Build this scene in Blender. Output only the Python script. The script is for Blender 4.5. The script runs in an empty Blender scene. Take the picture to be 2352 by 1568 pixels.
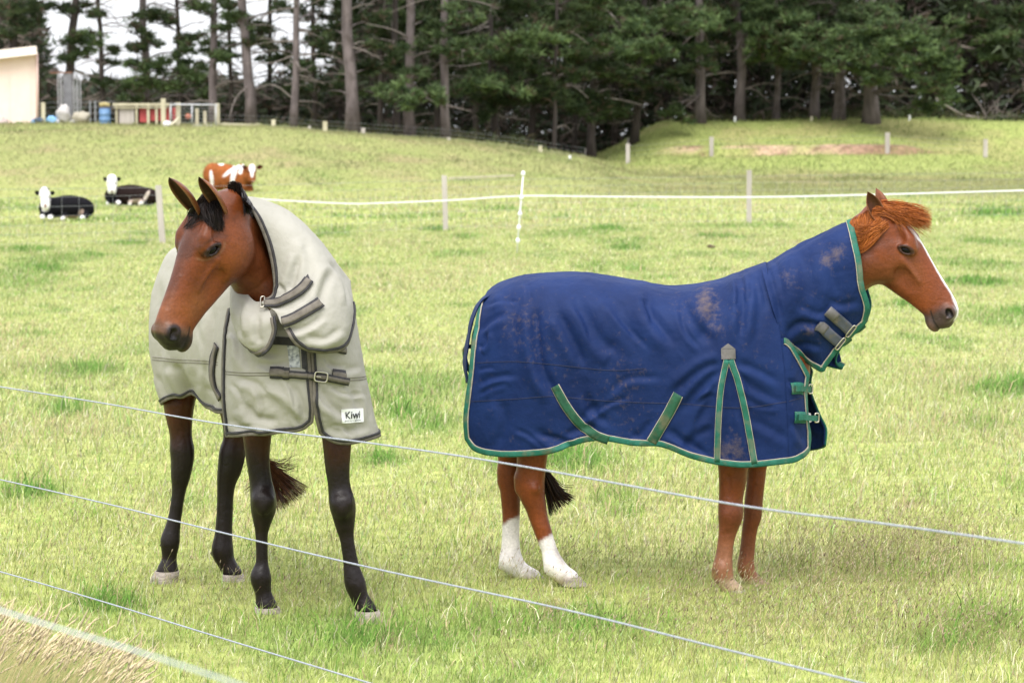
import bpy, bmesh, math, random
import numpy as np
from mathutils import Vector, Matrix
from mathutils.bvhtree import BVHTree

SC = bpy.context.scene
COL = SC.collection
random.seed(7)
RNG = np.random.default_rng(11)

# ------------------------------------------------------------ camera, sky, sun, exposure
CAM = np.array([0.0, 0.0, 2.2])
FPX = 6533.0                      # 100 mm lens on a 2352 px wide frame
PITCH = math.atan(500.0 / FPX)
cam_data = bpy.data.cameras.new('camera')
cam_data.lens = 100.0
cam_data.sensor_width = 36.0
cam_data.clip_start = 0.1
cam_data.clip_end = 3000.0
cam_data.dof.use_dof = True
cam_data.dof.focus_distance = 12.9
cam_data.dof.aperture_fstop = 6.3
cam = bpy.data.objects.new('camera', cam_data)
COL.objects.link(cam)
cam.location = CAM
cam.rotation_euler = (math.pi / 2 - PITCH, 0, 0)
SC.camera = cam

SUN_EL, SUN_ROT = math.radians(58), math.radians(200)
world = bpy.data.worlds.new('World')
SC.world = world
world.use_nodes = True
wn = world.node_tree
wn.nodes.clear()
w_out = wn.nodes.new('ShaderNodeOutputWorld')
w_bg = wn.nodes.new('ShaderNodeBackground')
w_sky = wn.nodes.new('ShaderNodeTexSky')
w_sky.sky_type = 'NISHITA'
w_sky.sun_disc = False
w_sky.sun_elevation = SUN_EL
w_sky.sun_rotation = SUN_ROT
w_sky.dust_density = 1.0
w_sky.air_density = 1.2
w_sky.ozone_density = 1.0
w_hsv = wn.nodes.new('ShaderNodeHueSaturation')      # cloud cover takes the blue out of the sky light
w_hsv.inputs['Saturation'].default_value = 0.16
w_hsv.inputs['Value'].default_value = 1.0
w_bg.inputs['Strength'].default_value = 0.15
wn.links.new(w_sky.outputs['Color'], w_hsv.inputs['Color'])
w_mix = wn.nodes.new('ShaderNodeMixRGB')             # an even, bright cloud deck over the clear sky
w_mix.inputs['Fac'].default_value = 0.72
w_mix.inputs['Color2'].default_value = (5.6, 5.75, 6.1, 1)
wn.links.new(w_hsv.outputs['Color'], w_mix.inputs['Color1'])
# an overcast sky is brightest overhead
w_tc = wn.nodes.new('ShaderNodeTexCoord'); w_sep = wn.nodes.new('ShaderNodeSeparateXYZ'); w_mr = wn.nodes.new('ShaderNodeMapRange')
w_mr.inputs['From Min'].default_value = 0.0; w_mr.inputs['From Max'].default_value = 1.0
w_mr.inputs['To Min'].default_value = 0.60; w_mr.inputs['To Max'].default_value = 1.45
w_sc = wn.nodes.new('ShaderNodeVectorMath'); w_sc.operation = 'SCALE'
wn.links.new(w_tc.outputs['Generated'], w_sep.inputs['Vector']); wn.links.new(w_sep.outputs['Z'], w_mr.inputs['Value'])
wn.links.new(w_mix.outputs['Color'], w_sc.inputs[0]); wn.links.new(w_mr.outputs['Result'], w_sc.inputs['Scale'])
wn.links.new(w_sc.outputs['Vector'], w_bg.inputs['Color'])
wn.links.new(w_bg.outputs['Background'], w_out.inputs['Surface'])

sun_data = bpy.data.lights.new('sun', 'SUN')
sun_data.energy = 1.4
sun_data.angle = math.radians(40)
sun_data.color = (1.0, 0.965, 0.91)
sun = bpy.data.objects.new('sun', sun_data)
COL.objects.link(sun)
# towards the sun: behind the camera, a little to the left
_sd = Vector((-0.30 * math.cos(SUN_EL), -0.95 * math.cos(SUN_EL), math.sin(SUN_EL)))
sun.rotation_euler = _sd.to_track_quat('Z', 'Y').to_euler()

SC.view_settings.view_transform = 'Standard'
SC.view_settings.look = 'None'
SC.view_settings.exposure = 1.25
SC.view_settings.gamma = 1.0
SC.view_settings.use_curve_mapping = False
SC.cycles.max_bounces = 6
SC.cycles.transparent_max_bounces = 4
SC.cycles.use_denoising = True

# ------------------------------------------------------------ helpers: pixels, noise, meshes, tags
_cp, _sp = math.cos(PITCH), math.sin(PITCH)
def ray(px, py):
    """direction through a point of the photograph (2352 px wide)"""
    a = (px - 1176.0) / FPX
    b = (784.0 - py) / FPX
    return np.array([a, _cp + b * _sp, -_sp + b * _cp])

def at(px, py, Y):
    r = ray(px, py)
    return CAM + r * (Y / r[1])

def proj(P):
    d = np.asarray(P, float) - CAM
    f = d[..., 1] * _cp - d[..., 2] * _sp
    u = d[..., 1] * _sp + d[..., 2] * _cp
    return np.stack([1176.0 + FPX * d[..., 0] / f, 784.0 - FPX * u / f], -1)

def on_ground(px, Y):
    x = (px - 1176.0) / FPX * Y
    return np.array([x, Y, float(ground_z(x, Y))])

def _hash(ix, iy, iz, s):
    h = (ix * 374761393 + iy * 668265263 + iz * 2147483647 + s * 974634599) & 0xFFFFFFFF
    h = ((h ^ (h >> 13)) * 1274126177) & 0xFFFFFFFF
    return ((h ^ (h >> 16)) & 0xFFFF) / 65535.0

def vnoise(P, scale=1.0, seed=0):
    """smooth value noise, -1..1, for an (..., 3) array"""
    Q = np.asarray(P, float) * scale
    i = np.floor(Q).astype(np.int64)
    f = Q - i
    f = f * f * (3 - 2 * f)
    r = 0
    for dx in (0, 1):
        wx = f[..., 0] if dx else 1 - f[..., 0]
        for dy in (0, 1):
            wy = f[..., 1] if dy else 1 - f[..., 1]
            for dz in (0, 1):
                wz = f[..., 2] if dz else 1 - f[..., 2]
                r = r + wx * wy * wz * _hash(i[..., 0] + dx, i[..., 1] + dy, i[..., 2] + dz, seed)
    return r * 2 - 1

def fbm(P, scale=1.0, octv=3, seed=0):
    r, a, n = 0, 1.0, 0
    for k in range(octv):
        r = r + a * vnoise(P, scale * 2 ** k, seed + k)
        n += a
        a *= 0.5
    return r / n

def sstep(a, b, x):
    t = np.clip((x - a) / (b - a), 0, 1)
    return t * t * (3 - 2 * t)

def unit(v):
    v = np.asarray(v, float)
    return v / np.maximum(np.linalg.norm(v, axis=-1, keepdims=True), 1e-12)

def new_mesh(name, V, loops, counts, mat=None, smooth=True, cols=None, cname='col'):
    """V (n,3), flat loop indices, face sizes -> mesh data"""
    me = bpy.data.meshes.new(name)
    V = np.asarray(V, np.float32)
    loops = np.asarray(loops, np.int32).ravel()
    counts = np.asarray(counts, np.int32)
    me.vertices.add(len(V))
    me.vertices.foreach_set('co', V.ravel())
    me.loops.add(len(loops))
    me.loops.foreach_set('vertex_index', loops)
    me.polygons.add(len(counts))
    starts = np.concatenate([[0], np.cumsum(counts)[:-1]]).astype(np.int32)
    me.polygons.foreach_set('loop_start', starts)
    me.polygons.foreach_set('loop_total', counts)
    me.polygons.foreach_set('use_smooth', np.full(len(counts), smooth, bool))
    me.update(calc_edges=True)
    if cols is not None:
        a = me.color_attributes.new(cname, 'FLOAT_COLOR', 'POINT')
        c = np.ones((len(V), 4), np.float32)
        c[:, :cols.shape[1]] = cols
        a.data.foreach_set('color', c.ravel())
    if mat is not None:
        me.materials.append(mat)
    return me

def link(name, me, parent=None):
    o = bpy.data.objects.new(name, me)
    COL.objects.link(o)
    if parent is not None:
        o.parent = parent
    return o

def tag(o, label=None, cat=None, group=None, kind=None):
    if label: o['label'] = label
    if cat: o['category'] = cat
    if group: o['group'] = group
    if kind: o['kind'] = kind
    return o

def empty(name, loc=(0, 0, 0), rz=0.0):
    o = bpy.data.objects.new(name, None)
    o.empty_display_size = 0.2
    o.location = loc
    o.rotation_euler = (0, 0, rz)
    COL.objects.link(o)
    return o

def rebase(root):
    """children were built in world coordinates: keep them there although the root stands at its base"""
    inv = Matrix.Translation(root.location).inverted()
    for c in root.children:
        c.matrix_parent_inverse = inv

class MB:
    """collects shapes into one mesh"""
    def __init__(s):
        s.v, s.l, s.c, s.n, s.col = [], [], [], 0, []
    def add(s, V, F, col=None):
        V = np.asarray(V, float).reshape(-1, 3)
        for f in F:
            s.l.extend(int(i) + s.n for i in f)
            s.c.append(len(f))
        s.v.append(V)
        s.n += len(V)
        s.col.append(np.tile(np.asarray(col if col is not None else (1, 1, 1), float), (len(V), 1)))
    def addq(s, V, Q, cols=None):
        """arrays of quads (m,4) or triangles (m,3)"""
        V = np.asarray(V, float).reshape(-1, 3)
        Q = np.asarray(Q, int)
        s.l.extend((Q + s.n).ravel().tolist())
        s.c.extend([Q.shape[1]] * len(Q))
        s.v.append(V)
        s.n += len(V)
        s.col.append(np.ones((len(V), 3)) if cols is None else np.asarray(cols, float))
    def box(s, c, size, R=None, col=None, taper=1.0):
        sx, sy, sz = [q / 2 for q in size]
        V = np.array([[x * sx * (taper if z > 0 else 1), y * sy * (taper if z > 0 else 1), z * sz]
                      for z in (-1, 1) for x, y in ((-1, -1), (1, -1), (1, 1), (-1, 1))])
        if R is not None:
            V = V @ np.asarray(R).T
        s.add(V + np.asarray(c, float), [(3, 2, 1, 0), (4, 5, 6, 7), (0, 1, 5, 4), (1, 2, 6, 5), (2, 3, 7, 6), (3, 0, 4, 7)], col)
    def beam(s, a, b, w, h, col=None):
        """a rectangular bar from a to b"""
        a, b = np.asarray(a, float), np.asarray(b, float)
        d = b - a
        L = np.linalg.norm(d)
        z = d / L
        up = np.array([0, 0, 1.0]) if abs(z[2]) < 0.9 else np.array([0, 1.0, 0])
        x = unit(np.cross(up, z)); y = np.cross(z, x)
        s.box((a + b) / 2, (w, h, L), np.stack([x, y, z], 1), col)
    def tube(s, pts, rad, n=8, cap=True, col=None):
        pts = np.asarray(pts, float)
        m = len(pts)
        rad = np.broadcast_to(np.asarray(rad, float), (m,))
        T = unit(np.gradient(pts, axis=0))
        ref = np.array([0, 0, 1.0]) if abs(T[0][2]) < 0.9 else np.array([1.0, 0, 0])
        x = unit(np.cross(ref, T[0]))
        V = []
        ang = np.arange(n) * 2 * math.pi / n
        for i in range(m):
            x = unit(x - T[i] * np.dot(x, T[i]))
            y = np.cross(T[i], x)
            V.append(pts[i] + rad[i] * (np.cos(ang)[:, None] * x + np.sin(ang)[:, None] * y))
        F = []
        for i in range(m - 1):
            for k in range(n):
                F.append((i * n + k, i * n + (k + 1) % n, (i + 1) * n + (k + 1) % n, (i + 1) * n + k))
        if cap:
            F.append(tuple(range(n))[::-1])
            F.append(tuple((m - 1) * n + k for k in range(n)))
        s.add(np.concatenate(V), F, col)
    def ball(s, c, r, nu=10, nv=7, R=None, col=None):
        r = np.broadcast_to(np.asarray(r, float), (3,))
        V, F = [], []
        for j in range(nv + 1):
            th = math.pi * j / nv
            for i in range(nu):
                ph = 2 * math.pi * i / nu
                V.append((math.sin(th) * math.cos(ph) * r[0], math.sin(th) * math.sin(ph) * r[1], math.cos(th) * r[2]))
        V = np.array(V)
        if R is not None:
            V = V @ np.asarray(R).T
        for j in range(nv):
            for i in range(nu):
                F.append((j * nu + i, (j + 1) * nu + i, (j + 1) * nu + (i + 1) % nu, j * nu + (i + 1) % nu))
        s.add(V + np.asarray(c, float), F, col)
    def mesh(s, name, mat=None, smooth=True, cols=False):
        return new_mesh(name, np.concatenate(s.v), s.l, s.c, mat, smooth, np.concatenate(s.col) if cols else None)
    def build(s, name, mat=None, parent=None, smooth=False, cols=False):
        return link(name, s.mesh(name, mat, smooth, cols), parent)

def catmull(P, n):
    """(m, ...) control points -> n points through them"""
    P = np.asarray(P, float)
    m = len(P)
    t = np.linspace(0, m - 1, n)
    i = np.clip(np.floor(t).astype(int), 0, m - 2)
    f = (t - i).reshape((-1,) + (1,) * (P.ndim - 1))
    Pe = np.concatenate([(2 * P[0] - P[1])[None], P, (2 * P[-1] - P[-2])[None]])
    p0, p1, p2, p3 = Pe[i], Pe[i + 1], Pe[i + 2], Pe[i + 3]
    return 0.5 * (2 * p1 + (p2 - p0) * f + (2 * p0 - 5 * p1 + 4 * p2 - p3) * f ** 2 + (3 * p1 - p0 - 3 * p2 + p3) * f ** 3)

# ------------------------------------------------------------ materials
def mat(name):
    m = bpy.data.materials.new(name)
    m.use_nodes = True
    nt = m.node_tree
    b = nt.nodes.get('Principled BSDF')
    return m, nt, b

def noise_col(name, c1, c2, scale=8.0, rough=0.8, detail=4.0, bump=0.0, bscale=None, sheen=0.0, attr=None, mix=1.0,
              stretch=None, spec=None, metallic=0.0, c3=None, scale3=1.0, coords='Object'):
    """two colours mixed by noise, optional vertex colour multiply, optional bump"""
    m, nt, b = mat(name)
    N, L = nt.nodes, nt.links
    tc = N.new('ShaderNodeTexCoord')
    mp = N.new('ShaderNodeMapping')
    if stretch: mp.inputs['Scale'].default_value = stretch
    L.new(tc.outputs[coords], mp.inputs['Vector'])
    ns = N.new('ShaderNodeTexNoise')
    ns.inputs['Scale'].default_value = scale
    ns.inputs['Detail'].default_value = detail
    L.new(mp.outputs['Vector'], ns.inputs['Vector'])
    rp = N.new('ShaderNodeValToRGB')
    rp.color_ramp.elements[0].position = 0.32
    rp.color_ramp.elements[1].position = 0.68
    rp.color_ramp.elements[0].color = (*c1, 1)
    rp.color_ramp.elements[1].color = (*c2, 1)
    L.new(ns.outputs['Fac'], rp.inputs['Fac'])
    out = rp.outputs['Color']
    if c3 is not None:
        n3 = N.new('ShaderNodeTexNoise')
        n3.inputs['Scale'].default_value = scale3
        n3.inputs['Detail'].default_value = 3
        L.new(tc.outputs[coords], n3.inputs['Vector'])
        r3 = N.new('ShaderNodeValToRGB')
        r3.color_ramp.elements[0].position = 0.52
        r3.color_ramp.elements[1].position = 0.7
        L.new(n3.outputs['Fac'], r3.inputs['Fac'])
        mx = N.new('ShaderNodeMixRGB')
        L.new(r3.outputs['Color'], mx.inputs['Fac'])
        L.new(out, mx.inputs['Color1'])
        mx.inputs['Color2'].default_value = (*c3, 1)
        out = mx.outputs['Color']
    if attr:
        at_ = N.new('ShaderNodeVertexColor')
        at_.layer_name = attr
        mu = N.new('ShaderNodeMixRGB')
        mu.blend_type = 'MULTIPLY'
        mu.inputs['Fac'].default_value = mix
        L.new(out, mu.inputs['Color1'])
        L.new(at_.outputs['Color'], mu.inputs['Color2'])
        out = mu.outputs['Color']
    L.new(out, b.inputs['Base Color'])
    b.inputs['Roughness'].default_value = rough
    b.inputs['Metallic'].default_value = metallic
    if spec is not None: b.inputs['Specular IOR Level'].default_value = spec
    if sheen:
        b.inputs['Sheen Weight'].default_value = sheen
        b.inputs['Sheen Roughness'].default_value = 0.4
    if bump:
        bn = N.new('ShaderNodeTexNoise')
        bn.inputs['Scale'].default_value = bscale or scale * 3
        bn.inputs['Detail'].default_value = 3
        L.new(mp.outputs['Vector'], bn.inputs['Vector'])
        bp = N.new('ShaderNodeBump')
        bp.inputs['Strength'].default_value = bump
        bp.inputs['Distance'].default_value = 0.02
        L.new(bn.outputs['Fac'], bp.inputs['Height'])
        L.new(bp.outputs['Normal'], b.inputs['Normal'])
    return m

def coat_mat(name, rough=0.40, bump=0.12):
    """animal coat: colour from the mesh (coat markings, with some highlight painted in), fine hair noise, soft sheen"""
    m, nt, b = mat(name)
    N, L = nt.nodes, nt.links
    vc = N.new('ShaderNodeVertexColor'); vc.layer_name = 'col'
    tc = N.new('ShaderNodeTexCoord')
    n1 = N.new('ShaderNodeTexNoise'); n1.inputs['Scale'].default_value = 90; n1.inputs['Detail'].default_value = 4
    L.new(tc.outputs['Object'], n1.inputs['Vector'])
    n2 = N.new('ShaderNodeTexNoise'); n2.inputs['Scale'].default_value = 9; n2.inputs['Detail'].default_value = 5
    L.new(tc.outputs['Object'], n2.inputs['Vector'])
    mr = N.new('ShaderNodeMapRange')
    mr.inputs['From Min'].default_value = 0.3; mr.inputs['From Max'].default_value = 0.7
    mr.inputs['To Min'].default_value = 0.86; mr.inputs['To Max'].default_value = 1.14
    L.new(n1.outputs['Fac'], mr.inputs['Value'])
    m2 = N.new('ShaderNodeMapRange')
    m2.inputs['From Min'].default_value = 0.3; m2.inputs['From Max'].default_value = 0.7
    m2.inputs['To Min'].default_value = 0.62; m2.inputs['To Max'].default_value = 0.98
    L.new(n2.outputs['Fac'], m2.inputs['Value'])
    mm = N.new('ShaderNodeMath'); mm.operation = 'MULTIPLY'
    L.new(mr.outputs['Result'], mm.inputs[0]); L.new(m2.outputs['Result'], mm.inputs[1])
    vm = N.new('ShaderNodeVectorMath'); vm.operation = 'SCALE'
    L.new(vc.outputs['Color'], vm.inputs[0]); L.new(mm.outputs['Value'], vm.inputs['Scale'])
    L.new(vm.outputs['Vector'], b.inputs['Base Color'])
    b.inputs['Roughness'].default_value = rough
    b.inputs['Specular IOR Level'].default_value = 0.26
    bp = N.new('ShaderNodeBump'); bp.inputs['Strength'].default_value = bump; bp.inputs['Distance'].default_value = 0.01
    n3 = N.new('ShaderNodeTexNoise'); n3.inputs['Scale'].default_value = 160; n3.inputs['Detail'].default_value = 2
    L.new(tc.outputs['Object'], n3.inputs['Vector'])
    L.new(n3.outputs['Fac'], bp.inputs['Height'])
    n4 = N.new('ShaderNodeTexNoise'); n4.inputs['Scale'].default_value = 26; n4.inputs['Detail'].default_value = 5; n4.inputs['Distortion'].default_value = .6
    L.new(tc.outputs['Object'], n4.inputs['Vector'])
    b4 = N.new('ShaderNodeBump'); b4.inputs['Strength'].default_value = .22; b4.inputs['Distance'].default_value = .02
    L.new(n4.outputs['Fac'], b4.inputs['Height']); L.new(b4.outputs['Normal'], bp.inputs['Normal'])
    L.new(bp.outputs['Normal'], b.inputs['Normal'])
    return m

def cloth_mat(name, c1, c2, cmud, rough=0.7, weave=900.0, sheen=0.0):
    """woven rug cloth: slight tone variation, weave bump, dried mud where the 'col' layer's red says so"""
    m, nt, b = mat(name)
    N, L = nt.nodes, nt.links
    tc = N.new('ShaderNodeTexCoord')
    n1 = N.new('ShaderNodeTexNoise'); n1.inputs['Scale'].default_value = 5; n1.inputs['Detail'].default_value = 6
    L.new(tc.outputs['Object'], n1.inputs['Vector'])
    rp = N.new('ShaderNodeValToRGB')
    rp.color_ramp.elements[0].position = 0.3; rp.color_ramp.elements[1].position = 0.7
    rp.color_ramp.elements[0].color = (*c1, 1); rp.color_ramp.elements[1].color = (*c2, 1)
    L.new(n1.outputs['Fac'], rp.inputs['Fac'])
    vc = N.new('ShaderNodeVertexColor'); vc.layer_name = 'col'
    sp = N.new('ShaderNodeSeparateColor')
    L.new(vc.outputs['Color'], sp.inputs['Color'])
    n2 = N.new('ShaderNodeTexNoise'); n2.inputs['Scale'].default_value = 38; n2.inputs['Detail'].default_value = 6
    n2.inputs['Roughness'].default_value = 0.7
    L.new(tc.outputs['Object'], n2.inputs['Vector'])
    # mud = smoothstep(noise - (1 - amount))
    ad = N.new('ShaderNodeMath'); ad.operation = 'ADD'
    L.new(n2.outputs['Fac'], ad.inputs[0]); L.new(sp.outputs['Red'], ad.inputs[1])
    mr = N.new('ShaderNodeMapRange')
    mr.inputs['From Min'].default_value = 0.75; mr.inputs['From Max'].default_value = 1.5
    L.new(ad.outputs['Value'], mr.inputs['Value'])
    mx = N.new('ShaderNodeMixRGB')
    L.new(mr.outputs['Result'], mx.inputs['Fac'])
    L.new(rp.outputs['Color'], mx.inputs['Color1'])
    mx.inputs['Color2'].default_value = (*cmud, 1)
    L.new(mx.outputs['Color'], b.inputs['Base Color'])
    b.inputs['Roughness'].default_value = rough
    b.inputs['Specular IOR Level'].default_value = 0.14
    b.inputs['Sheen Weight'].default_value = sheen
    b.inputs['Sheen Roughness'].default_value = 0.35
    n3 = N.new('ShaderNodeTexNoise'); n3.inputs['Scale'].default_value = 28; n3.inputs['Detail'].default_value = 5
    L.new(tc.outputs['Object'], n3.inputs['Vector'])
    wv = N.new('ShaderNodeTexNoise'); wv.inputs['Scale'].default_value = weave * 0.35; wv.inputs['Detail'].default_value = 1
    L.new(tc.outputs['Object'], wv.inputs['Vector'])
    b1 = N.new('ShaderNodeBump'); b1.inputs['Strength'].default_value = 0.16; b1.inputs['Distance'].default_value = 0.02
    L.new(n3.outputs['Fac'], b1.inputs['Height'])
    b2 = N.new('ShaderNodeBump'); b2.inputs['Strength'].default_value = 0.25; b2.inputs['Distance'].default_value = 0.004
    L.new(wv.outputs['Fac'], b2.inputs['Height']); L.new(b1.outputs['Normal'], b2.inputs['Normal'])
    L.new(b2.outputs['Normal'], b.inputs['Normal'])
    return m
# ------------------------------------------------------------ smooth solid bodies: blended shapes turned into one skin
class Field:
    def __init__(s, lo, hi, res):
        s.lo = np.asarray(lo, float); s.res = res
        s.n = np.ceil((np.asarray(hi) - s.lo) / res).astype(int) + 1
        s.d = np.full(s.n, 0.5, np.float32)
    def _sub(s, lo, hi):
        a = np.maximum(np.floor((np.asarray(lo) - s.lo) / s.res).astype(int), 0)
        b = np.minimum(np.ceil((np.asarray(hi) - s.lo) / s.res).astype(int) + 1, s.n)
        if np.any(b <= a): return None, None
        g = [s.lo[k] + s.res * np.arange(a[k], b[k]) for k in range(3)]
        P = np.stack(np.meshgrid(*g, indexing='ij'), -1)
        return tuple(slice(a[k], b[k]) for k in range(3)), P
    def _join(s, sl, d, k):
        o = s.d[sl]
        h = np.maximum(k - np.abs(o - d), 0) / max(k, 1e-6)
        s.d[sl] = np.minimum(o, d) - h * h * k * 0.25
    def _cut(s, sl, d, k):
        o = s.d[sl]
        h = np.maximum(k - np.abs(o + d), 0) / max(k, 1e-6)
        s.d[sl] = np.maximum(o, -d) + h * h * k * 0.25
    def cone(s, a, b, ra, rb, k=0.02, cut=False):
        a, b = np.asarray(a, float), np.asarray(b, float)
        m = max(ra, rb) + k + 2 * s.res
        sl, P = s._sub(np.minimum(a, b) - m, np.maximum(a, b) + m)
        if sl is None: return
        ab = b - a
        t = np.clip(((P - a) @ ab) / max(ab @ ab, 1e-9), 0, 1)
        d = np.linalg.norm(P - a - t[..., None] * ab, axis=-1) - (ra + (rb - ra) * t)
        (s._cut if cut else s._join)(sl, d, k)
    def chain(s, pts, k=0.02):
        if len(pts) > 5:
            A = catmull(np.array([np.append(p, r) for p, r in pts]), len(pts) * 3)
            pts = [(a[:3], a[3]) for a in A]
        A = np.array([p for p, r in pts]); r_ = np.array([r for p, r in pts])
        m = r_.max() + k + 2 * s.res
        sl, P = s._sub(A.min(0) - m, A.max(0) + m)
        if sl is None: return
        best = np.full(P.shape[:3], 9.0)
        for (p, r), (q, t) in zip(pts[:-1], pts[1:]):
            p, q = np.asarray(p, float), np.asarray(q, float); ab = q - p
            w = np.clip(((P - p) @ ab) / max(ab @ ab, 1e-9), 0, 1)
            best = np.minimum(best, np.linalg.norm(P - p - w[..., None] * ab, axis=-1) - (r + (t - r) * w))
        s._join(sl, best, k)
    def ell(s, c, r, R=None, k=0.03, cut=False):
        """ellipsoid, columns of R = its axes"""
        c, r = np.asarray(c, float), np.asarray(r, float)
        m = r.max() + k + 2 * s.res
        sl, P = s._sub(c - m, c + m)
        if sl is None: return
        q = P - c
        if R is not None: q = q @ np.asarray(R)
        k0 = np.linalg.norm(q / r, axis=-1)
        k1 = np.linalg.norm(q / (r * r), axis=-1)
        d = k0 * (k0 - 1) / np.maximum(k1, 1e-6)
        (s._cut if cut else s._join)(sl, d, k)
    def loft(s, O, R, sc, st, k=0.03, p=2.3):
        """stations (t, top, bottom, half width) along axis 0 of R; axis 1 is lateral, axis 2 is up"""
        st = np.asarray(st, float)
        t0, t1 = st[0, 0], st[-1, 0]
        big = sc * max(abs(st[:, 1:]).max(), 0.1) + k + 0.02
        e = np.array([O + R[:, 0] * sc * t0, O + R[:, 0] * sc * t1])
        sl, P = s._sub(e.min(0) - big, e.max(0) + big)
        if sl is None: return
        q = ((P - O) @ R) / sc
        t = q[..., 0]
        top = np.interp(t, st[:, 0], st[:, 1]); bot = np.interp(t, st[:, 0], st[:, 2]); w = np.interp(t, st[:, 0], st[:, 3])
        c, b = (top + bot) / 2, (top - bot) / 2
        f = (np.abs(q[..., 1] / w) ** p + np.abs((q[..., 2] - c) / b) ** p) ** (1 / p) - 1
        d = f * np.minimum(w, b)
        d = np.maximum(d, np.maximum(t0 - t, t - t1)) * sc
        s._join(sl, d, k)
    def half(s, c, n):
        """keep only the side of the plane that n points away from"""
        g = [s.lo[k] + s.res * np.arange(s.n[k]) for k in range(3)]
        P = np.stack(np.meshgrid(*g, indexing='ij'), -1)
        s.d = np.maximum(s.d, ((P - np.asarray(c)) @ np.asarray(n)).astype(np.float32))
    def skin(s, smooth=2):
        """surface nets"""
        d = s.d
        neg = d < 0
        n = d.shape
        cs = np.zeros((n[0] - 1, n[1] - 1, n[2] - 1, 3), np.float32)
        cnt = np.zeros((n[0] - 1, n[1] - 1, n[2] - 1), np.float32)
        cn = [(x, y, z) for x in (0, 1) for y in (0, 1) for z in (0, 1)]
        def v(c): return tuple(slice(c[k], n[k] - 1 + c[k]) for k in range(3))
        for c1 in cn:
            for ax in range(3):
                if c1[ax]: continue
                c2 = list(c1); c2[ax] = 1
                A, B = d[v(c1)], d[v(c2)]
                x = neg[v(c1)] != neg[v(c2)]
                t = np.where(x, A / np.where(x, A - B, 1), 0)
                for k in range(3):
                    cs[..., k] += np.where(x, c1[k] + (t if k == ax else 0), 0)
                cnt += x
        act = cnt > 0
        idx = np.full(act.shape, -1, np.int64)
        ijk = np.argwhere(act)
        idx[act] = np.arange(len(ijk))
        V = (ijk + cs[act] / cnt[act][:, None]) * s.res + s.lo
        Q = []
        for ax in range(3):
            o1, o2 = [(1, 2), (2, 0), (0, 1)][ax]
            a = [slice(1, n[k] - 1) for k in range(3)]; a[ax] = slice(0, n[ax] - 1)
            b = list(a); b[ax] = slice(1, n[ax])
            A, B = neg[tuple(a)], neg[tuple(b)]
            for flip, m in ((False, A & ~B), (True, ~A & B)):
                e = np.argwhere(m)
                if not len(e): continue
                for k in range(3):
                    if k != ax: e[:, k] += 1
                def g(d1, d2):
                    f = e.copy(); f[:, o1] -= d1; f[:, o2] -= d2
                    return idx[f[:, 0], f[:, 1], f[:, 2]]
                q = np.stack([g(1, 1), g(0, 1), g(0, 0), g(1, 0)], 1)
                Q.append(q[:, ::-1] if flip else q)
        Q = np.concatenate(Q)
        E = np.concatenate([Q[:, [0, 1]], Q[:, [1, 2]], Q[:, [2, 3]], Q[:, [3, 0]]])
        deg = np.bincount(E.ravel(), minlength=len(V)).astype(float)
        for it in range(smooth):
            acc = np.zeros_like(V)
            for k in range(3):
                acc[:, k] = np.bincount(E[:, 0], V[E[:, 1], k], len(V)) + np.bincount(E[:, 1], V[E[:, 0], k], len(V))
            V = V * 0.45 + 0.55 * acc / np.maximum(deg, 1)[:, None]
        return V, Q

# head seen from the side: (along the face, brow line above, jaw line below, half width)
HEAD = [(-.19, -.10, -.13, .02), (-.17, -.075, -.17, .045), (-.12, -.04, -.225, .07), (-.05, -.012, -.262, .082), (.02, .003, -.285, .088),
        (.08, .006, -.285, .084), (.13, .004, -.270, .074), (.18, .000, -.248, .063), (.24, -.003, -.224, .053), (.30, -.004, -.198, .047),
        (.36, -.004, -.178, .045), (.41, -.008, -.165, .048), (.445, -.018, -.155, .047), (.468, -.036, -.142, .040), (.483, -.066, -.122, .026), (.489, -.085, -.105, .012)]

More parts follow.
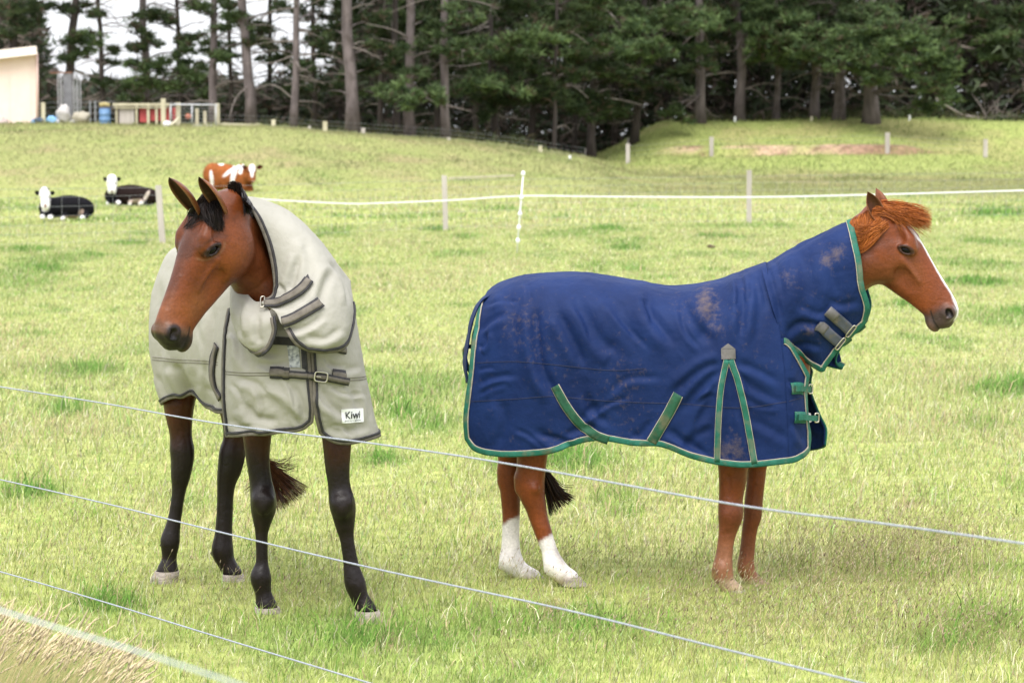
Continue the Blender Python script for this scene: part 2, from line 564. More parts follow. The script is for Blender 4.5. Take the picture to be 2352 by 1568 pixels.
def add_head(F, O, R, s, wf=1.0):
    """horse head into a field; R columns: along the face, lateral, up off the face"""
    def P(t, l, n): return O + R @ (np.array([t, l * wf, n]) * s)
    F.loft(O, R, s, [(a, b, c, w * wf) for a, b, c, w in HEAD], k=.03 * s)
    for e in (1, -1):
        F.ell(P(.045, e * .058, -.185), np.array([.105, .040, .092]) * s, R, k=.035 * s)         # jowl
        F.ell(P(.055, e * .073, -.038), np.array([.052, .026, .030]) * s, R, k=.03 * s)           # brow
        F.cone(P(.105, e * .074, -.105), P(.235, e * .048, -.098), .010 * s, .005 * s, k=.02 * s)  # cheek ridge
        F.cone(P(-.03, e * .060, -.022), P(.04, e * .070, -.022), .014 * s, .016 * s, k=.03 * s)
        F.ell(P(.012, e * .092, -.055), np.array([.024, .012, .016]) * s, R, k=.03 * s, cut=True)  # hollow behind the brow
        F.ell(P(.19, e * .068, -.15), np.array([.06, .014, .03]) * s, R, k=.03 * s, cut=True)     # cheek hollow
        F.ell(P(.432, e * .041, -.062), np.array([.034, .021, .036]) * s, R, k=.02 * s)           # nostril flare
        F.ell(P(.438, e * .060, -.058), np.array([.024, .020, .015]) * s, R, k=.006 * s, cut=True)
        F.cone(P(.428, e * .058, -.048), P(.445, e * .054, -.075), .009 * s, .006 * s, k=.006 * s, cut=True)
        # eye: its long axis tilts towards the brow at the front
        def E(u, v, l): return P(.077 + .81 * u - .58 * v, e * l, -.064 + .58 * u + .81 * v)
        Re = np.stack([R @ [.81, 0, .58], R @ [0, 1.0, 0], R @ [-.58, 0, .81]], 1)
        F.ell(E(0, 0, .099), np.array([.033, .022, .0195]) * s, Re, k=.008 * s, cut=True)
        up = [E(.037, -.008, .083), E(.022, .010, .0915), E(.002, .0175, .0965), E(-.018, .0145, .0965), E(-.036, .003, .092)]
        lo = [E(.037, -.008, .083), E(.018, -.0165, .0875), E(-.002, -.0195, .0895), E(-.020, -.0135, .091), E(-.036, .003, .092)]
        for pts, r in ((up, .0068), (lo, .0050)):
            for a, b in zip(pts[:-1], pts[1:]): F.cone(a, b, r * s, r * s, k=.008 * s)
        F.cone(P(.380, e * .050, -.128), P(.43, e * .050, -.142), .006 * s, .0055 * s, k=.012 * s, cut=True)   # mouth
        F.cone(P(.43, e * .049, -.142), P(.478, e * .03, -.145), .004 * s, .005 * s, k=.01 * s, cut=True)
    F.ell(P(.435, 0, -.158), np.array([.045, .036, .030]) * s, R, k=.018 * s)                      # lower lip and chin
    F.ell(P(.458, 0, -.105), np.array([.030, .040, .036]) * s, R, k=.02 * s)                      # upper lip
    F.cone(P(.385, 0.0, -.142), P(.49, 0, -.142), .004 * s, .005 * s, k=.008 * s, cut=True)

def eye_uv(t, n):
    u, v = t - .077, n + .064
    return .81 * u + .58 * v, -.58 * u + .81 * v

def mouth_dist(t, n):
    d = np.full(t.shape, 9.0)
    for (a, b), (c, e) in (((.382, -.129), (.43, -.142)), ((.43, -.142), (.485, -.143))):
        q = np.clip(((t - a) * (c - a) + (n - b) * (e - b)) / ((c - a) ** 2 + (e - b) ** 2), 0, 1)
        d = np.minimum(d, np.hypot(t - a - q * (c - a), n - b - q * (e - b)))
    return d

def add_eye(root, O, R, s, e, wf):
    c = O + R @ (np.array([.077, e * .0735 * wf, -.064]) * s)
    Re = np.stack([R @ [.81, 0, .58], R @ [0, 1.0, 0], R @ [-.58, 0, .81]], 1)
    mb = MB(); mb.ball(c, np.array([.033, .0225, .023]) * s, 26, 18, Re)
    mb.build('eye', M['eye'], root, smooth=True)

def head_local(V, O, R, s):
    return ((V - O) @ R) / s

def ear_mesh(base, tip, front, width, cup=0.55):
    """a cupped leaf-shaped ear: base and tip points, the direction its opening faces"""
    base, tip = np.asarray(base, float), np.asarray(tip, float)
    ax = tip - base; L = np.linalg.norm(ax); ax /= L
    f = unit(np.asarray(front, float) - ax * np.dot(front, ax)); sd = np.cross(ax, f)
    nu, nv = 18, 13
    g, inner = [], []
    for layer, off in ((0, 0.0), (1, 0.007)):
        V = []
        for i in range(nu):
            s_ = i / (nu - 1)
            w = width * (0.70 + 1.25 * s_ - .55 * s_ * s_) * (1 - s_ ** 3.2) if s_ < 1 else 0
            w = max(w, 0.002)
            op = 3.7 * (1 - 0.30 * s_)                    # how far the rim wraps round
            for j in range(nv):
                a = (j / (nv - 1) - 0.5) * op
                r = w - off * (1 - s_ * 0.8)
                V.append(base + ax * L * s_ - f * (math.cos(a) * r * 0.75 - 0.25 * r) + sd * math.sin(a) * r
                         + f * 0.16 * L * (s_ ** 2) * 0.35)
        g.append(np.array(V))
    mb = MB()
    Q = [(i * nv + j, i * nv + j + 1, (i + 1) * nv + j + 1, (i + 1) * nv + j) for i in range(nu - 1) for j in range(nv - 1)]
    n0 = nu * nv
    Q2 = [tuple(n0 + k for k in q[::-1]) for q in Q]
    rim = [(i * nv, (i + 1) * nv, n0 + (i + 1) * nv, n0 + i * nv) for i in range(nu - 1)] + \
          [((i + 1) * nv + nv - 1, i * nv + nv - 1, n0 + i * nv + nv - 1, n0 + (i + 1) * nv + nv - 1) for i in range(nu - 1)]
    V = np.concatenate(g)
    s_ = np.tile(np.repeat(np.linspace(0, 1, nu), nv), 2)
    rimf = np.abs(np.tile(np.tile(np.linspace(-1, 1, nv), nu), 2))
    inn = np.repeat([0, 1], n0)
    return V, Q + Q2 + rim, s_, rimf, inn

def hair(mb, strands, w0=.003, w1=.0008, cols=None):
    """each strand a flat tapering ribbon with a small crest, (m,3) points"""
    for k, p in enumerate(strands):
        p = np.asarray(p, float)
        m = len(p)
        T = unit(np.gradient(p, axis=0))
        ref = unit(RNG.normal(size=3))
        S = unit(np.cross(T, ref)); U = np.cross(S, T)
        w = np.linspace(w0, w1, m)[:, None]
        V = np.stack([p - S * w, p + U * w * .7, p + S * w], 1).reshape(-1, 3)
        Q = []
        for i in range(m - 1):
            a = i * 3
            Q += [(a, a + 1, a + 4, a + 3), (a + 1, a + 2, a + 5, a + 4)]
        c = None if cols is None else np.tile(cols[k], (len(V), 1))
        mb.addq(V, Q, c)

# ------------------------------------------------------------ cloth sheets, folds, and straps that lie on them
class Sheet:
    """a grid of control points turned into a fine cloth surface"""
    def __init__(s, CP, NU, NV, flip=False):
        CP = np.asarray(CP, float)
        s.V = catmull(np.swapaxes(catmull(np.swapaxes(CP, 0, 1), NV), 0, 1), NU)
        s.flip = flip
    def normals(s):
        du = np.gradient(s.V, axis=0); dv = np.gradient(s.V, axis=1)
        n = unit(np.cross(dv, du) if not s.flip else np.cross(du, dv))
        return n
    def folds(s, lst, mask=None, gain=1.0):
        """lst: (points in photo pixels, width px, depth m): a valley with a ridge beside it (negative width puts it on the other side)"""
        n = s.normals()
        px = proj(s.V)
        disp = np.zeros(s.V.shape[:2])
        for pts, w, amp in lst:
            c = catmull(np.asarray(pts, float), 24)
            seg = c[1:] - c[:-1]
            best = np.full(disp.shape, 1e9); sd = np.zeros(disp.shape); tt = np.zeros(disp.shape)
            for k in range(len(seg)):
                q = px - c[k]
                L2 = seg[k] @ seg[k]
                t = np.clip((q @ seg[k]) / L2, 0, 1)
                e = q - t[..., None] * seg[k]
                d = np.linalg.norm(e, axis=-1)
                sg = np.sign(seg[k][0] * q[..., 1] - seg[k][1] * q[..., 0])
                m = d < best
                best[m] = d[m]; sd[m] = (sg * d)[m]; tt[m] = ((k + t) / len(seg))[m]
            aw = abs(w); x = sd / aw * (1 if w > 0 else -1)
            env = np.clip(np.sin(np.clip(tt, 0.0, 1.0) * math.pi) * 1.6 + .12, 0, 1)
            endd = np.exp(-(np.maximum(best - 3.5 * aw, 0) / aw) ** 2)
            disp += amp * env * endd * (-np.exp(-x * x) + .8 * np.exp(-((x - 1.7) / 1.35) ** 2))
        if mask is not None: disp = disp * mask
        s.V = s.V + n * (disp * gain)[..., None]
    def crumple(s, amp, scale, seed, stretch=(1, 1, 1), mask=None):
        n = s.normals()
        P = s.V * np.asarray(stretch)
        w = P + .12 * np.stack([vnoise(P, scale * .7, seed + 5 + k) for k in range(3)], -1)
        r = fbm(w, scale, 3, seed)
        r = r - .5 * np.abs(fbm(w + 9.1, scale * 1.3, 2, seed + 20)) * 1.2
        if mask is not None: r = r * mask
        s.V = s.V + n * (amp * r)[..., None]
    def quads(s):
        nu, nv = s.V.shape[:2]
        i = np.arange(nu * nv).reshape(nu, nv)
        q = np.stack([i[:-1, :-1], i[:-1, 1:], i[1:, 1:], i[1:, :-1]], -1).reshape(-1, 4)
        return q[:, ::-1] if s.flip else q
    def bvh(s):
        return BVHTree.FromPolygons([tuple(v) for v in s.V.reshape(-1, 3)], [tuple(q) for q in s.quads()])
    def outward(s, ref):
        """flip so that normals point away from ref"""
        c = s.V.reshape(-1, 3).mean(0)
        if np.sum(s.normals().reshape(-1, 3) * (s.V.reshape(-1, 3) - np.asarray(ref))) < 0: s.flip = not s.flip
        return s

def coarse(s, k=2):
    c = Sheet.__new__(Sheet); c.flip = s.flip
    iu = np.unique(np.append(np.arange(0, s.V.shape[0], k), s.V.shape[0] - 1)); iv = np.unique(np.append(np.arange(0, s.V.shape[1], k), s.V.shape[1] - 1))
    c.V = s.V[iu][:, iv]
    return c

def build_sheets(name, sheets, m, parent, thick=.006, cols=None):
    V, Q, C, n = [], [], [], 0
    for k, s in enumerate(sheets):
        V.append(s.V.reshape(-1, 3)); Q.append(s.quads() + n); n += len(V[-1])
        C.append(np.zeros((len(V[-1]), 3)) if cols is None or cols[k] is None else cols[k].reshape(-1, 3))
    V, Q, C = np.concatenate(V), np.concatenate(Q), np.concatenate(C)
    o = link(name, new_mesh(name, V, Q, np.full(len(Q), 4), m, True, C), parent)
    sm = o.modifiers.new('thickness', 'SOLIDIFY')
    sm.thickness = thick; sm.offset = -1
    return o

def joint_bvh(*sh):
    V, Q, n = [], [], 0
    for s in sh:
        V.append(s.V.reshape(-1, 3)); Q.append(s.quads() + n); n += len(V[-1])
    return BVHTree.FromPolygons([tuple(v) for v in np.concatenate(V)], [tuple(q) for q in np.concatenate(Q)])

def hit(bvh, px, py):
    r = unit(ray(px, py))
    h = bvh.ray_cast(Vector(CAM), Vector(r))
    if h[0] is None: return None
    n = np.array(h[1]); p = np.array(h[0])
    if n @ r > 0: n = -n
    return p, n

def px_path(bvh, pts, n=24):
    """a line drawn in the photograph, dropped on the cloth"""
    out = []
    for a in catmull(np.asarray(pts, float), n):
        h = hit(bvh, *a)
        if h is not None: out.append(h[0])
    return np.array(out)

def strip(mb, path, bvh, wl, wr, lift=.003, thick=.004, across=4, col=None, outref=None, closed=False):
    """a flat band along path on the cloth, from wl to its left to wr to its right, lying on the surface"""
    path = np.asarray(path, float)
    if len(path) < 2: return
    T = unit(np.gradient(path, axis=0))
    rows = []
    lastn = None
    nn = []
    for p in path:
        h = bvh.find_nearest(Vector(p))
        n = np.array(h[1])
        nn.append(n)
    nn = np.array(nn)
    for it in range(2):
        nn[1:-1] = unit(nn[1:-1] * 2 + nn[:-2] + nn[2:])
    top, bot = [], []
    for p, t, n in zip(path, T, nn):
        sd = unit(np.cross(n, t))
        tr, br = [], []
        for k in range(across + 1):
            w = -wl + (wl + wr) * k / across
            q = p - sd * w
            h = bvh.find_nearest(Vector(q))
            if h[0] is not None:
                hp = np.array(h[0])
                dlt = hp - q
                q = q + n * np.clip(dlt @ n, -.03, .03)
            tr.append(q + n * (lift + thick)); br.append(q + n * (lift - thick * .5))
        top.append(tr); bot.append(br)
    top, bot = np.array(top), np.array(bot)
    m, a = top.shape[:2]
    V = np.concatenate([top.reshape(-1, 3), bot.reshape(-1, 3)])
    i = np.arange(m * a).reshape(m, a); j = i + m * a
    Q = [np.stack([i[:-1, :-1], i[:-1, 1:], i[1:, 1:], i[1:, :-1]], -1).reshape(-1, 4),
         np.stack([j[:-1, :-1], j[1:, :-1], j[1:, 1:], j[:-1, 1:]], -1).reshape(-1, 4),
         np.stack([i[:-1, 0], i[1:, 0], j[1:, 0], j[:-1, 0]], -1), np.stack([i[1:, -1], i[:-1, -1], j[:-1, -1], j[1:, -1]], -1),
         np.stack([i[0, 1:], i[0, :-1], j[0, :-1], j[0, 1:]], -1), np.stack([i[-1, :-1], i[-1, 1:], j[-1, 1:], j[-1, :-1]], -1)]
    mb.addq(V, np.concatenate(Q), None if col is None else np.tile(col, (len(V), 1)))

def resample(P, n):
    P = np.asarray(P, float)
    d = np.concatenate([[0], np.cumsum(np.linalg.norm(P[1:] - P[:-1], axis=1))])
    t = np.linspace(0, d[-1], n)
    return np.stack([np.interp(t, d, P[:, k]) for k in range(3)], 1)

def ring(mb, c, n, along, L, W, r=.003, k=28):
    """a rounded rectangular buckle frame lying on the cloth"""
    n = unit(n); x = unit(np.asarray(along) - n * np.dot(along, n)); y = np.cross(n, x)
    a = np.linspace(0, 2 * math.pi, k, endpoint=False)
    ex = .45
    X = np.sign(np.cos(a)) * np.abs(np.cos(a)) ** ex * L; Y = np.sign(np.sin(a)) * np.abs(np.sin(a)) ** ex * W
    P = np.asarray(c) + X[:, None] * x + Y[:, None] * y
    P = np.concatenate([P, P[:1]])
    mb.tube(P, r, 6, cap=False)

def patch_px(mb, bvh, poly, lift=.003, thick=.003, n=10):
    """a quadrilateral patch (four photo points) laid on the cloth"""
    poly = np.asarray(poly, float)
    g = []
    for i in range(n + 1):
        for j in range(n + 1):
            u, v = i / n, j / n
            q = (poly[0] * (1 - u) + poly[1] * u) * (1 - v) + (poly[3] * (1 - u) + poly[2] * u) * v
            h = hit(bvh, *q)
            g.append((np.array([np.nan] * 3), np.array([np.nan] * 3)) if h is None else h)
    P = np.array([a for a, b in g]); Nn = np.array([b for a, b in g])
    nm = unit(np.nanmean(Nn, axis=0))
    V = np.concatenate([P + nm * (lift + thick), P + nm * (lift - thick)])
    i = np.arange((n + 1) ** 2).reshape(n + 1, n + 1); j = i + (n + 1) ** 2
    Q = np.concatenate([np.stack([i[:-1, :-1], i[1:, :-1], i[1:, 1:], i[:-1, 1:]], -1).reshape(-1, 4),
         np.stack([i[:-1, 0], j[:-1, 0], j[1:, 0], i[1:, 0]], -1), np.stack([i[1:, -1], j[1:, -1], j[:-1, -1], i[:-1, -1]], -1),
         np.stack([i[0, 1:], j[0, 1:], j[0, :-1], i[0, :-1]], -1), np.stack([i[-1, :-1], j[-1, :-1], j[-1, 1:], i[-1, 1:]], -1)])
    ok = ~np.isnan(V[Q]).any(axis=(1, 2))
    V = np.nan_to_num(V)
    mb.addq(V, Q[ok])
    return nm

def eye_part(parent, c, out, r, lash_up, dark=(.012, .007, .005)):
    """glossy dark eyeball"""
    mb = MB()
    mb.ball(c, r, 20, 14)
    return mb.build('eye', M['eye'], parent, smooth=True)
# ------------------------------------------------------------ shared materials
M = {}
M['coat'] = coat_mat('coat')
M['eye'], _nt, _b = mat('eye')
_b.inputs['Base Color'].default_value = (.004, .003, .003, 1); _b.inputs['Roughness'].default_value = .04; _b.inputs['Specular IOR Level'].default_value = .16
M['navy'] = cloth_mat('navy_canvas', (.0042, .0138, .063), (.0078, .0232, .096), (.17, .12, .08), rough=.62)
M['sage'] = cloth_mat('sage_canvas', (.308, .294, .254), (.352, .336, .293), (.18, .14, .10), rough=.66)
M['green_tape'] = noise_col('green_tape', (.0, .085, .055), (.008, .130, .088), 30, .7, bump=.2, bscale=250, c3=(.10, .13, .08), scale3=14)
M['green_web'] = noise_col('green_webbing', (.003, .05, .023), (.009, .085, .039), 30, .75, bump=.2, bscale=250, c3=(.10, .10, .05), scale3=12)
M['cream'] = noise_col('cream_piping', (.27, .235, .18), (.39, .345, .275), 40, .8)
M['taupe'] = noise_col('taupe_tape', (.105, .09, .072), (.155, .135, .11), 40, .8, bump=.25, bscale=300)
M['black_tape'] = noise_col('black_tape', (.016, .015, .018), (.034, .031, .034), 40, .75, bump=.2, bscale=300)
M['grey_strap'] = noise_col('grey_strap', (.045, .052, .080), (.085, .092, .125), 14, .55, bump=.15, bscale=300, c3=(.12, .10, .08), scale3=20)
M['patch'] = noise_col('grey_patch', (.085, .078, .075), (.13, .12, .115), 20, .55)
M['metal'] = noise_col('buckle_metal', (.45, .42, .36), (.62, .58, .50), 30, .3, metallic=.9)
M['white_print'] = noise_col('white_label', (.74, .74, .74), (.80, .80, .80), 30, .7)
M['ink'] = noise_col('ink', (.012, .012, .014), (.02, .02, .02), 30, .7)
M['fleece'] = noise_col('grey_lining', (.12, .13, .16), (.52, .53, .56), 60, .9, detail=6)
M['lining'] = noise_col('navy_lining', (.012, .016, .05), (.02, .026, .07), 20, .85)
M['hoof'] = noise_col('hoof_horn', (.17, .14, .115), (.33, .28, .235), 25, .65, bump=.3, bscale=60, stretch=(1, 1, 4))
M['hair_black'] = noise_col('black_hair', (.010, .008, .008), (.030, .022, .020), 30, .42, attr='col', spec=.22)
M['hair_brown'] = noise_col('brown_tail_hair', (.7, .7, .7), (1, 1, 1), 20, .45, attr='col', spec=.2)
M['hair_red'] = noise_col('red_hair', (.75, .75, .75), (1, 1, 1), 20, .45, attr='col', spec=.2)
# ------------------------------------------------------------ the chestnut pony in the blue rug
PSI = math.atan(0.17)
CP0 = np.array([(1480 - 1176) / FPX * 13.5, 13.5, 0.0])
CD = np.array([math.cos(PSI), -math.sin(PSI), 0.0])           # towards the pony's nose
CN = np.array([-math.sin(PSI), -math.cos(PSI), 0.0])          # its right flank, towards the camera
def B(px, py, lat=0.0):
    r = ray(px, py)
    t = (lat - CN @ (CAM - CP0)) / (CN @ r)
    return CAM + r * t
def mirC(P):
    P = np.asarray(P, float)
    return P - 2 * ((P - CP0) @ CN)[..., None] * CN

def ribs(lst, fr, lf):
    """(top px, hem px, half width) -> rows of control points"""
    out = []
    for r in lst:
        if len(r) == 3 and not hasattr(r[2], '__len__'):
            (x0, y0), (x1, y1), W = r
            out.append([B(x0 + (x1 - x0) * f, y0 + (y1 - y0) * f, W * l) for f, l in zip(fr, lf)])
        else:
            out.append([B(*p) for p in r])
    return np.array(out)

def leg_chain(pts, fn):
    out = []
    for q in pts:
        P = fn(q)
        f = (P - CAM)[1]
        out.append((P, q[2] * f / FPX))
    return out

def hoof_mesh(mb, top, bot, rt, rb, fwd):
    """a hoof: slanted truncated cone from the coronet to the ground"""
    top, bot = np.asarray(top), np.asarray(bot)
    n = 18
    a = np.arange(n) * 2 * math.pi / n
    f = unit(np.array([fwd[0], fwd[1], 0])); s = np.array([-f[1], f[0], 0])
    V = []
    for c, r, st in ((top, rt * .9, 1.0), (top, rt, 1.0), ((top * .45 + bot * .55), rt * .45 + rb * .55, 1.04), (bot, rb, 1.08)):
        V.append(c + r * (np.cos(a)[:, None] * f * st + np.sin(a)[:, None] * s))
    V = np.concatenate(V)
    F = [(i * n + k, i * n + (k + 1) % n, (i + 1) * n + (k + 1) % n, (i + 1) * n + k) for i in range(3) for k in range(n)]
    F += [tuple(range(n)), tuple(3 * n + k for k in range(n))[::-1]]
    mb.add(V, [q[::-1] for q in F])

def build_chestnut():
    root = empty('horse', (CP0[0], CP0[1], 0.0))
    tag(root, 'chestnut horse facing right in a navy blue rug with green trim', 'horse')
    # ---- body
    hs = 480 / 488.0
    hO = B(2093, 524, 0.0)
    zt = np.array([0, 0, -1.0])
    cy, sy = math.cos(-.115), math.sin(-.115)                  # the head turns a little to the camera
    R = np.array([[cy, -sy, 0], [sy, cy, 0], [0, 0, 1]]) @ np.stack([CD * .549 + zt * .836, CN, CD * .836 - zt * .549], 1)
    a, b = B(1915, 430, .25), B(2225, 775, -.25)
    F = Field([a[0], min(a[1], b[1]) - .12, b[2]], [b[0], max(a[1], b[1]) + .12, a[2]], .0047)
    add_head(F, hO, R, hs)
    nk = [((1880, 622), .085), ((1945, 580), .080), ((1985, 533), .080), ((2015, 522), .075)]
    F.chain([(B(x, y, 0), r) for (x, y), r in nk], k=.04)
    nk = [((1900, 690), .105), ((1945, 645), .095), ((1990, 605), .088), ((2010, 580), .07)]
    F.chain([(B(x, y, 0), r) for (x, y), r in nk], k=.05)
    F.cone(B(1952, 540, 0), B(2010, 484, 0), .035, .035, k=.04)
    Vh, Qh = F.skin(2)
    lo = B(1085, 640, -.42); hi = B(1900, 640, .42)
    F2 = Field([min(lo[0], hi[0]) - .05, min(lo[1], hi[1]) - .25, -.03], [max(lo[0], hi[0]) + .15, max(lo[1], hi[1]) + .25, 1.72], .0098)
    Rb = np.stack([CD, CN, np.array([0, 0, 1.0])], 1)
    F2.ell(B(1450, 815, 0), (.68, .235, .28), Rb, k=.08)
    F2.ell(B(1225, 790, 0), (.30, .225, .27), Rb, k=.08)
    F2.ell(B(1700, 800, 0), (.27, .19, .29), Rb, k=.08)
    F2.ell(B(1800, 850, 0), (.125, .15, .20), Rb, k=.06)
    F2.chain([(B(1700, 760, 0), .16), (B(1800, 700, 0), .14), (B(1890, 640, 0), .115)], k=.06)
    def ch(lat):
        return lambda q: B(q[0], q[1], q[3] if len(q) > 3 else lat)
    legs = [
        ([(1700, 930, 78, .10), (1692, 1020, 50, .12), (1684, 1065, 36), (1683, 1100, 32.5), (1679, 1140, 28.5), (1677, 1165, 28), (1676, 1188, 27), (1674, 1208, 23.5), (1668, 1238, 19.5), (1663, 1275, 20), (1660, 1300, 23.5), (1660, 1316, 24.5), (1667, 1335, 21), (1678, 1350, 21), (1687, 1358, 22)], .13),
        ([(1740, 930, 70, -.10), (1738, 1030, 40, -.12), (1738, 1065, 25), (1737, 1095, 22), (1732, 1140, 21.5), (1730, 1165, 22), (1728, 1188, 21), (1723, 1208, 18.5), (1719, 1238, 17.5), (1715, 1275, 18), (1713, 1300, 20.5), (1718, 1318, 19.5), (1730, 1333, 18.5), (1744, 1345, 18), (1752, 1351, 19)], -.13),
        ([(1205, 880, 85, .05), (1212, 970, 58, .09), (1222, 1035, 38), (1220, 1075, 34), (1219, 1105, 32.5), (1222, 1135, 30), (1230, 1160, 25.5), (1236, 1185, 22.5), (1247, 1219, 20.5), (1261, 1260, 18.5), (1268, 1284, 22), (1275, 1300, 24.5), (1292, 1318, 23.5), (1307, 1328, 23)], .12),
        ([(1200, 880, 85, -.05), (1178, 990, 45, -.09), (1172, 1050, 29), (1172, 1090, 26), (1172, 1125, 24), (1173, 1150, 22.5), (1174, 1185, 20.5), (1173, 1225, 20.5), (1173, 1262, 22.5), (1174, 1288, 28), (1188, 1304, 23), (1207, 1317, 21), (1224, 1325, 20)], -.12)]
    for L, lat in legs:
        F2.chain(leg_chain(L, ch(lat)), k=.022)
    F2.cone(B(1196, 1120, .12), B(1200, 1100, .12), .030, .04, k=.03)      # point of the hock
    F2.cone(B(1158, 1105, -.12), B(1160, 1080, -.12), .03, .035, k=.03)
    F2.cone(B(1262, 1304, .12), B(1258, 1310, .12), .022, .018, k=.02)     # fetlock tufts
    F2.cone(B(1157, 1296, -.12), B(1150, 1302, -.12), .022, .014, k=.02)
    F2.cone(B(1646, 1318, .13), B(1643, 1322, .13), .022, .016, k=.02)
    F2.ell(B(1685, 1178, .14), (.040, .045, .055), None, k=.03)            # knee
    for (x0, y0, x1, y1, r_) in ((1671, 1222, 1659, 1288, 21), (1246, 1222, 1262, 1274, 20), (1676, 1090, 1674, 1140, 31), (1226, 1060, 1216, 1112, 34)):
        la = .125 + r_ * 13.4 / FPX
        F2.cone(B(x0, y0, la), B(x1, y1, la), .007, .007, k=.014, cut=True)      # tendon and muscle grooves
    for (x, y, la) in ((1684, 1168, .185), (1668, 1180, .188), (1228, 1122, .20), (1660, 1306, .178), (1272, 1296, .172)):
        F2.ell(B(x, y, la - .02), (.020, .016, .024), None, k=.02)
    Vb, Qb = F2.skin(2)
    # ---- coat colours
    def base(V):
        n1 = fbm(V, 5, 3, 3)[:, None]; n2 = fbm(V * [1, 1, .3], 16, 2, 8)[:, None]
        return np.array([.192, .047, .0125]) * (1 + .18 * n1 + .12 * n2)
    ch_ = base(Vh)
    q = head_local(Vh, hO, R, hs); t, l, n = q[:, 0], q[:, 1], q[:, 2]
    def put(C, m, col): C[:] = C * (1 - m[:, None]) + np.array(col) * m[:, None]
    nz = fbm(Vh, 22, 3, 4)
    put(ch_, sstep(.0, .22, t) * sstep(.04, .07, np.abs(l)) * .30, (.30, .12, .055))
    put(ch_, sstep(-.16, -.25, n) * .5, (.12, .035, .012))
    put(ch_, sstep(.36, .425, t - .25 * (n + .09) + .015 * nz) * .92, (.062, .046, .042))        # grey muzzle
    put(ch_, sstep(.40, .44, t) * sstep(-.145, -.165, n + .01 * nz) * .6, (.22, .12, .085))
    eu, ev = eye_uv(t, n)
    put(ch_, sstep(1.3, .85, np.hypot(eu / .040, ev / .022)) * .88, (.024, .014, .011)); put(ch_, sstep(.006, .002, mouth_dist(t, n)) * .8, (.014, .010, .010))   # dark eye rim
    bl = sstep(.036, .022, np.abs(l) + .006 * nz + .012 * sstep(.05, .1, t) * sstep(.5, .3, t)) * sstep(-.03, .02, t) * sstep(-.075, -.05, n)
    bl = np.maximum(bl, sstep(.05, .03, np.abs(l) + .006 * nz) * sstep(.405, .44, t) * sstep(-.10, -.06, n) * sstep(-.0, -.025, -np.abs(l - .0) + .03) )
    put(ch_, np.clip(bl, 0, 1), (.84, .78, .77))
    put(ch_, sstep(1.15, .8, np.sqrt(((t - .438) / .026) ** 2 + ((n + .058) / .017) ** 2)) * sstep(.03, .045, np.abs(l)), (.012, .008, .008))
    cb = base(Vb)
    px = proj(Vb)
    latb = (Vb - CP0) @ CN
    nzb = fbm(Vb, 25, 3, 9)
    hind = px[:, 0] < 1420
    near = latb > 0
    yb = px[:, 1] + 10 * nzb
    sk = np.where(near, 1234 + (1250 - px[:, 0]) * .55, 1192 + (px[:, 0] - 1175) * -.4)
    put(cb, np.where(hind, sstep(sk - 5, sk + 9, yb), 0), (.86, .80, .77))
    put(cb, np.where(hind, sstep(sk + 10, sk + 70, yb) * sstep(.1, .6, fbm(Vb * [1, 1, .35], 12, 3, 31)) * .28, 0), (.50, .40, .32))
    put(cb, np.where(~hind, sstep(1180, 1310, yb) * .60 * np.where(near, 1, .5), 0), (.37, .185, .105))
    put(cb, np.where(~hind, sstep(1120, 1165, yb) * sstep(1225, 1180, yb) * .45, 0), (.13, .045, .025))
    put(cb, sstep(.15, .5, fbm(Vb * [1, 1, .4], 9, 3, 77)) * .35, (.10, .03, .012))
    put(cb, sstep(1318, 1340, yb) * .7, (.50, .36, .26))
    V = np.concatenate([Vh, Vb]); Q = np.concatenate([Qh, Qb + len(Vh)])
    C = np.clip(np.concatenate([ch_, cb]), 0, 1)
    body = link('body', new_mesh('pony_body', V, Q, np.full(len(Q), 4), M['coat'], True, C), root)
    # ---- hooves
    for (tx, ty), (bx, by), rt, rb, lat in (((1690, 1357), (1698, 1374), 22, 27, .13), ((1754, 1350), (1762, 1362), 18, 22, -.13),
                                           ((1311, 1327), (1320, 1343), 23, 29, .12), ((1228, 1325), (1236, 1338), 20, 25, -.12)):
        mb = MB()
        s = 13.4 / FPX
        hoof_mesh(mb, B(tx - 2, ty - 4, lat), B(bx, by, lat), rt * s, rb * s, CD)
        mb.build('hoof', M['hoof'], root, smooth=True)
    # ---- eyes
    for e in (1, -1):
        add_eye(root, hO, R, hs, e, 1.0)
    # ---- ears
    for e, (bx, by), (tx, ty), fr, w in ((1, (2024, 512), (1990, 441), (.50, -.80, .05), .040), (-1, (2038, 492), (2009, 433), (.85, .30, .1), .036)):
        Ve, Qe, se, rim, inn = ear_mesh(B(bx, by, e * .046), B(tx, ty, e * .075), fr, w)
        c = np.tile([.20, .060, .02], (len(Ve), 1))
        put(c, inn * .75, (.045, .017, .008)); put(c, sstep(.8, 1, se) * .5, (.1, .03, .012))
        put(c, (inn > 0) * sstep(.7, 1, rim) * .6, (.30, .13, .06))
        link('ear', new_mesh('pony_ear', Ve, np.concatenate([np.array(q) for q in Qe]), [4] * len(Qe), M['coat'], True, c), root)
    # ---- forelock and mane
    st, cl = [], []
    bh = BVHTree.FromPolygons([tuple(v) for v in Vh], [tuple(q) for q in Qh])
    def onh(x, y, lift, lat):
        h = hit(bh, x, y)
        return B(x, y, lat) if h is None else h[0] + h[1] * lift
    def redc(k=None):
        k = RNG.random() if k is None else k
        a, b = np.array([.20, .040, .006]), np.array([.66, .205, .038])
        return a * (1 - k) + b * k
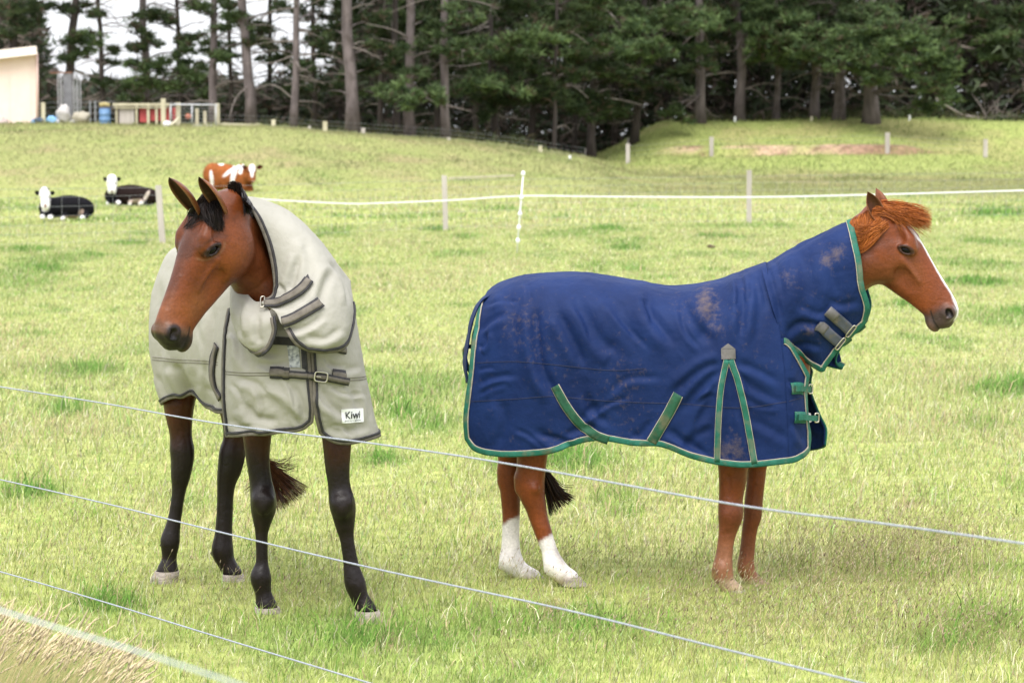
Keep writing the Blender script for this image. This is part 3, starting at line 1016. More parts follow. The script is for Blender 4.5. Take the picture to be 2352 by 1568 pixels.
    for i in range(2300):
        u, w = RNG.random(), RNG.random()
        x0, y0 = 1998 + 54 * u + RNG.normal(0, 3), 474 - 6 * math.sin(u * 3.1) + RNG.normal(2, 3) + 20 * w * w
        lat = -.03 + .075 * w + RNG.normal(0, .006)
        x3 = 2058 + 84 * RNG.random() ** .75
        y3 = 486 + (x3 - 2058) * .22 + 30 * w * (.3 + .7 * RNG.random()) + RNG.normal(0, 10)
        if x3 > 2125: y3 -= 6
        m1 = (x0 + (x3 - x0) * .34, y0 + (y3 - y0) * .12 - 6 * (1 - w))
        m2 = (x0 + (x3 - x0) * .70, y0 + (y3 - y0) * .55 - 7 * (1 - w))
        lift = .006 + .012 * RNG.random()
        st.append(catmull([onh(x0, y0, .004, lat) if w > .5 else B(x0, y0, lat), onh(*m1, lift, lat + .01) if w > .45 else B(*m1, lat + .01), B(*m2, lat * 1.15 + .02), B(x3, y3, lat * 1.2 + RNG.normal(.02, .02))], 9)); cl.append(redc() * (1 - .25 * w))
    mb = MB(); hair(mb, st, .0014, .0003, cl)
    mb.build('forelock', M['hair_red'], root, cols=True, smooth=True)
    st, cl = [], []
    for i in range(1400):
        u = RNG.random()
        if i % 3 == 0:      # short crest hair lying over the poll
            x0, y0 = 1961 + 46 * u, 505 - 29 * u + RNG.normal(0, 2)
            x3, y3 = x0 - 6 + RNG.normal(0, 5), y0 + 26 + 20 * RNG.random()
            m = ((x0 + x3) / 2 - 3, y0 + 12)
            st.append(catmull([B(x0, y0, .012), onh(*m, .006, .07), onh(max(x3, 1966), y3, .007, .09)], 6))
        else:               # long locks swept back from behind the ear
            x0, y0 = 2006 + 34 * u + RNG.normal(0, 2), 496 + 22 * u + RNG.normal(0, 3)
            e = RNG.random()
            x3, y3 = 1966 + 34 * (1 - e) * RNG.random(), 520 + 60 * e + RNG.normal(0, 4)
            m1 = (x0 - (x0 - x3) * .35, y0 + (y3 - y0) * .45 + 7); m2 = (x0 - (x0 - x3) * .72, y0 + (y3 - y0) * .85 + 5)
            L = .004 + .012 * RNG.random()
            st.append(catmull([onh(x0, y0, .004, .08), onh(*m1, L + .008, .09), onh(*m2, L + .008, .1), onh(x3, y3, L, .1)], 8))
        cl.append(redc() * .78)
    mb = MB(); hair(mb, st, .0014, .0005, cl)
    mb.build('mane', M['hair_red'], root, cols=True, smooth=True)
    # ---- tail
    st, cl = [], []
    for i in range(330):
        u, v = RNG.random(), RNG.random()
        x3 = 1262 + 58 * u + RNG.normal(0, 2); y3 = 1182 - 42 * u + RNG.normal(0, 5) - 22 * v * (RNG.random() < .25)
        lat = -.03 + RNG.normal(0, .025)
        st.append(catmull([B(1165, 960, lat * .5), B(1215 + 8 * v, 1040, lat), B(1243 + 22 * u, 1095 - 8 * u, lat), B((1250 + x3) / 2 + 8 * u, (1100 + y3) / 2 + 6, lat), B(x3, y3, lat + RNG.normal(0, .02))], 11))
        k = RNG.random(); cl.append(np.array([.016, .009, .006]) * (1 - k) + np.array([.06, .028, .014]) * k)
    mb = MB(); hair(mb, st, .0035, .0008, cl)
    mb.build('tail', M['hair_brown'], root, cols=True, smooth=True)

    # ---- rug
    fr = (0, .045, .13, .29, .52, .77, 1); lf = (0, .40, .70, .93, 1.0, .985, .95)
    body_ribs = [
        [(1111, 684, 0.0), (1105, 700, .07), (1097, 730, .13), (1087, 790, .19), (1077, 880, .215), (1067, 955, .215), (1070, 1008, .20)],
        [(1122, 667, 0.0), (1119, 684, .09), (1113, 720, .16), (1105, 790, .22), (1096, 880, .24), (1085, 965, .235), (1092, 1034, .22)],
        ((1150, 647), (1140, 1046), .27), ((1205, 630), (1205, 1046), .295), ((1265, 624), (1272, 1037), .305), ((1335, 624), (1335, 1015), .305),
        ((1395, 631), (1385, 1010), .30), ((1460, 642), (1450, 1020), .30), ((1530, 654), (1520, 1024), .305), ((1600, 650), (1590, 1050), .305),
        ((1660, 637), (1655, 1066), .30), ((1712, 618), (1722, 1071), .285),
        [(1758, 600, 0), (1761, 614, .09), (1768, 650, .155), (1786, 724, .205), (1800, 820, .235), (1808, 940, .24), (1812, 1062, .235)]]
    S = Sheet(ribs(body_ribs, fr, lf), 220, 130).outward(B(1450, 850, 0))
    frn = (0, .06, .16, .34, .58, .80, 1); lfn = (0, .46, .76, 1, 1, .80, .42)
    nrib = [
        [(1748, 609, 0), (1752, 624, .088), (1758, 652, .160), (1772, 700, .205), (1784, 740, .214), (1792, 768, .214), (1801, 790, .205)],
        ((1796, 583), (1838, 820), .188), ((1836, 559), (1872, 844), .172), ((1850, 552), (1889, 851), .165), ((1860, 548), (1896, 841), .16), ((1898, 529), (1922, 806), .15), ((1930, 515), (1956, 772), .145),
        [(1955, 505, 0), (1960, 522, .062), (1967, 556, .10), (1977, 605, .125), (1982, 655, .118), (1995, 702, .085), (1988, 740, .05)]]
    Nc = Sheet(ribs(nrib, frn, lfn), 150, 120).outward(B(1850, 690, 0))
    Fb = [
        ([(1232, 705), (1230, 760), (1245, 850), (1280, 915)], 13, .022), ([(1279, 712), (1312, 777), (1342, 840)], 12, .015),
        ([(1315, 667), (1376, 777), (1415, 806)], 15, .016), ([(1489, 667), (1497, 722), (1552, 797)], 13, .018), ([(1560, 668), (1592, 740), (1640, 790)], -12, .012),
        ([(1227, 990), (1275, 1012), (1325, 1030)], 10, .014), ([(1300, 1000), (1330, 985), (1372, 982)], 8, .014), ([(1338, 968), (1352, 945), (1378, 928)], 8, .013),
        ([(1099, 762), (1125, 738), (1165, 718)], 8, .012), ([(1097, 885), (1130, 868), (1190, 860)], 7, .010), ([(1100, 800), (1112, 790), (1120, 760)], 6, .013),
        ([(1400, 905), (1440, 870), (1520, 866)], 8, .008), ([(1452, 995), (1470, 1000), (1500, 960)], 9, .012), ([(1530, 985), (1570, 1010), (1620, 1040)], 10, .012),
        ([(1703, 622), (1707, 690), (1700, 790)], 11, .016), ([(1658, 650), (1640, 720), (1600, 790)], 14, .010), ([(1735, 620), (1745, 700), (1735, 800)], 12, .012),
        ([(1655, 832), (1610, 850), (1540, 905)], 9, .013), ([(1655, 850), (1615, 885), (1560, 950)], 10, .014), ([(1640, 900), (1620, 940), (1590, 1000)], 9, .010),
        ([(1690, 832), (1740, 850), (1790, 880)], 9, .011), ([(1700, 870), (1745, 900), (1800, 925)], 9, .009), ([(1672, 850), (1676, 930), (1670, 1040)], 12, .012),
        ([(1700, 940), (1720, 1000), (1726, 1060)], 9, .008), ([(1640, 980), (1600, 1000), (1570, 1030)], 9, .010), ([(1720, 960), (1770, 985), (1810, 1010)], 10, .009),
        ([(1160, 660), (1180, 720), (1185, 800)], 16, .008), ([(1150, 915), (1160, 970), (1140, 1030)], 12, .010), ([(1380, 660), (1430, 720), (1470, 810)], 14, .010),
        ([(1345, 900), (1360, 940), (1400, 975)], 10, .012)]
    S.folds(Fb, gain=.95)
    S.folds([([(1115, 702), (1150, 690), (1192, 694)], 5, .006), ([(1097, 908), (1130, 890), (1165, 880)], 5, .006), ([(1240, 1000), (1275, 1004), (1310, 1016)], 5, .006), ([(1345, 962), (1400, 926), (1445, 914)], 5, .007),
             ([(1480, 688), (1492, 715), (1500, 745)], 5, .006), ([(1560, 700), (1575, 760), (1612, 803)], 6, .007), ([(1690, 640), (1696, 670), (1694, 705)], 5, .006), ([(1716, 624), (1724, 655), (1722, 695)], 5, .007), ([(1742, 618), (1752, 660), (1760, 710)], 5, .007),
             ([(1642, 905), (1620, 915), (1596, 934)], 5, .006), ([(1700, 905), (1740, 930), (1792, 936)], 5, .006), ([(1210, 645), (1216, 675), (1214, 705)], 6, .005), ([(1098, 852), (1115, 846), (1138, 846)], 4, .006),
             ([(1400, 700), (1440, 750), (1490, 800)], 6, .006), ([(1690, 850), (1715, 880), (1730, 930)], 5, .006), ([(1655, 870), (1630, 905), (1600, 925)], 5, .006), ([(1545, 1000), (1580, 1022), (1630, 1046)], 5, .006),
             ([(1180, 985), (1215, 1000), (1250, 1030)], 5, .006), ([(1320, 700), (1345, 740), (1360, 790)], 6, .006)])
    S.crumple(.0045, 5.5, 3, (1, 1, .7)); S.crumple(.0016, 20, 5, (1, 1, .8))
    # front panel below the neck: grows out of the body's last rib
    ly = proj(S.V[-1])[:, 1]
    j0 = int(np.argmax(ly > 776))
    jj = np.linspace(j0, S.V.shape[1] - 1, 6).round().astype(int)
    pan = [[S.V[-1, j] for j in jj]] + [[B(*q) for q in col] for col in (
           [(1811, 784, .20), (1817, 830, .218), (1820, 886, .222), (1824, 945, .22), (1827, 1000, .217), (1827, 1058, .21)],
           [(1837, 828, .15), (1839, 862, .168), (1840, 908, .172), (1843, 957, .168), (1846, 1002, .163), (1847, 1046, .158)],
           [(1857, 862, .11), (1853, 888, .12), (1851, 922, .12), (1855, 966, .115), (1860, 1002, .11), (1858, 1032, .105)])]
    Pn = Sheet(pan, 70, 110).outward(B(1650, 850, 0))
    pm = sstep(0, .25, np.linspace(0, 1, 70))[:, None]
    Pn.folds([([(1792, 868), (1820, 880), (1846, 900)], 8, .008), ([(1800, 960), (1830, 985), (1850, 1020)], 9, .008)], pm)
    Pn.crumple(.004, 9, 4, mask=pm)
    Fn = [([(1760, 600), (1776, 657), (1797, 745)], 9, .016), ([(1776, 592), (1790, 640), (1800, 700)], 9, .010), ([(1725, 619), (1744, 644), (1752, 690)], 8, .012),
          ([(1806, 770), (1840, 742), (1900, 752)], 9, .016), ([(1812, 800), (1850, 790), (1890, 800)], 8, .010), ([(1835, 700), (1880, 720), (1915, 700)], 10, .009),
          ([(1830, 565), (1850, 640), (1840, 720)], 14, .009), ([(1890, 545), (1905, 620), (1925, 680)], 14, .008), ([(1905, 690), (1935, 700), (1975, 690)], 9, .009)]
    Nc.folds(Fn, gain=.9); Nc.crumple(.004, 6.5, 13, (1, 1, .8)); Nc.crumple(.0015, 22, 15)
    def mirrored(sh):
        m = Sheet.__new__(Sheet); m.V = mirC(sh.V); m.flip = not sh.flip
        return m
    # mud
    def mud(sh, spots, base_):
        p = proj(sh.V); m = np.full(sh.V.shape[:2], base_) + .07 * fbm(sh.V, 5, 3, 41)
        for x, y, rx, ry, a in spots:
            e = np.exp(-(((p[..., 0] - x) / rx) ** 2 + ((p[..., 1] - y) / ry) ** 2))
            m = m + a * e * (.75 + .35 * fbm(sh.V * [1, 1, .6], 16, 3, 55))
        return np.stack([m, m * 0, m * 0], -1)
    sp_b = [(1620, 690, 26, 38, .50), (1645, 745, 30, 40, .22), (1560, 700, 30, 60, .12), (1672, 1035, 32, 30, .30), (1440, 870, 60, 60, .16), (1235, 800, 60, 110, .12), (1190, 740, 50, 60, .12),
            (1400, 960, 90, 60, .12), (1700, 700, 25, 90, .13), (1590, 985, 30, 60, .10), (1280, 1000, 40, 40, .10), (1690, 1010, 40, 40, .16)]
    sp_n = [(1898, 595, 16, 24, .36), (1925, 580, 16, 20, .34), (1805, 630, 18, 14, .26), (1860, 760, 16, 16, .24), (1840, 660, 40, 60, .12), (1930, 700, 30, 40, .12)]
    fp = [(1840, 900, 20, 80, .05)]
    mS, mP, mN = mirrored(S), mirrored(Pn), mirrored(Nc)
    mP.V = mP.V + CD * (.062 * sstep(.1, .9, np.linspace(0, 1, 70))[:, None] * sstep(.25, .8, np.linspace(0, 1, 110))[None, :])[..., None]
    _k = int(np.argmax(proj(Nc.V[:, -1])[:, 1]))
    mN.V = mN.V + (CD * .085)[None, None, :] * (np.exp(-((np.arange(150) - _k) / 26.0) ** 2)[:, None] * sstep(.55, 1, np.linspace(0, 1, 120))[None, :])[..., None]
    rug = build_sheets('rug', [S, coarse(mS), Pn, coarse(mP)], M['navy'], root, .007, [mud(S, sp_b, .135), None, mud(Pn, fp, .1), None])
    neck = build_sheets('neck_cover', [Nc, coarse(mN)], M['navy'], root, .007, [mud(Nc, sp_n, .14), None])
    bS, bP, bN = S.bvh(), Pn.bvh(), Nc.bvh()
    ctr = B(1480, 850, 0)
    # tail flap
    fl = []
    for lat in (-.10, -.06, 0, .06, .10):
        k = abs(lat) * 60
        fl.append([B(1122 + k, 670 + k, lat), B(1100 + k, 690, lat), B(1083 + k, 722, lat), B(1070 + k, 775, lat), B(1064 + k, 830, lat), B(1068 + k, 880, lat)])
    Tf = Sheet(fl, 24, 40).outward(B(1300, 800, 0)); Tf.crumple(.006, 9, 7)
    build_sheets('tail_flap', [Tf], M['navy'], rug, .006)
    # edge binding: rear edge and hem, both sides; front panel; neck cover
    def edge(sh, which):
        if which == 'rear': return sh.V[0, 21:]
        if which == 'hem': return sh.V[:, -1]
        if which == 'front': return sh.V[-1, :]
        if which == 'top': return sh.V[:, 0]
    def bind(paths, bv, parent, inner, name='binding'):
        mb, mc = MB(), MB()
        for p in paths:
            p = resample(p, max(12, int(len(p))))
            # which side is inwards
            T = unit(np.gradient(p, axis=0)); k = len(p) // 2
            h = bv.find_nearest(Vector(p[k])); n = np.array(h[1])
            sd = np.cross(n, T[k])
            sgn = 1 if sd @ (inner - p[k]) > 0 else -1
            if sgn > 0:
                strip(mb, p, bv, .023, .004, .002, .005, 3, outref=inner); strip(mc, p, bv, .0258, -.022, .003, .004, 1, outref=inner)
            else:
                strip(mb, p, bv, .004, .023, .002, .005, 3, outref=inner); strip(mc, p, bv, -.022, .0258, .003, .004, 1, outref=inner)
        mb.build(name, M['green_tape'], parent, smooth=True)
        mc.build('piping', M['cream'], parent, smooth=True)
    bSP = joint_bvh(S, Pn)
    path = np.concatenate([edge(S, 'rear'), edge(S, 'hem')[3:], edge(Pn, 'hem')[3:], edge(Pn, 'front')[::-1][3:]])
    bind([path], bSP, rug, ctr)
    bind([edge(Pn, 'top')[8:]], bP, rug, B(1780, 940, .05))
    bmS, bmP, bmN = mS.bvh(), mP.bvh(), mN.bvh()
    bind([np.concatenate([edge(mS, 'rear'), edge(mS, 'hem')[3:], edge(mP, 'hem')[3:], edge(mP, 'front')[::-1][3:]])], joint_bvh(mS, mP), rug, ctr)
    bind([edge(mP, 'top')[8:]], bmP, rug, B(1780, 900, 0))
    nin = B(1850, 690, 0)
    hemn = edge(Nc, 'hem')
    kc = int(np.argmax(proj(hemn)[:, 1]))
    bind([hemn[:kc + 1], hemn[kc:]], bN, neck, nin)
    bind([edge(Nc, 'front')], bN, neck, nin)
    hm = edge(mN, 'hem')
    bind([hm[:kc + 1], hm[kc:], edge(mN, 'front')], bmN, neck, nin)
    # seams
    for pts in ([(1078, 922), (1180, 916), (1260, 910), (1300, 912), (1390, 920), (1500, 925), (1560, 926), (1650, 934), (1720, 935), (1806, 922)], [(1095, 833), (1180, 830), (1260, 836), (1400, 850), (1480, 846)]):
        mb = MB(); strip(mb, px_path(bS, pts, 90), bS, .0016, .0016, .0006, .0015, 1); mb.build('seam', M['lining'], rug)
    mb = MB(); strip(mb, px_path(bP, [(1812, 921), (1826, 917), (1846, 912)], 16), bP, .0016, .0016, .0006, .0015, 1)
    mb.build('seam', M['lining'], rug)
    # webbing straps with cream edges
    def webbing(pts, w, bv, parent, name, m='green_web', n=30, lift=.004):
        p = px_path(bv, pts, n)
        mb = MB(); strip(mb, p, bv, w / 2, w / 2, lift + .0012, .0035, 4)
        o = mb.build(name, M[m], parent, smooth=True)
        mc = MB(); strip(mc, p, bv, w / 2 + .0026, w / 2 + .0026, lift, .003, 4)
        mc.build('piping', M['cream'], parent, smooth=True)
        return o
    webbing([(1276, 886), (1298, 928), (1330, 970), (1364, 997), (1398, 1010)], .040, bS, rug, 'surcingle')
    webbing([(1559, 906), (1532, 955), (1506, 998), (1496, 1014)], .046, bS, rug, 'surcingle')
    webbing([(1669, 826), (1656, 890), (1650, 970), (1647, 1060)], .024, bS, rug, 'gusset_tape', 'green_tape')
    webbing([(1678, 826), (1698, 885), (1717, 970), (1733, 1064)], .026, bS, rug, 'gusset_tape', 'green_tape')
    mb = MB()
    patch_px(mb, bS, [(1656, 801), (1689, 801), (1690, 824), (1657, 825)], .007, .004)
    patch_px(mb, bS, [(1656, 801), (1672, 789), (1673, 789), (1689, 801)], .007, .004)
    mb.build('gusset_patch', M['patch'], rug)
    # neck straps
    for q, (bx, by), tabs in (([(1902, 713), (1930, 737), (1955, 760)], (1956, 761), [(1950, 764), (1970, 757), (1984, 746)]),
                              ([(1875, 744), (1905, 768), (1931, 789)], (1931, 790), [(1926, 792), (1940, 786), (1952, 776)])):
        p = px_path(bN, q, 20)
        mb = MB(); strip(mb, p, bN, .026, .026, .010, .004, 4); mb.build('neck_strap', M['grey_strap'], neck, smooth=True)
        mb = MB(); strip(mb, p[:7], bN, .023, .023, .0125, .003, 2); mb.build('strap_end', M['patch'], neck, smooth=True)
        h = hit(bN, bx - 4, by - 4)
        mb = MB(); ring(mb, h[0] + h[1] * .016, h[1], B(bx, by, 0) - B(bx - 10, by - 8, 0), .010, .033, .0032); mb.build('buckle', M['metal'], neck, smooth=True)
        pt = [B(x, y, .05 - .015 * k) for k, (x, y) in enumerate(tabs)]
        mb = MB()
        mb.tube(catmull(pt, 10), [.016] * 10, 6); mb.build('strap_tab', M['green_web'], neck, smooth=True)
    # chest straps and buckles
    for y, x0, x1, dx in ((892, 1818, 1862, 0), (958, 1825, 1876, 4)):
        p = px_path(bP, [(x0, y), (x0 + 12, y), (x0 + 24, y + 1)], 10)
        mb = MB(); strip(mb, p, bP, .027, .027, .003, .004, 3); mb.build('chest_strap', M['green_tape'], rug, smooth=True)
        p0 = B(x0 + 8, y, .245); p1 = B(x0 + 24, y, .20); p2 = B(x1 - 12, y + 2, .13); p3 = B(x1 + 2, y + 2, .06)
        pts = catmull([p0, p1, p2, p3], 12)
        mb = MB()
        up = np.array([0, 0, 1.0])
        T = unit(np.gradient(pts, axis=0)); N_ = unit(np.cross(T, up))
        V = np.concatenate([pts + up * .013 + N_ * .003, pts - up * .013 + N_ * .003, pts - up * .013 - N_ * .003, pts + up * .013 - N_ * .003])
        i = np.arange(48).reshape(4, 12)
        Q = np.concatenate([np.stack([i[a, :-1], i[a, 1:], i[(a + 1) % 4, 1:], i[(a + 1) % 4, :-1]], -1) for a in range(4)])
        mb.addq(V, Q); mb.build('chest_strap', M['green_tape'], rug)
        mb = MB(); ring(mb, B(x1, y + 1, .075), CN * .8 + CD * .6, up, .021, .011, .0036); mb.build('buckle', M['metal'], rug, smooth=True)
    mb = MB()
    V = [B(1852, 945, .05), B(1862, 950, .05), B(1864, 968, .05), B(1857, 972, .05), B(1850, 958, .05)]
    V = V + [v - CN * .006 for v in V]
    mb.add(V, [(0, 1, 2, 3, 4), (9, 8, 7, 6, 5)] + [(k, k + 5, (k + 1) % 5 + 5, (k + 1) % 5) for k in range(5)])
    mb.build('chest_pad', M['white_print'], rug)
    # tail strap loop
    mb = MB()
    mb.tube(catmull([B(1100, 792, .17), B(1085, 795, .05), B(1068, 800, -.02), B(1069, 825, -.03), B(1078, 850, 0.02), B(1090, 856, .12)], 20), .011, 6)
    mb.build('tail_strap', M['green_web'], rug, smooth=True)
    rebase(root)
    return root
# ------------------------------------------------------------ the bay horse in the pale rug
BO = np.array([-.87, 12.32, 0.0])
BF = unit(np.array([.35, -.937, 0.0]))
BL = np.array([-BF[1], BF[0], 0.0])         # its left side
def Bb(x, y, z): return BO + BF * x + BL * y + np.array([0, 0, z])
def mirB(P):
    P = np.asarray(P, float)
    return P - 2 * ((P - BO) @ BL)[..., None] * BL
def A3(g): return np.array([[at(*p) for p in col] for col in g])

def put(C, m, col):
    C[:] = C * (1 - m[:, None]) + np.array(col) * m[:, None]

def build_bay():
    root = empty('horse', (BO[0] - .25, BO[1] + .6, 0.0))
    tag(root, 'dark bay horse in a pale sage green rug with its head turned to the left', 'horse')
    # ---- body: head
    hs = 1.10
    hf = unit(np.array([-.743, -.669, 0]))
    pit = math.radians(69)
    tdir = math.cos(pit) * hf + np.array([0, 0, -math.sin(pit)])
    ndir = math.sin(pit) * hf + np.array([0, 0, math.cos(pit)])
    ldir = np.array([-hf[1], hf[0], 0]) * 1.0      # its left, towards the right of the picture
    ca, sa = math.cos(.07), math.sin(.07)
    R = np.array([[ca, 0, sa], [0, 1, 0], [-sa, 0, ca]]) @ np.stack([tdir, ldir, ndir], 1)
    eye = at(487, 573, 12.15)
    hO = eye - hs * (R @ np.array([.077, .092, -.064]))
    F = Field(at(318, 880, 11.75) * [1, 0, 1] + [0, 11.70, 0], at(655, 425, 12.0) * [1, 0, 1] + [0, 12.72, 0.02], .0048)
    add_head(F, hO, R, hs, 1.10)
    F.chain([(at(505, 508, 12.34), .065), (at(535, 510, 12.42), .085), (at(590, 536, 12.54), .085), (at(640, 580, 12.64), .09)], k=.05)
    F.chain([(at(520, 560, 12.38), .085), (at(560, 600, 12.45), .105), (at(585, 640, 12.50), .105), (at(630, 690, 12.54), .12)], k=.06)
    F.chain([(at(500, 474, 12.34), .03), (at(548, 480, 12.43), .03)], k=.05)
    Vh, Qh = F.skin(2)
    # ---- body: trunk and legs
    Rb = np.stack([BF, BL, np.array([0, 0, 1.0])], 1)
    F2 = Field([-2.0, 12.05, -.03], [-.45, 14.25, 1.72], .0098)
    F2.ell(Bb(-.85, 0, 1.17), (.62, .235, .28), Rb, k=.08)
    F2.ell(Bb(-1.42, 0, 1.22), (.30, .235, .28), Rb, k=.08)
    F2.ell(Bb(-.32, 0, 1.17), (.25, .19, .28), Rb, k=.08)
    F2.chain([(Bb(-.35, 0, 1.35), .15), (at(680, 640, 12.62), .13), (at(630, 640, 12.56), .12)], k=.06)
    def fn(Y): return lambda q: at(q[0], q[1], q[3] if len(q) > 3 else Y)
    legs = [
        ([(470, 800, 60, 13.62), (420, 890, 40, 13.62), (411, 930, 36), (415, 994, 26), (418, 1030, 28.5), (419, 1055, 27), (415, 1092, 23), (411, 1126, 16.5), (406, 1160, 15.5), (402, 1185, 15.8), (396, 1215, 18.5), (391, 1240, 23), (390, 1258, 20.5), (389, 1280, 17), (387, 1298, 21), (385, 1312, 26)], 13.6),
        ([(545, 850, 75, 13.6), (543, 940, 40, 13.64), (541, 1002, 28), (534, 1039, 31), (528, 1075, 28.5), (522, 1098, 24), (518, 1130, 20), (516, 1182, 19.5), (513, 1230, 21), (511, 1262, 26), (516, 1282, 22.5), (526, 1302, 21), (533, 1317, 24)], 13.65),
        ([(605, 860, 65, 12.72), (592, 940, 44), (591, 998, 34), (592, 1051, 28), (598, 1100, 26), (604, 1138, 29.5), (605, 1165, 30), (603, 1192, 23), (601, 1225, 15.5), (602, 1287, 14.5), (600, 1310, 20), (599, 1326, 25), (602, 1345, 21.5), (605, 1362, 19.5), (609, 1380, 22.5), (612, 1393, 26)], 12.76),
        ([(752, 860, 52, 12.62), (770, 950, 40, 12.56), (774, 1013, 34), (775, 1070, 29), (779, 1114, 26), (785, 1150, 30), (789, 1172, 29), (792, 1204, 23), (797, 1238, 17), (805, 1287, 17.5), (811, 1320, 22), (816, 1340, 25), (822, 1360, 22), (829, 1377, 21), (837, 1393, 24), (841, 1403, 26)], 12.52)]
    for L, Y in legs:
        F2.chain(leg_chain(L, fn(Y)), k=.022)
    for px, py, Y in ((605, 1150, 12.72), (786, 1160, 12.48)):
        F2.ell(at(px, py, Y), (.048, .045, .055), None, k=.03)
    for (x, y, x1, y1, Y) in ((418, 1040, 419, 1020, 13.67), (531, 1050, 536, 1028, 13.72)):
        F2.cone(at(x, y, Y), at(x1, y1, Y), .036, .036, k=.03)
    for (x, y, Y) in ((582, 1328, 12.80), (808, 1345, 12.58), (490, 1266, 13.68), (372, 1246, 13.65)):
        F2.cone(at(x + 6, y, Y), at(x, y + 6, Y), .022, .014, k=.02)
    for (x0, y0, x1, y1, Y, s_) in ((590, 1222, 592, 1298, 12.73, 1), (612, 1222, 613, 1298, 12.73, 1), (789, 1225, 796, 1300, 12.48, 1), (808, 1225, 818, 1300, 12.48, 1), (764, 1040, 770, 1110, 12.44, 1), (505, 1110, 503, 1225, 13.58, 1), (530, 1110, 526, 1225, 13.58, 1)):
        F2.cone(at(x0, y0, Y), at(x1, y1, Y), .008, .008, k=.016, cut=True)
    for (x, y, Y) in ((594, 1146, 12.70), (617, 1150, 12.70), (604, 1168, 12.695), (775, 1155, 12.46), (797, 1152, 12.46), (787, 1174, 12.455)):
        F2.ell(at(x, y, Y), (.020, .016, .024), None, k=.022)
    Vb, Qb = F2.skin(2)
    # ---- coat colours
    nz = fbm(Vh, 20, 3, 14); nb = fbm(Vh, 6, 3, 17)
    C = np.array([.155, .038, .0095]) * (1 + .28 * nb[:, None] + .12 * nz[:, None])
    q = head_local(Vh, hO, R, hs); t, l, n = q[:, 0], q[:, 1], q[:, 2]
    put(C, sstep(-.05, .12, t) * sstep(.06, .03, np.abs(l) + .01 * nz) * sstep(-.09, -.03, n) * .55, (.060, .024, .017))       # dark stripe down the face
    put(C, np.exp(-((t - .05) / .09) ** 2 - ((n + .17) / .07) ** 2) * sstep(.04, .07, np.abs(l)) * .5, (.25, .070, .020))  # lighter jowl: a soft highlight painted into the coat colour
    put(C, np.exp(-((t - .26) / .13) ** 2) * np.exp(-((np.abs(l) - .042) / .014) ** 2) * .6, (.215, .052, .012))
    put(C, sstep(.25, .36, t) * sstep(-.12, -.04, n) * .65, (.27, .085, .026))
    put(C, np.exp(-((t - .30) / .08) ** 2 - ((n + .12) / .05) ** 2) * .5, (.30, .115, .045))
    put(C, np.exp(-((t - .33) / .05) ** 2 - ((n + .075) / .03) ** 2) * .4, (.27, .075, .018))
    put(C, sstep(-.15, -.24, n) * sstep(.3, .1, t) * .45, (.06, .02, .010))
    put(C, sstep(.385, .425, t - .12 * (n + .06) + .02 * nz) * .8, (.13, .075, .05))
    put(C, sstep(.425, .452, t - .30 * (n + .06) + .012 * nz) * .96, (.014, .011, .011))
    put(C, sstep(.042, .026, np.hypot((t - .432) * .95, n + .060)) * sstep(.03, .045, np.abs(l)) * .93, (.015, .012, .013))
    put(C, sstep(.40, .43, t) * sstep(-.145, -.17, n) * .5, (.14, .08, .05))
    eu, ev = eye_uv(t, n); er = np.hypot(eu / .040, ev / .022)
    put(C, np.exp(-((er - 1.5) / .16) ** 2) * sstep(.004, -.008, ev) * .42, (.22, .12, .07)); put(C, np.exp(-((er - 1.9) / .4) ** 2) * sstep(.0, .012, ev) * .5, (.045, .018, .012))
    put(C, sstep(1.35, .9, er) * .93, (.016, .011, .010)); put(C, sstep(.006, .002, mouth_dist(t, n)) * .8, (.010, .008, .008))
    put(C, sstep(-.10, -.16, t) * .25, (.10, .03, .012))
    nzb = fbm(Vb, 18, 3, 24)
    px = proj(Vb)
    Cb = np.array([.085, .023, .009]) * (1 + .2 * nzb[:, None])
    Cb = np.tile(Cb, (1, 1))
    yb = px[:, 1] + 16 * nzb
    put(Cb, sstep(925, 1055, yb - 45 * sstep(500, 640, px[:, 0])) * .97, (.0105, .0072, .0068))
    put(Cb, sstep(1060, 1400, yb) * sstep(.25, .7, fbm(Vb * [1, 1, .35], 22, 3, 32)) * .16, (.06, .037, .027))
    V = np.concatenate([Vh, Vb]); Q = np.concatenate([Qh, Qb + len(Vh)])
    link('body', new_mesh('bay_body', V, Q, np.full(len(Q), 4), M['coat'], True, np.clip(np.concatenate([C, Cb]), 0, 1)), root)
    for (tx, ty), (bx, by), rt, rb, Y, fw in (((384, 1315), (374, 1342), 28.5, 36, 13.58, (-.3, -1)), ((534, 1322), (541, 1349), 25, 31, 13.62, (.35, -1)),
                                             ((613, 1398), (620, 1417), 28.5, 34, 12.72, (.35, -1)), ((843, 1406), (850, 1434), 28.5, 37, 12.48, (.3, -1))):
        mb = MB(); s = Y / FPX
        b = at(bx, by, Y); b[2] = min(b[2], 0.0)
        hoof_mesh(mb, at(tx, ty - 5, Y), b, rt * s, rb * s, fw)
        mb.build('hoof', M['hoof'], root, smooth=True)
    for e in (1, -1):
        add_eye(root, hO, R, hs, e, 1.10)
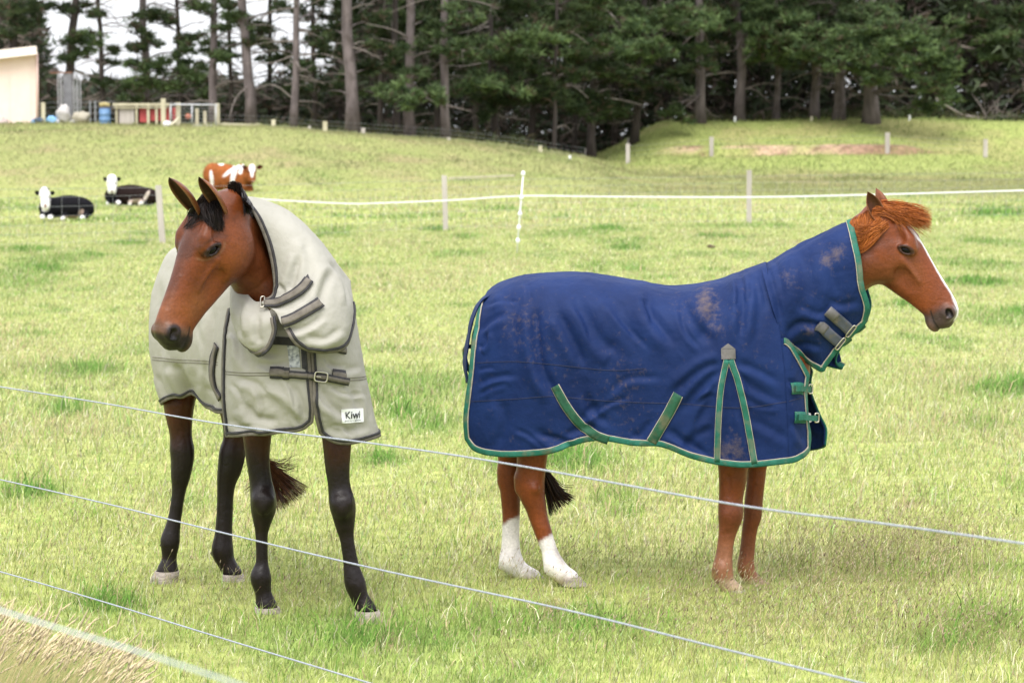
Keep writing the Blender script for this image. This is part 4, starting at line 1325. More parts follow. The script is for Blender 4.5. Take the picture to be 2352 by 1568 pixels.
    # ---- ears
    for (b, bY), (tp, tY), fr, w in (((448, 482), 12.205), ((393, 402), 12.02), (-.60, -.80, .0), .052), (((512, 484), 12.215), ((461, 401), 12.05), (-.62, -.78, .0), .046):
        Ve, Qe, se, rim, inn = ear_mesh(at(*b, bY), at(*tp, tY), fr, w)
        c = np.array([.19, .062, .02]) * (1 + .2 * fbm(Ve, 30, 2, 5)[:, None])
        put(c, inn * .88, (.028, .014, .010))
        put(c, (inn > 0) * sstep(.3, .9, fbm(Ve, 60, 2, 6)) * .5, (.20, .11, .055))
        put(c, sstep(.80, 1.0, se) * .7, (.03, .016, .010)); put(c, sstep(.86, 1, rim) * (1 - sstep(.75, .9, se)) * .6, (.34, .17, .08))
        link('ear', new_mesh('bay_ear', Ve, np.concatenate([np.array(q) for q in Qe]), [4] * len(Qe), M['coat'], True, c), root)
    # ---- forelock, mane, tail
    bh = BVHTree.FromPolygons([tuple(v) for v in Vh], [tuple(q) for q in Qh])
    def onh(x, y, lift):
        h = hit(bh, x, y)
        return at(x, y, 12.2) if h is None else h[0] + h[1] * lift
    st, cl = [], []
    for i in range(1700):
        u, v = RNG.random(), RNG.random()
        p0 = at(472 + 24 * u + RNG.normal(0, 2), 437 + 14 * v, 12.20 + .03 * v)
        p1 = (452 + 46 * u + RNG.normal(0, 3), 464 + 6 * v)
        p2 = (438 + 66 * u + RNG.normal(0, 3), 492 + 6 * v)
        e = RNG.random() ** .6
        p3 = (446 + 66 * u + RNG.normal(0, 3), 494 + (6 + 34 * sstep(.15, .8, u)) * e)
        if RNG.random() < .05: p3 = (422 + 20 * RNG.random(), 520 + 10 * RNG.random())
        L = .004 + .014 * RNG.random()
        st.append(catmull([p0, onh(*p1, L + .012), onh(*p2, L + .006), onh(*p3, L * .7)], 10)); k = RNG.random()
        cl.append(np.array([.9, .78, .72]) * (.5 + 1.0 * k * k))
    mb = MB(); hair(mb, st, .0018, .0005, cl); mb.build('forelock', M['hair_black'], root, cols=True, smooth=True)
    st, cl = [], []
    for i in range(1100):
        u = RNG.random()
        k = RNG.random()
        if i % 3 == 0:          # cropped tuft standing up behind the ears
            x = 527 + 27 * RNG.random()
            a = at(x + 4, 452 + 10 * RNG.random(), 12.33)
            b = at(x - 3 + RNG.normal(0, 2), 414 + 8 * RNG.random() + abs(x - 540) * .35, 12.32 + RNG.normal(0, .02))
            st.append(catmull([a, (a + b) / 2 + RNG.normal(0, .006, 3), b], 6))
        elif i % 3 == 1:        # lock hanging beside the ear
            x, y = 545 + 20 * u, 430 + 22 * u + RNG.normal(0, 3)
            c = (556 + 14 * RNG.random(), y + 18 + 38 * RNG.random() * (1 - .3 * u))
            st.append(catmull([at(x, y, 12.36), at((x + c[0]) / 2 + 4, (y + c[1]) / 2, 12.28), onh(*c, .008)], 7))
        else:                   # short dark roots along the crest
            x, y = 562 + 22 * u, 453 + 24 * u * u + 4 * u
            c = (x - 4 + RNG.normal(0, 3), y + 10 + 16 * RNG.random())
            st.append(catmull([at(x, y - 2, 12.42), onh((x + c[0]) / 2, (y + c[1]) / 2 + 2, .006), onh(*c, .004)], 5))
        cl.append(np.array([.9, .78, .74]) * (.4 + 1.0 * k * k))
    mb = MB(); hair(mb, st, .0019, .0007, cl); mb.build('mane', M['hair_black'], root, cols=True, smooth=True)
    st, cl = [], []
    for i in range(620):
        u, v = RNG.random(), RNG.random()
        k = RNG.random()
        x3 = 640 + 66 * u + RNG.normal(0, 5); y3 = 1172 - 52 * u + RNG.normal(0, 7)
        if k < .10: x3, y3 = 660 + 26 * RNG.random(), 1040 + 45 * RNG.random()
        if .10 < k < .16: x3, y3 = 555 + 20 * RNG.random(), 1105 + 30 * RNG.random()
        p = [at(520, 880, 13.95), at(560 + 10 * v, 985, 13.92), at(592 + 24 * v, 1040 + 14 * v, 13.86), at((600 + x3) / 2 + 8, (1062 + y3) / 2 + 16 * (1 - u), 13.8), at(x3, y3, 13.72 + RNG.normal(0, .03))]
        st.append(catmull(p, 11)); w = RNG.random() ** .9
        cl.append(np.array([.022, .011, .007]) * (1 - w) + np.array([.20, .075, .028]) * w)
    mb = MB(); hair(mb, st, .0022, .0005, cl); mb.build('tail', M['hair_brown'], root, cols=True, smooth=True)

    # ---- rug: flank, and its mirror image on the far side
    side = A3([
        [(500, 600, 14.0), (440, 585, 13.97), (400, 640, 13.98), (385, 700, 13.98), (382, 780, 13.96), (388, 860, 13.95), (400, 925, 13.93)],
        [(503, 572, 13.85), (400, 572, 13.66), (362, 630, 13.62), (348, 700, 13.62), (345, 780, 13.60), (353, 860, 13.60), (371, 927, 13.6)],
        [(520, 560, 13.6), (430, 560, 13.42), (392, 630, 13.38), (376, 700, 13.37), (370, 780, 13.36), (380, 850, 13.37), (398, 913, 13.4)],
        [(560, 552, 13.35), (475, 560, 13.22), (432, 640, 13.14), (412, 710, 13.12), (404, 780, 13.13), (415, 850, 13.17), (449, 907, 13.25)],
        [(600, 548, 13.12), (525, 560, 13.02), (474, 650, 12.94), (450, 720, 12.91), (446, 790, 12.90), (456, 860, 12.93), (480, 936, 13.0)],
        [(640, 548, 12.95), (570, 570, 12.86), (514, 650, 12.78), (494, 720, 12.76), (489, 800, 12.75), (493, 870, 12.77), (504, 947, 12.82)],
        [(672, 556, 12.86), (610, 580, 12.72), (552, 650, 12.66), (537, 720, 12.64), (532, 800, 12.63), (534, 870, 12.63), (540, 944, 12.68)]])
    S = Sheet(side, 140, 100).outward(Bb(-.9, 0, 1.1))
    right = A3([
        [(528, 690, 12.63), (520, 740, 12.60), (514, 800, 12.575), (512, 870, 12.57), (514, 930, 12.575), (521, 1001, 12.61)],
        [(585, 690, 12.50), (572, 745, 12.45), (566, 800, 12.425), (565, 870, 12.42), (567, 930, 12.43), (572, 998, 12.47)],
        [(650, 700, 12.41), (640, 750, 12.37), (636, 800, 12.355), (634, 870, 12.35), (635, 930, 12.36), (636, 993, 12.40)],
        [(695, 720, 12.375), (692, 760, 12.345), (692, 800, 12.335), (694, 870, 12.335), (697, 930, 12.345), (690, 987, 12.385)],
        [(713, 725, 12.37), (711, 765, 12.345), (710, 805, 12.335), (715, 880, 12.335), (720, 935, 12.345), (718, 968, 12.37)]])
    Rt = Sheet(right, 100, 110).outward(Bb(-.45, 0, 1.05))
    left = A3([
        [(712, 725, 12.375), (714, 765, 12.35), (714, 805, 12.34), (719, 880, 12.34), (723, 945, 12.35), (735, 994, 12.40)],
        [(742, 720, 12.385), (747, 765, 12.37), (750, 805, 12.36), (754, 880, 12.36), (758, 950, 12.37), (776, 1017, 12.42)],
        [(782, 700, 12.50), (793, 750, 12.46), (799, 805, 12.445), (806, 880, 12.445), (813, 950, 12.46), (826, 1014, 12.50)],
        [(806, 680, 12.68), (819, 740, 12.65), (830, 805, 12.64), (843, 880, 12.645), (857, 950, 12.66), (870, 1001, 12.68)],
        [(800, 655, 12.98), (813, 720, 12.97), (825, 790, 12.96), (838, 870, 12.96), (852, 940, 12.97), (864, 990, 12.98)]])
    Lf = Sheet(left, 100, 110).outward(Bb(-.45, 0, 1.05))
    nl = A3([
        [(545, 447, 12.44), (585, 495, 12.40), (612, 555, 12.38), (628, 620, 12.37), (630, 674, 12.35), (598, 694, 12.31)],
        [(605, 458, 12.52), (652, 520, 12.42), (677, 580, 12.36), (682, 640, 12.31), (665, 690, 12.27), (632, 716, 12.26)],
        [(665, 485, 12.60), (713, 550, 12.45), (733, 620, 12.34), (727, 680, 12.26), (697, 722, 12.21), (645, 742, 12.21)],
        [(722, 536, 12.68), (762, 600, 12.52), (779, 665, 12.37), (767, 722, 12.26), (727, 758, 12.20), (662, 766, 12.20)],
        [(770, 597, 12.76), (797, 650, 12.60), (805, 705, 12.44), (794, 757, 12.30), (752, 787, 12.21), (680, 790, 12.20)],
        [(806, 644, 12.90), (814, 710, 12.66), (809, 755, 12.48), (790, 798, 12.33), (742, 808, 12.23), (702, 801, 12.22)]])
    Nl = Sheet(nl, 130, 130).outward(at(640, 640, 12.7))
    nr = A3([
        [(545, 447, 12.44), (525, 480, 12.50), (525, 560, 12.54), (550, 640, 12.50), (580, 688, 12.38), (606, 693, 12.33)],
        [(605, 458, 12.52), (560, 500, 12.64), (530, 580, 12.63), (535, 660, 12.50), (570, 708, 12.33), (620, 716, 12.27)],
        [(665, 485, 12.60), (600, 530, 12.74), (545, 610, 12.68), (527, 690, 12.48), (560, 738, 12.30), (625, 738, 12.225)],
        [(722, 536, 12.68), (640, 570, 12.82), (560, 640, 12.72), (528, 718, 12.48), (560, 770, 12.30), (628, 758, 12.22)],
        [(770, 597, 12.76), (670, 610, 12.88), (575, 660, 12.76), (535, 740, 12.48), (565, 796, 12.30), (618, 788, 12.23)],
        [(800, 650, 12.86), (690, 640, 12.92), (588, 680, 12.78), (545, 758, 12.48), (580, 808, 12.31), (606, 803, 12.25)]])
    Nr = Sheet(nr, 90, 110).outward(at(640, 640, 12.7))
    # folds
    S.folds([([(398, 835), (420, 872), (442, 908)], 9, .024), ([(470, 880), (480, 915), (490, 940)], 8, .012), ([(452, 720), (450, 800), (462, 860)], 9, .012),
             ([(366, 640), (360, 740), (368, 850)], 9, .010), ([(360, 860), (372, 890), (384, 920)], 6, .010), ([(490, 700), (485, 780), (488, 850)], 9, .012)])
    S.crumple(.0035, 6, 21)
    Rt.folds([([(560, 925), (588, 960), (640, 968)], 10, .018), ([(600, 888), (650, 915), (690, 958)], 13, -.014), ([(545, 868), (585, 880), (612, 905)], 9, .012),
              ([(552, 760), (556, 800), (566, 850)], 9, .012), ([(590, 836), (630, 838), (668, 832)], 7, .008), ([(530, 960), (560, 985), (600, 992)], 8, .008),
              ([(580, 740), (600, 800), (640, 815)], 10, .009), ([(670, 880), (690, 920), (700, 960)], 8, .010)])
    Rt.folds([([(530, 880), (550, 905), (560, 940)], 5, .006), ([(585, 890), (600, 925), (604, 960)], 5, .007), ([(655, 870), (672, 900), (680, 950)], 5, .006), ([(540, 985), (580, 978), (620, 986)], 5, .006), ([(600, 845), (640, 850), (670, 838)], 4, .005),
              ([(530, 760), (545, 790), (548, 835)], 5, .007), ([(660, 930), (676, 960), (690, 980)], 5, .006)])
    Lf.folds([([(730, 905), (745, 930), (770, 945)], 5, .007), ([(760, 885), (790, 905), (840, 905)], 5, .006), ([(760, 975), (790, 980), (810, 1005)], 5, .006), ([(745, 820), (765, 840), (800, 838)], 5, .006), ([(835, 890), (846, 930), (850, 970)], 5, .005)])
    S.folds([([(375, 700), (372, 760), (378, 820)], 5, .007), ([(420, 720), (416, 780), (425, 840)], 5, .007), ([(460, 760), (470, 820), (475, 880)], 5, .006), ([(480, 890), (492, 905), (500, 930)], 5, .006)])
    Rt.crumple(.004, 6, 22); Rt.crumple(.0015, 20, 23)
    Lf.folds([([(735, 890), (760, 930), (800, 960)], 10, .013), ([(750, 830), (780, 850), (830, 842)], 8, .008), ([(745, 980), (790, 990), (850, 978)], 9, .008), ([(800, 880), (820, 920), (830, 980)], 11, .009)])
    Lf.crumple(.0038, 6, 25); Lf.crumple(.0015, 20, 26)
    Nl.folds([([(690, 585), (672, 640), (662, 668)], 9, .015), ([(765, 615), (745, 660), (733, 705)], 11, .016), ([(757, 600), (790, 640), (803, 700)], 6, .012), ([(640, 650), (650, 668), (642, 690)], 6, .008),
              ([(620, 700), (660, 705), (715, 672)], 7, .008), ([(650, 760), (700, 752), (745, 722)], 8, .012), ([(700, 770), (745, 778), (785, 752)], 9, .010), ([(700, 540), (712, 600), (708, 650)], 12, .008)])
    Nl.crumple(.0035, 6, 27); Nl.crumple(.0013, 22, 28)
    Nr.folds([([(572, 690), (560, 730), (566, 775)], 9, -.014), ([(592, 720), (590, 760), (596, 790)], 8, .012)]); Nr.crumple(.005, 8, 29)
    mS = Sheet.__new__(Sheet); mS.V = mirB(S.V); mS.flip = not S.flip
    def dirt(sh, spots=()):
        p = proj(sh.V); m = .02 + .05 * fbm(sh.V, 4, 3, 61)
        for x, y, rx, ry, a in spots: m = m + a * np.exp(-(((p[..., 0] - x) / rx) ** 2 + ((p[..., 1] - y) / ry) ** 2))
        return np.stack([m, m * 0, m * 0], -1)
    rug = build_sheets('rug', [S, coarse(mS), Rt, Lf], M['sage'], root, .007, [dirt(S), None, dirt(Rt, [(560, 930, 50, 50, .08)]), dirt(Lf, [(850, 960, 30, 50, .08)])])
    neck = build_sheets('neck_cover', [Nl, Nr], M['sage'], root, .007, [dirt(Nl, [(700, 560, 50, 80, .06)]), dirt(Nr)])
    bS, bR, bL, bNl, bNr = S.bvh(), Rt.bvh(), Lf.bvh(), Nl.bvh(), Nr.bvh()
    inner = Bb(-.5, 0, 1.1); nin = at(640, 620, 12.7)
    def bind(paths, w=.020):
        mb, mc = MB(), MB()
        for p, bv, inn in paths:
            p = resample(p, len(p))
            T = unit(np.gradient(p, axis=0)); k = len(p) // 2
            n = np.array(bv.find_nearest(Vector(p[k]))[1])
            sgn = 1 if np.cross(n, T[k]) @ (inn_side(p, bv, inn) - p[k]) > 0 else -1
            if sgn > 0:
                strip(mb, p, bv, w * .55, .004, .002, .005, 2, outref=inn); strip(mc, p, bv, w, -w * .5, .003, .005, 2, outref=inn)
            else:
                strip(mb, p, bv, .004, w * .55, .002, .005, 2, outref=inn); strip(mc, p, bv, -w * .5, w, .003, .005, 2, outref=inn)
        return mb, mc
    def inn_side(p, bv, inn): return inn
    mb, mc = bind([(S.V[12:, -1], bS, Bb(-.9, 0, 1.25)), (np.concatenate([Rt.V[0, 8:], Rt.V[3:, -1], Rt.V[-1, ::-1][3:80]]), bR, at(620, 840, 12.55)),
                   (np.concatenate([Lf.V[::-1, -1], Lf.V[0, ::-1][3:80]]), bL, at(780, 860, 12.65)), (mS.V[:, -1], mS.bvh(), Bb(-.9, 0, 1.25))])
    mb.build('binding', M['taupe'], rug, smooth=True); mc.build('binding', M['black_tape'], rug, smooth=True)
    mb, mc = bind([(Nl.V[0, :-6], bNl, at(700, 640, 12.7)), (np.concatenate([Nl.V[-1, 22:], Nl.V[::-1, -1][3:62]]), bNl, at(730, 700, 12.6)),
                   (np.concatenate([Nr.V[-1, 60:], Nr.V[::-1, -1][3:60]]), bNr, at(560, 720, 12.6))], .021)
    mb.build('binding', M['taupe'], neck, smooth=True); mc.build('binding', M['black_tape'], neck, smooth=True)
    # stitched seams
    for bv, pts in ((bR, [(516, 853), (560, 856), (620, 856)]), (bL, [(795, 868), (830, 866), (845, 862)]), (bS, [(350, 820), (372, 822), (410, 826), (460, 828), (500, 832)])):
        for dy_ in (0, 6):
            mb = MB(); strip(mb, px_path(bv, [(x, y + dy_) for x, y in pts], 40), bv, .0014, .0014, .0006, .0013, 1); mb.build('seam', M['taupe'], rug)
    def band(pts, w, bv, parent, name, n=26, lift=.005, ends=None):
        p = px_path(bv, pts, n)
        mb = MB(); strip(mb, p, bv, w / 2, w / 2, lift, .004, 4); o = mb.build(name, M['black_tape'], parent, smooth=True)
        mc = MB(); strip(mc, p, bv, w * .3, w * .3, lift + .003, .0035, 3); mc.build('webbing', M['taupe'], parent, smooth=True)
        return o
    # neck straps
    band([(592, 699), (625, 699), (655, 690), (690, 668), (713, 645)], .050, bNl, neck, 'neck_strap', lift=.011)
    band([(622, 744), (650, 741), (680, 730), (712, 711), (732, 698)], .050, bNl, neck, 'neck_strap', lift=.011)
    mb = MB(); patch_px(mb, bNl, [(697, 648), (709, 633), (717, 655), (704, 664)], .013, .003, 4); mb.build('strap_end', M['black_tape'], neck)
    for (x, y) in ((604, 697), (634, 742)):
        h = hit(bNl, x + 6, y)
        if h: 
            mb = MB(); ring(mb, h[0] + h[1] * .012 - np.array([.012, 0, 0]), h[1], at(x, y, 12.2) - at(x - 20, y, 12.2), .009, .032, .003); mb.build('buckle', M['metal'], neck, smooth=True)
    # chest strap, buckle, panels
    band([(620, 855), (643, 856), (665, 857)], .052, bR, rug, 'strap_base', lift=.004)
    band([(762, 862), (778, 864), (793, 866)], .060, bL, rug, 'strap_base', lift=.004)
    pr = px_path(bR, [(664, 858), (690, 861), (708, 862)], 14); pl = px_path(bL, [(726, 864), (760, 868), (796, 876)], 16)
    mb, mc = MB(), MB()
    strip(mb, pr, bR, .0165, .0165, .010, .004, 3); strip(mb, pl, bL, .0165, .0165, .012, .004, 3)
    strip(mc, pr, bR, .009, .009, .013, .003, 2); strip(mc, pl, bL, .009, .009, .015, .003, 2)
    a, b = pr[-1], pl[0]
    mb.beam(a + [0, -.016, 0], b + [0, -.016, 0], .004, .033); mc.beam(a + [0, -.0185, 0], b + [0, -.0185, 0], .004, .018)
    cs = mb.build('chest_strap', M['black_tape'], rug, smooth=True); mc.build('webbing', M['taupe'], rug, smooth=True)
    h = hit(bL, 736, 864)
    mb = MB(); ring(mb, h[0] + h[1] * .024, h[1], at(740, 865, 12.3) - at(720, 862, 12.3), .028, .021, .0036, 36); mb.tube([h[0] + h[1] * .026 + np.array([-.026, 0, .003]), h[0] + h[1] * .028 + np.array([.0, 0, .0])], .0028, 6)
    mb.build('buckle', M['metal'], rug, smooth=True)
    band([(770, 800), (782, 804), (793, 806)], .030, bL, rug, 'strap_base', lift=.004)
    mb = MB(); patch_px(mb, bR, [(660, 793), (686, 795), (691, 844), (666, 843)], .003, .003); mb.build('lining', M['fleece'], rug)
    mb = MB(); patch_px(mb, bR, [(626, 772), (690, 776), (690, 794), (626, 791)], .002, .002); patch_px(mb, bR, [(690, 780), (706, 784), (708, 850), (694, 846)], .002, .002); mb.build('lining', M['black_tape'], rug)
    # flank strap
    band([(499, 792), (492, 830), (489, 860), (495, 890), (508, 915)], .046, bS, rug, 'surcingle', lift=.006)
    # the woven label
    lab = MB(); patch_px(lab, bL, [(783, 940), (832, 937), (833, 968), (785, 972)], .004, .003)
    label_o = lab.build('label', M['white_print'], rug)
    def text_on(body, x0, y0, wpx, hpx, skew=-.06):
        cu = bpy.data.curves.new('letters', 'FONT'); cu.body = body; cu.size = 1; cu.resolution_u = 4; cu.offset = .012
        to = bpy.data.objects.new('letters', cu); COL.objects.link(to)
        dg = bpy.context.evaluated_depsgraph_get()
        me = bpy.data.meshes.new_from_object(to.evaluated_get(dg))
        bpy.data.objects.remove(to)
        co = np.array([v.co[:] for v in me.vertices]); mn, mx = co.min(0), co.max(0)
        for v, c in zip(me.vertices, co):
            u = (c[0] - mn[0]) / (mx[0] - mn[0]); w = (c[1] - mn[1]) / (mx[1] - mn[1])
            hh = hit(bL, x0 + u * wpx, y0 - w * hpx + skew * u * wpx)
            v.co = hh[0] + hh[1] * .0095
        me.materials.append(M['ink'])
        return link('lettering', me, rug)
    text_on('Kiwi', 792, 962, 31, 18)
    text_on('SINCE TO U, BINDING', 789, 968, 37, 3.2)
    rebase(root)
    return root
# ------------------------------------------------------------ the land
_CX = np.array([-60, -9.9, -7.3, -5.9, -3.9, -2.2, -.45, 1.1, 2.64, 3.6, 5.0, 60])
_CZ = np.array([2.10, 2.10, 1.88, 1.79, 1.62, 1.50, 1.33, 1.07, .84, .66, .45, .45])
def ground_z(x, y):
    x = np.asarray(x, float); y = np.asarray(y, float)
    x, y = np.broadcast_arrays(x, y)
    s = x / np.maximum(y, 5.0)                      # bearing from the gate
    xh = s * 112.0
    crest = np.interp(xh, _CX, _CZ)
    up = sstep(76, 112, y)
    back = sstep(112, 150, y)
    left = crest * up - back * (crest * .55)
    # knoll on the right, with a cut bank in its flank
    kx = sstep(2.4, 6.4, xh)
    kn = .35 * sstep(112, 121, y) + .42 * sstep(119, 126, y)
    cutm = sstep(5.0, 6.8, xh) * sstep(16.6, 15.2, xh)
    face = sstep(126.0, 126.5, y) * cutm + sstep(123, 132, y) * (1 - cutm)
    kn = kn + .45 * face + 1.12 * sstep(126.4, 133.5, y) + .06 * np.sin(xh * .55) * sstep(122, 132, y) - 1.2 * sstep(142, 175, y)
    z = np.maximum(left * (1 - kx * .5), 0) * (1 - kx) + kn * kx
    z = z - 5.0 * sstep(170, 420, y)
    P = np.stack([x, y, np.zeros_like(x)], -1)
    z = z + .035 * vnoise(P, .35, 71) * sstep(16, 40, y) + .10 * vnoise(P, .16, 72) * sstep(60, 95, y) + .012 * vnoise(P, 1.3, 73) * sstep(14, 20, y)
    return z

def ground_at(px, py, y0=16.0, y1=175.0):
    """where the line of sight meets the land"""
    Y = np.linspace(y0, y1, 3000)
    r = ray(px, py)
    x = r[0] / r[1] * Y
    z = CAM[2] + r[2] / r[1] * Y
    k = np.argmax(z - ground_z(x, Y) < 0)
    if k == 0: k = len(Y) - 1
    return np.array([x[k], Y[k], float(ground_z(x[k], Y[k]))])

LUSH = [(985, 975, 75, 22), (930, 960, 40, 18), (2280, 1430, 150, 42), (2180, 1480, 130, 22), (1330, 1062, 85, 26), (200, 850, 90, 16), (150, 940, 60, 16), (1060, 545, 34, 5), (1000, 527, 30, 5),
        (1400, 525, 40, 5), (1650, 545, 60, 4), (2080, 505, 60, 7), (2290, 490, 90, 10), (560, 1000, 60, 14), (2320, 890, 70, 18), (1440, 570, 50, 6), (60, 575, 60, 6), (2250, 650, 80, 10), (250, 1390, 90, 20), (880, 1060, 50, 14),
        (1150, 480, 60, 4), (1300, 498, 50, 4), (300, 560, 50, 6), (2100, 700, 60, 8), (60, 1130, 80, 16)]
DRY = [(2090, 1160, 70, 14), (250, 350, 120, 12), (2050, 1280, 260, 90), (1900, 1420, 240, 60), (100, 820, 140, 25), (780, 1240, 60, 20), (2150, 860, 90, 30)]
SOIL = [(2090, 1162, 62, 9), (2035, 1150, 30, 6), (2140, 1172, 34, 7), (1255, 1398, 18, 5), (905, 1470, 16, 5), (2190, 1092, 26, 5), (420, 1495, 20, 6), (1905, 985, 22, 4), (640, 1265, 18, 4)]
def bare(x, y, P):
    px = proj(P)
    m = np.zeros(np.shape(x))
    for a, b, rx, ry in SOIL: m = np.maximum(m, np.exp(-((px[..., 0] - a) / rx) ** 2 - ((px[..., 1] - b) / ry) ** 2))
    return m * (.75 + .5 * fbm(P, 6, 2, 133))

def patches(x, y):
    """lush and dry patches in the pasture"""
    z = ground_z(x, y)
    P = np.stack([x, y, z], -1)
    px = proj(P)
    l = np.zeros(x.shape); d = np.zeros(x.shape)
    for a, b, rx, ry in LUSH: l = np.maximum(l, np.exp(-((px[..., 0] - a) / rx) ** 2 - ((px[..., 1] - b) / ry) ** 2))
    for a, b, rx, ry in DRY: d = np.maximum(d, np.exp(-((px[..., 0] - a) / rx) ** 2 - ((px[..., 1] - b) / ry) ** 2))
    G = P * [1, .45, 0]
    w = fbm(G, .55, 3, 81); w2 = fbm(G, 1.6, 2, 85)
    l = np.clip(l * (1.15 + .6 * w2) + .55 * sstep(.22, .5, w) + .5 * sstep(.34, .6, w2) * sstep(70, 40, y), 0, 1)
    d = np.clip(d * (.8 + .5 * w2) + .6 * sstep(-.15, -.45, w), 0, 1)
    return l, d, P

def land_colour(x, y, P):
    l, d, _ = patches(x, y)
    c = np.tile(np.array([.31, .335, .115]), x.shape + (1,))
    def mixc(m, col):
        c[...] = c * (1 - m[..., None]) + np.array(col) * m[..., None]
    mixc(l * .8, (.13, .23, .05)); mixc(d * .55, (.34, .30, .16))
    mixc(sstep(.25, .6, bare(x, y, P)), (.22, .145, .10))
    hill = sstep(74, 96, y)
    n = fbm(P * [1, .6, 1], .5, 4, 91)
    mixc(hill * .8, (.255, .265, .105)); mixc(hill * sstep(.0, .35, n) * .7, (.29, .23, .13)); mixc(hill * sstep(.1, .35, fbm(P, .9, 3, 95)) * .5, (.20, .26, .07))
    xh = x / np.maximum(y, 5) * 112
    kn = sstep(2.6, 4.6, xh) * sstep(112, 121, y)
    mixc(kn * .85, (.30, .345, .110)); mixc(kn * sstep(.0, .35, n) * .5, (.34, .29, .14)); mixc(kn * sstep(131, 136, y) * .4, (.16, .21, .065))
    cut = sstep(5.4, 7.4, xh) * sstep(15.9, 13.6, xh) * sstep(125.5, 126.1, y) * sstep(127.0, 126.5, y)
    mixc(cut * sstep(-.30, .12, fbm(P * [.6, 1, 3], 1.3, 3, 97)), (.44, .31, .215)); mixc(cut * sstep(.02, .4, fbm(P * [.8, 1, 3], 2.1, 3, 98)) * .85, (.17, .105, .07))
    cut2 = sstep(12.2, 14.0, xh) * sstep(17.4, 16.0, xh) * sstep(125.3, 126.1, y) * sstep(127.2, 126.6, y)
    mixc(cut2 * .8, (.24, .14, .105))
    mixc(sstep(19.2, 20.5, xh) * sstep(118.5, 119.3, y) * sstep(121, 120.2, y) * .7, (.20, .125, .085))
    mixc(sstep(8, 11, xh) * sstep(110, 112, y) * sstep(118, 114, y) * sstep(.0, .3, fbm(P, .8, 3, 99)) * .7, (.24, .165, .105))
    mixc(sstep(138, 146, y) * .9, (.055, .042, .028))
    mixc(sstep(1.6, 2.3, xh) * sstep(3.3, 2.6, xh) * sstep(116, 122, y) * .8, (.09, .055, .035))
    return c, l, d

def build_land():
    ys = np.concatenate([np.arange(-8, 8, 1.0), np.arange(8, 66, .4), np.arange(66, 112, .5), np.arange(112, 142, .22), np.arange(142, 180, 1.5), np.geomspace(180, 1500, 16)])
    a = np.linspace(-1, 1, 200)
    a = np.sign(a) * (np.abs(a) * .62 + .38 * np.abs(a) ** 4)
    Yg, Ag = np.meshgrid(ys, a, indexing='ij')
    Xg = Ag * (14 + np.maximum(Yg, 0) * .36)
    Zg = ground_z(Xg, np.maximum(Yg, 5.0))
    P = np.stack([Xg, Yg, Zg], -1)
    c, l, d = land_colour(Xg, np.maximum(Yg, 5.0), P)
    nu, nv = Xg.shape
    i = np.arange(nu * nv).reshape(nu, nv)
    Q = np.stack([i[:-1, :-1], i[:-1, 1:], i[1:, 1:], i[1:, :-1]], -1).reshape(-1, 4)
    m = noise_col('pasture', (.62, .64, .60), (1.22, 1.2, 1.16), 7, .95, detail=8, bump=.5, bscale=40, attr='col', spec=.1)
    o = link('ground', new_mesh('ground', P.reshape(-1, 3), Q, np.full(len(Q), 4), m, True, c.reshape(-1, 3)))
    tag(o, 'pasture ground rising to a low hill and a grassy knoll', kind='structure')

def blade_mat():
    m, nt, b = mat('grass_blade')
    N, L = nt.nodes, nt.links
    vc = N.new('ShaderNodeVertexColor'); vc.layer_name = 'col'
    L.new(vc.outputs['Color'], b.inputs['Base Color'])
    b.inputs['Roughness'].default_value = .6
    b.inputs['Specular IOR Level'].default_value = .2
    tr = N.new('ShaderNodeBsdfTranslucent'); L.new(vc.outputs['Color'], tr.inputs['Color'])
    mx = N.new('ShaderNodeMixShader'); mx.inputs['Fac'].default_value = .35
    up = N.new('ShaderNodeCombineXYZ'); up.inputs['Z'].default_value = 1.0
    gn = N.new('ShaderNodeNewGeometry')
    mn = N.new('ShaderNodeMix'); mn.data_type = 'VECTOR'; mn.inputs[0].default_value = .72      # soft turf: blades shade with the sward
    L.new(gn.outputs['Normal'], mn.inputs[4]); L.new(up.outputs['Vector'], mn.inputs[5])
    nv = N.new('ShaderNodeVectorMath'); nv.operation = 'NORMALIZE'; L.new(mn.outputs[1], nv.inputs[0])
    L.new(nv.outputs['Vector'], b.inputs['Normal'])
    out = nt.nodes.get('Material Output')
    L.new(b.outputs['BSDF'], mx.inputs[1]); L.new(tr.outputs['BSDF'], mx.inputs[2]); L.new(mx.outputs['Shader'], out.inputs['Surface'])
    return m

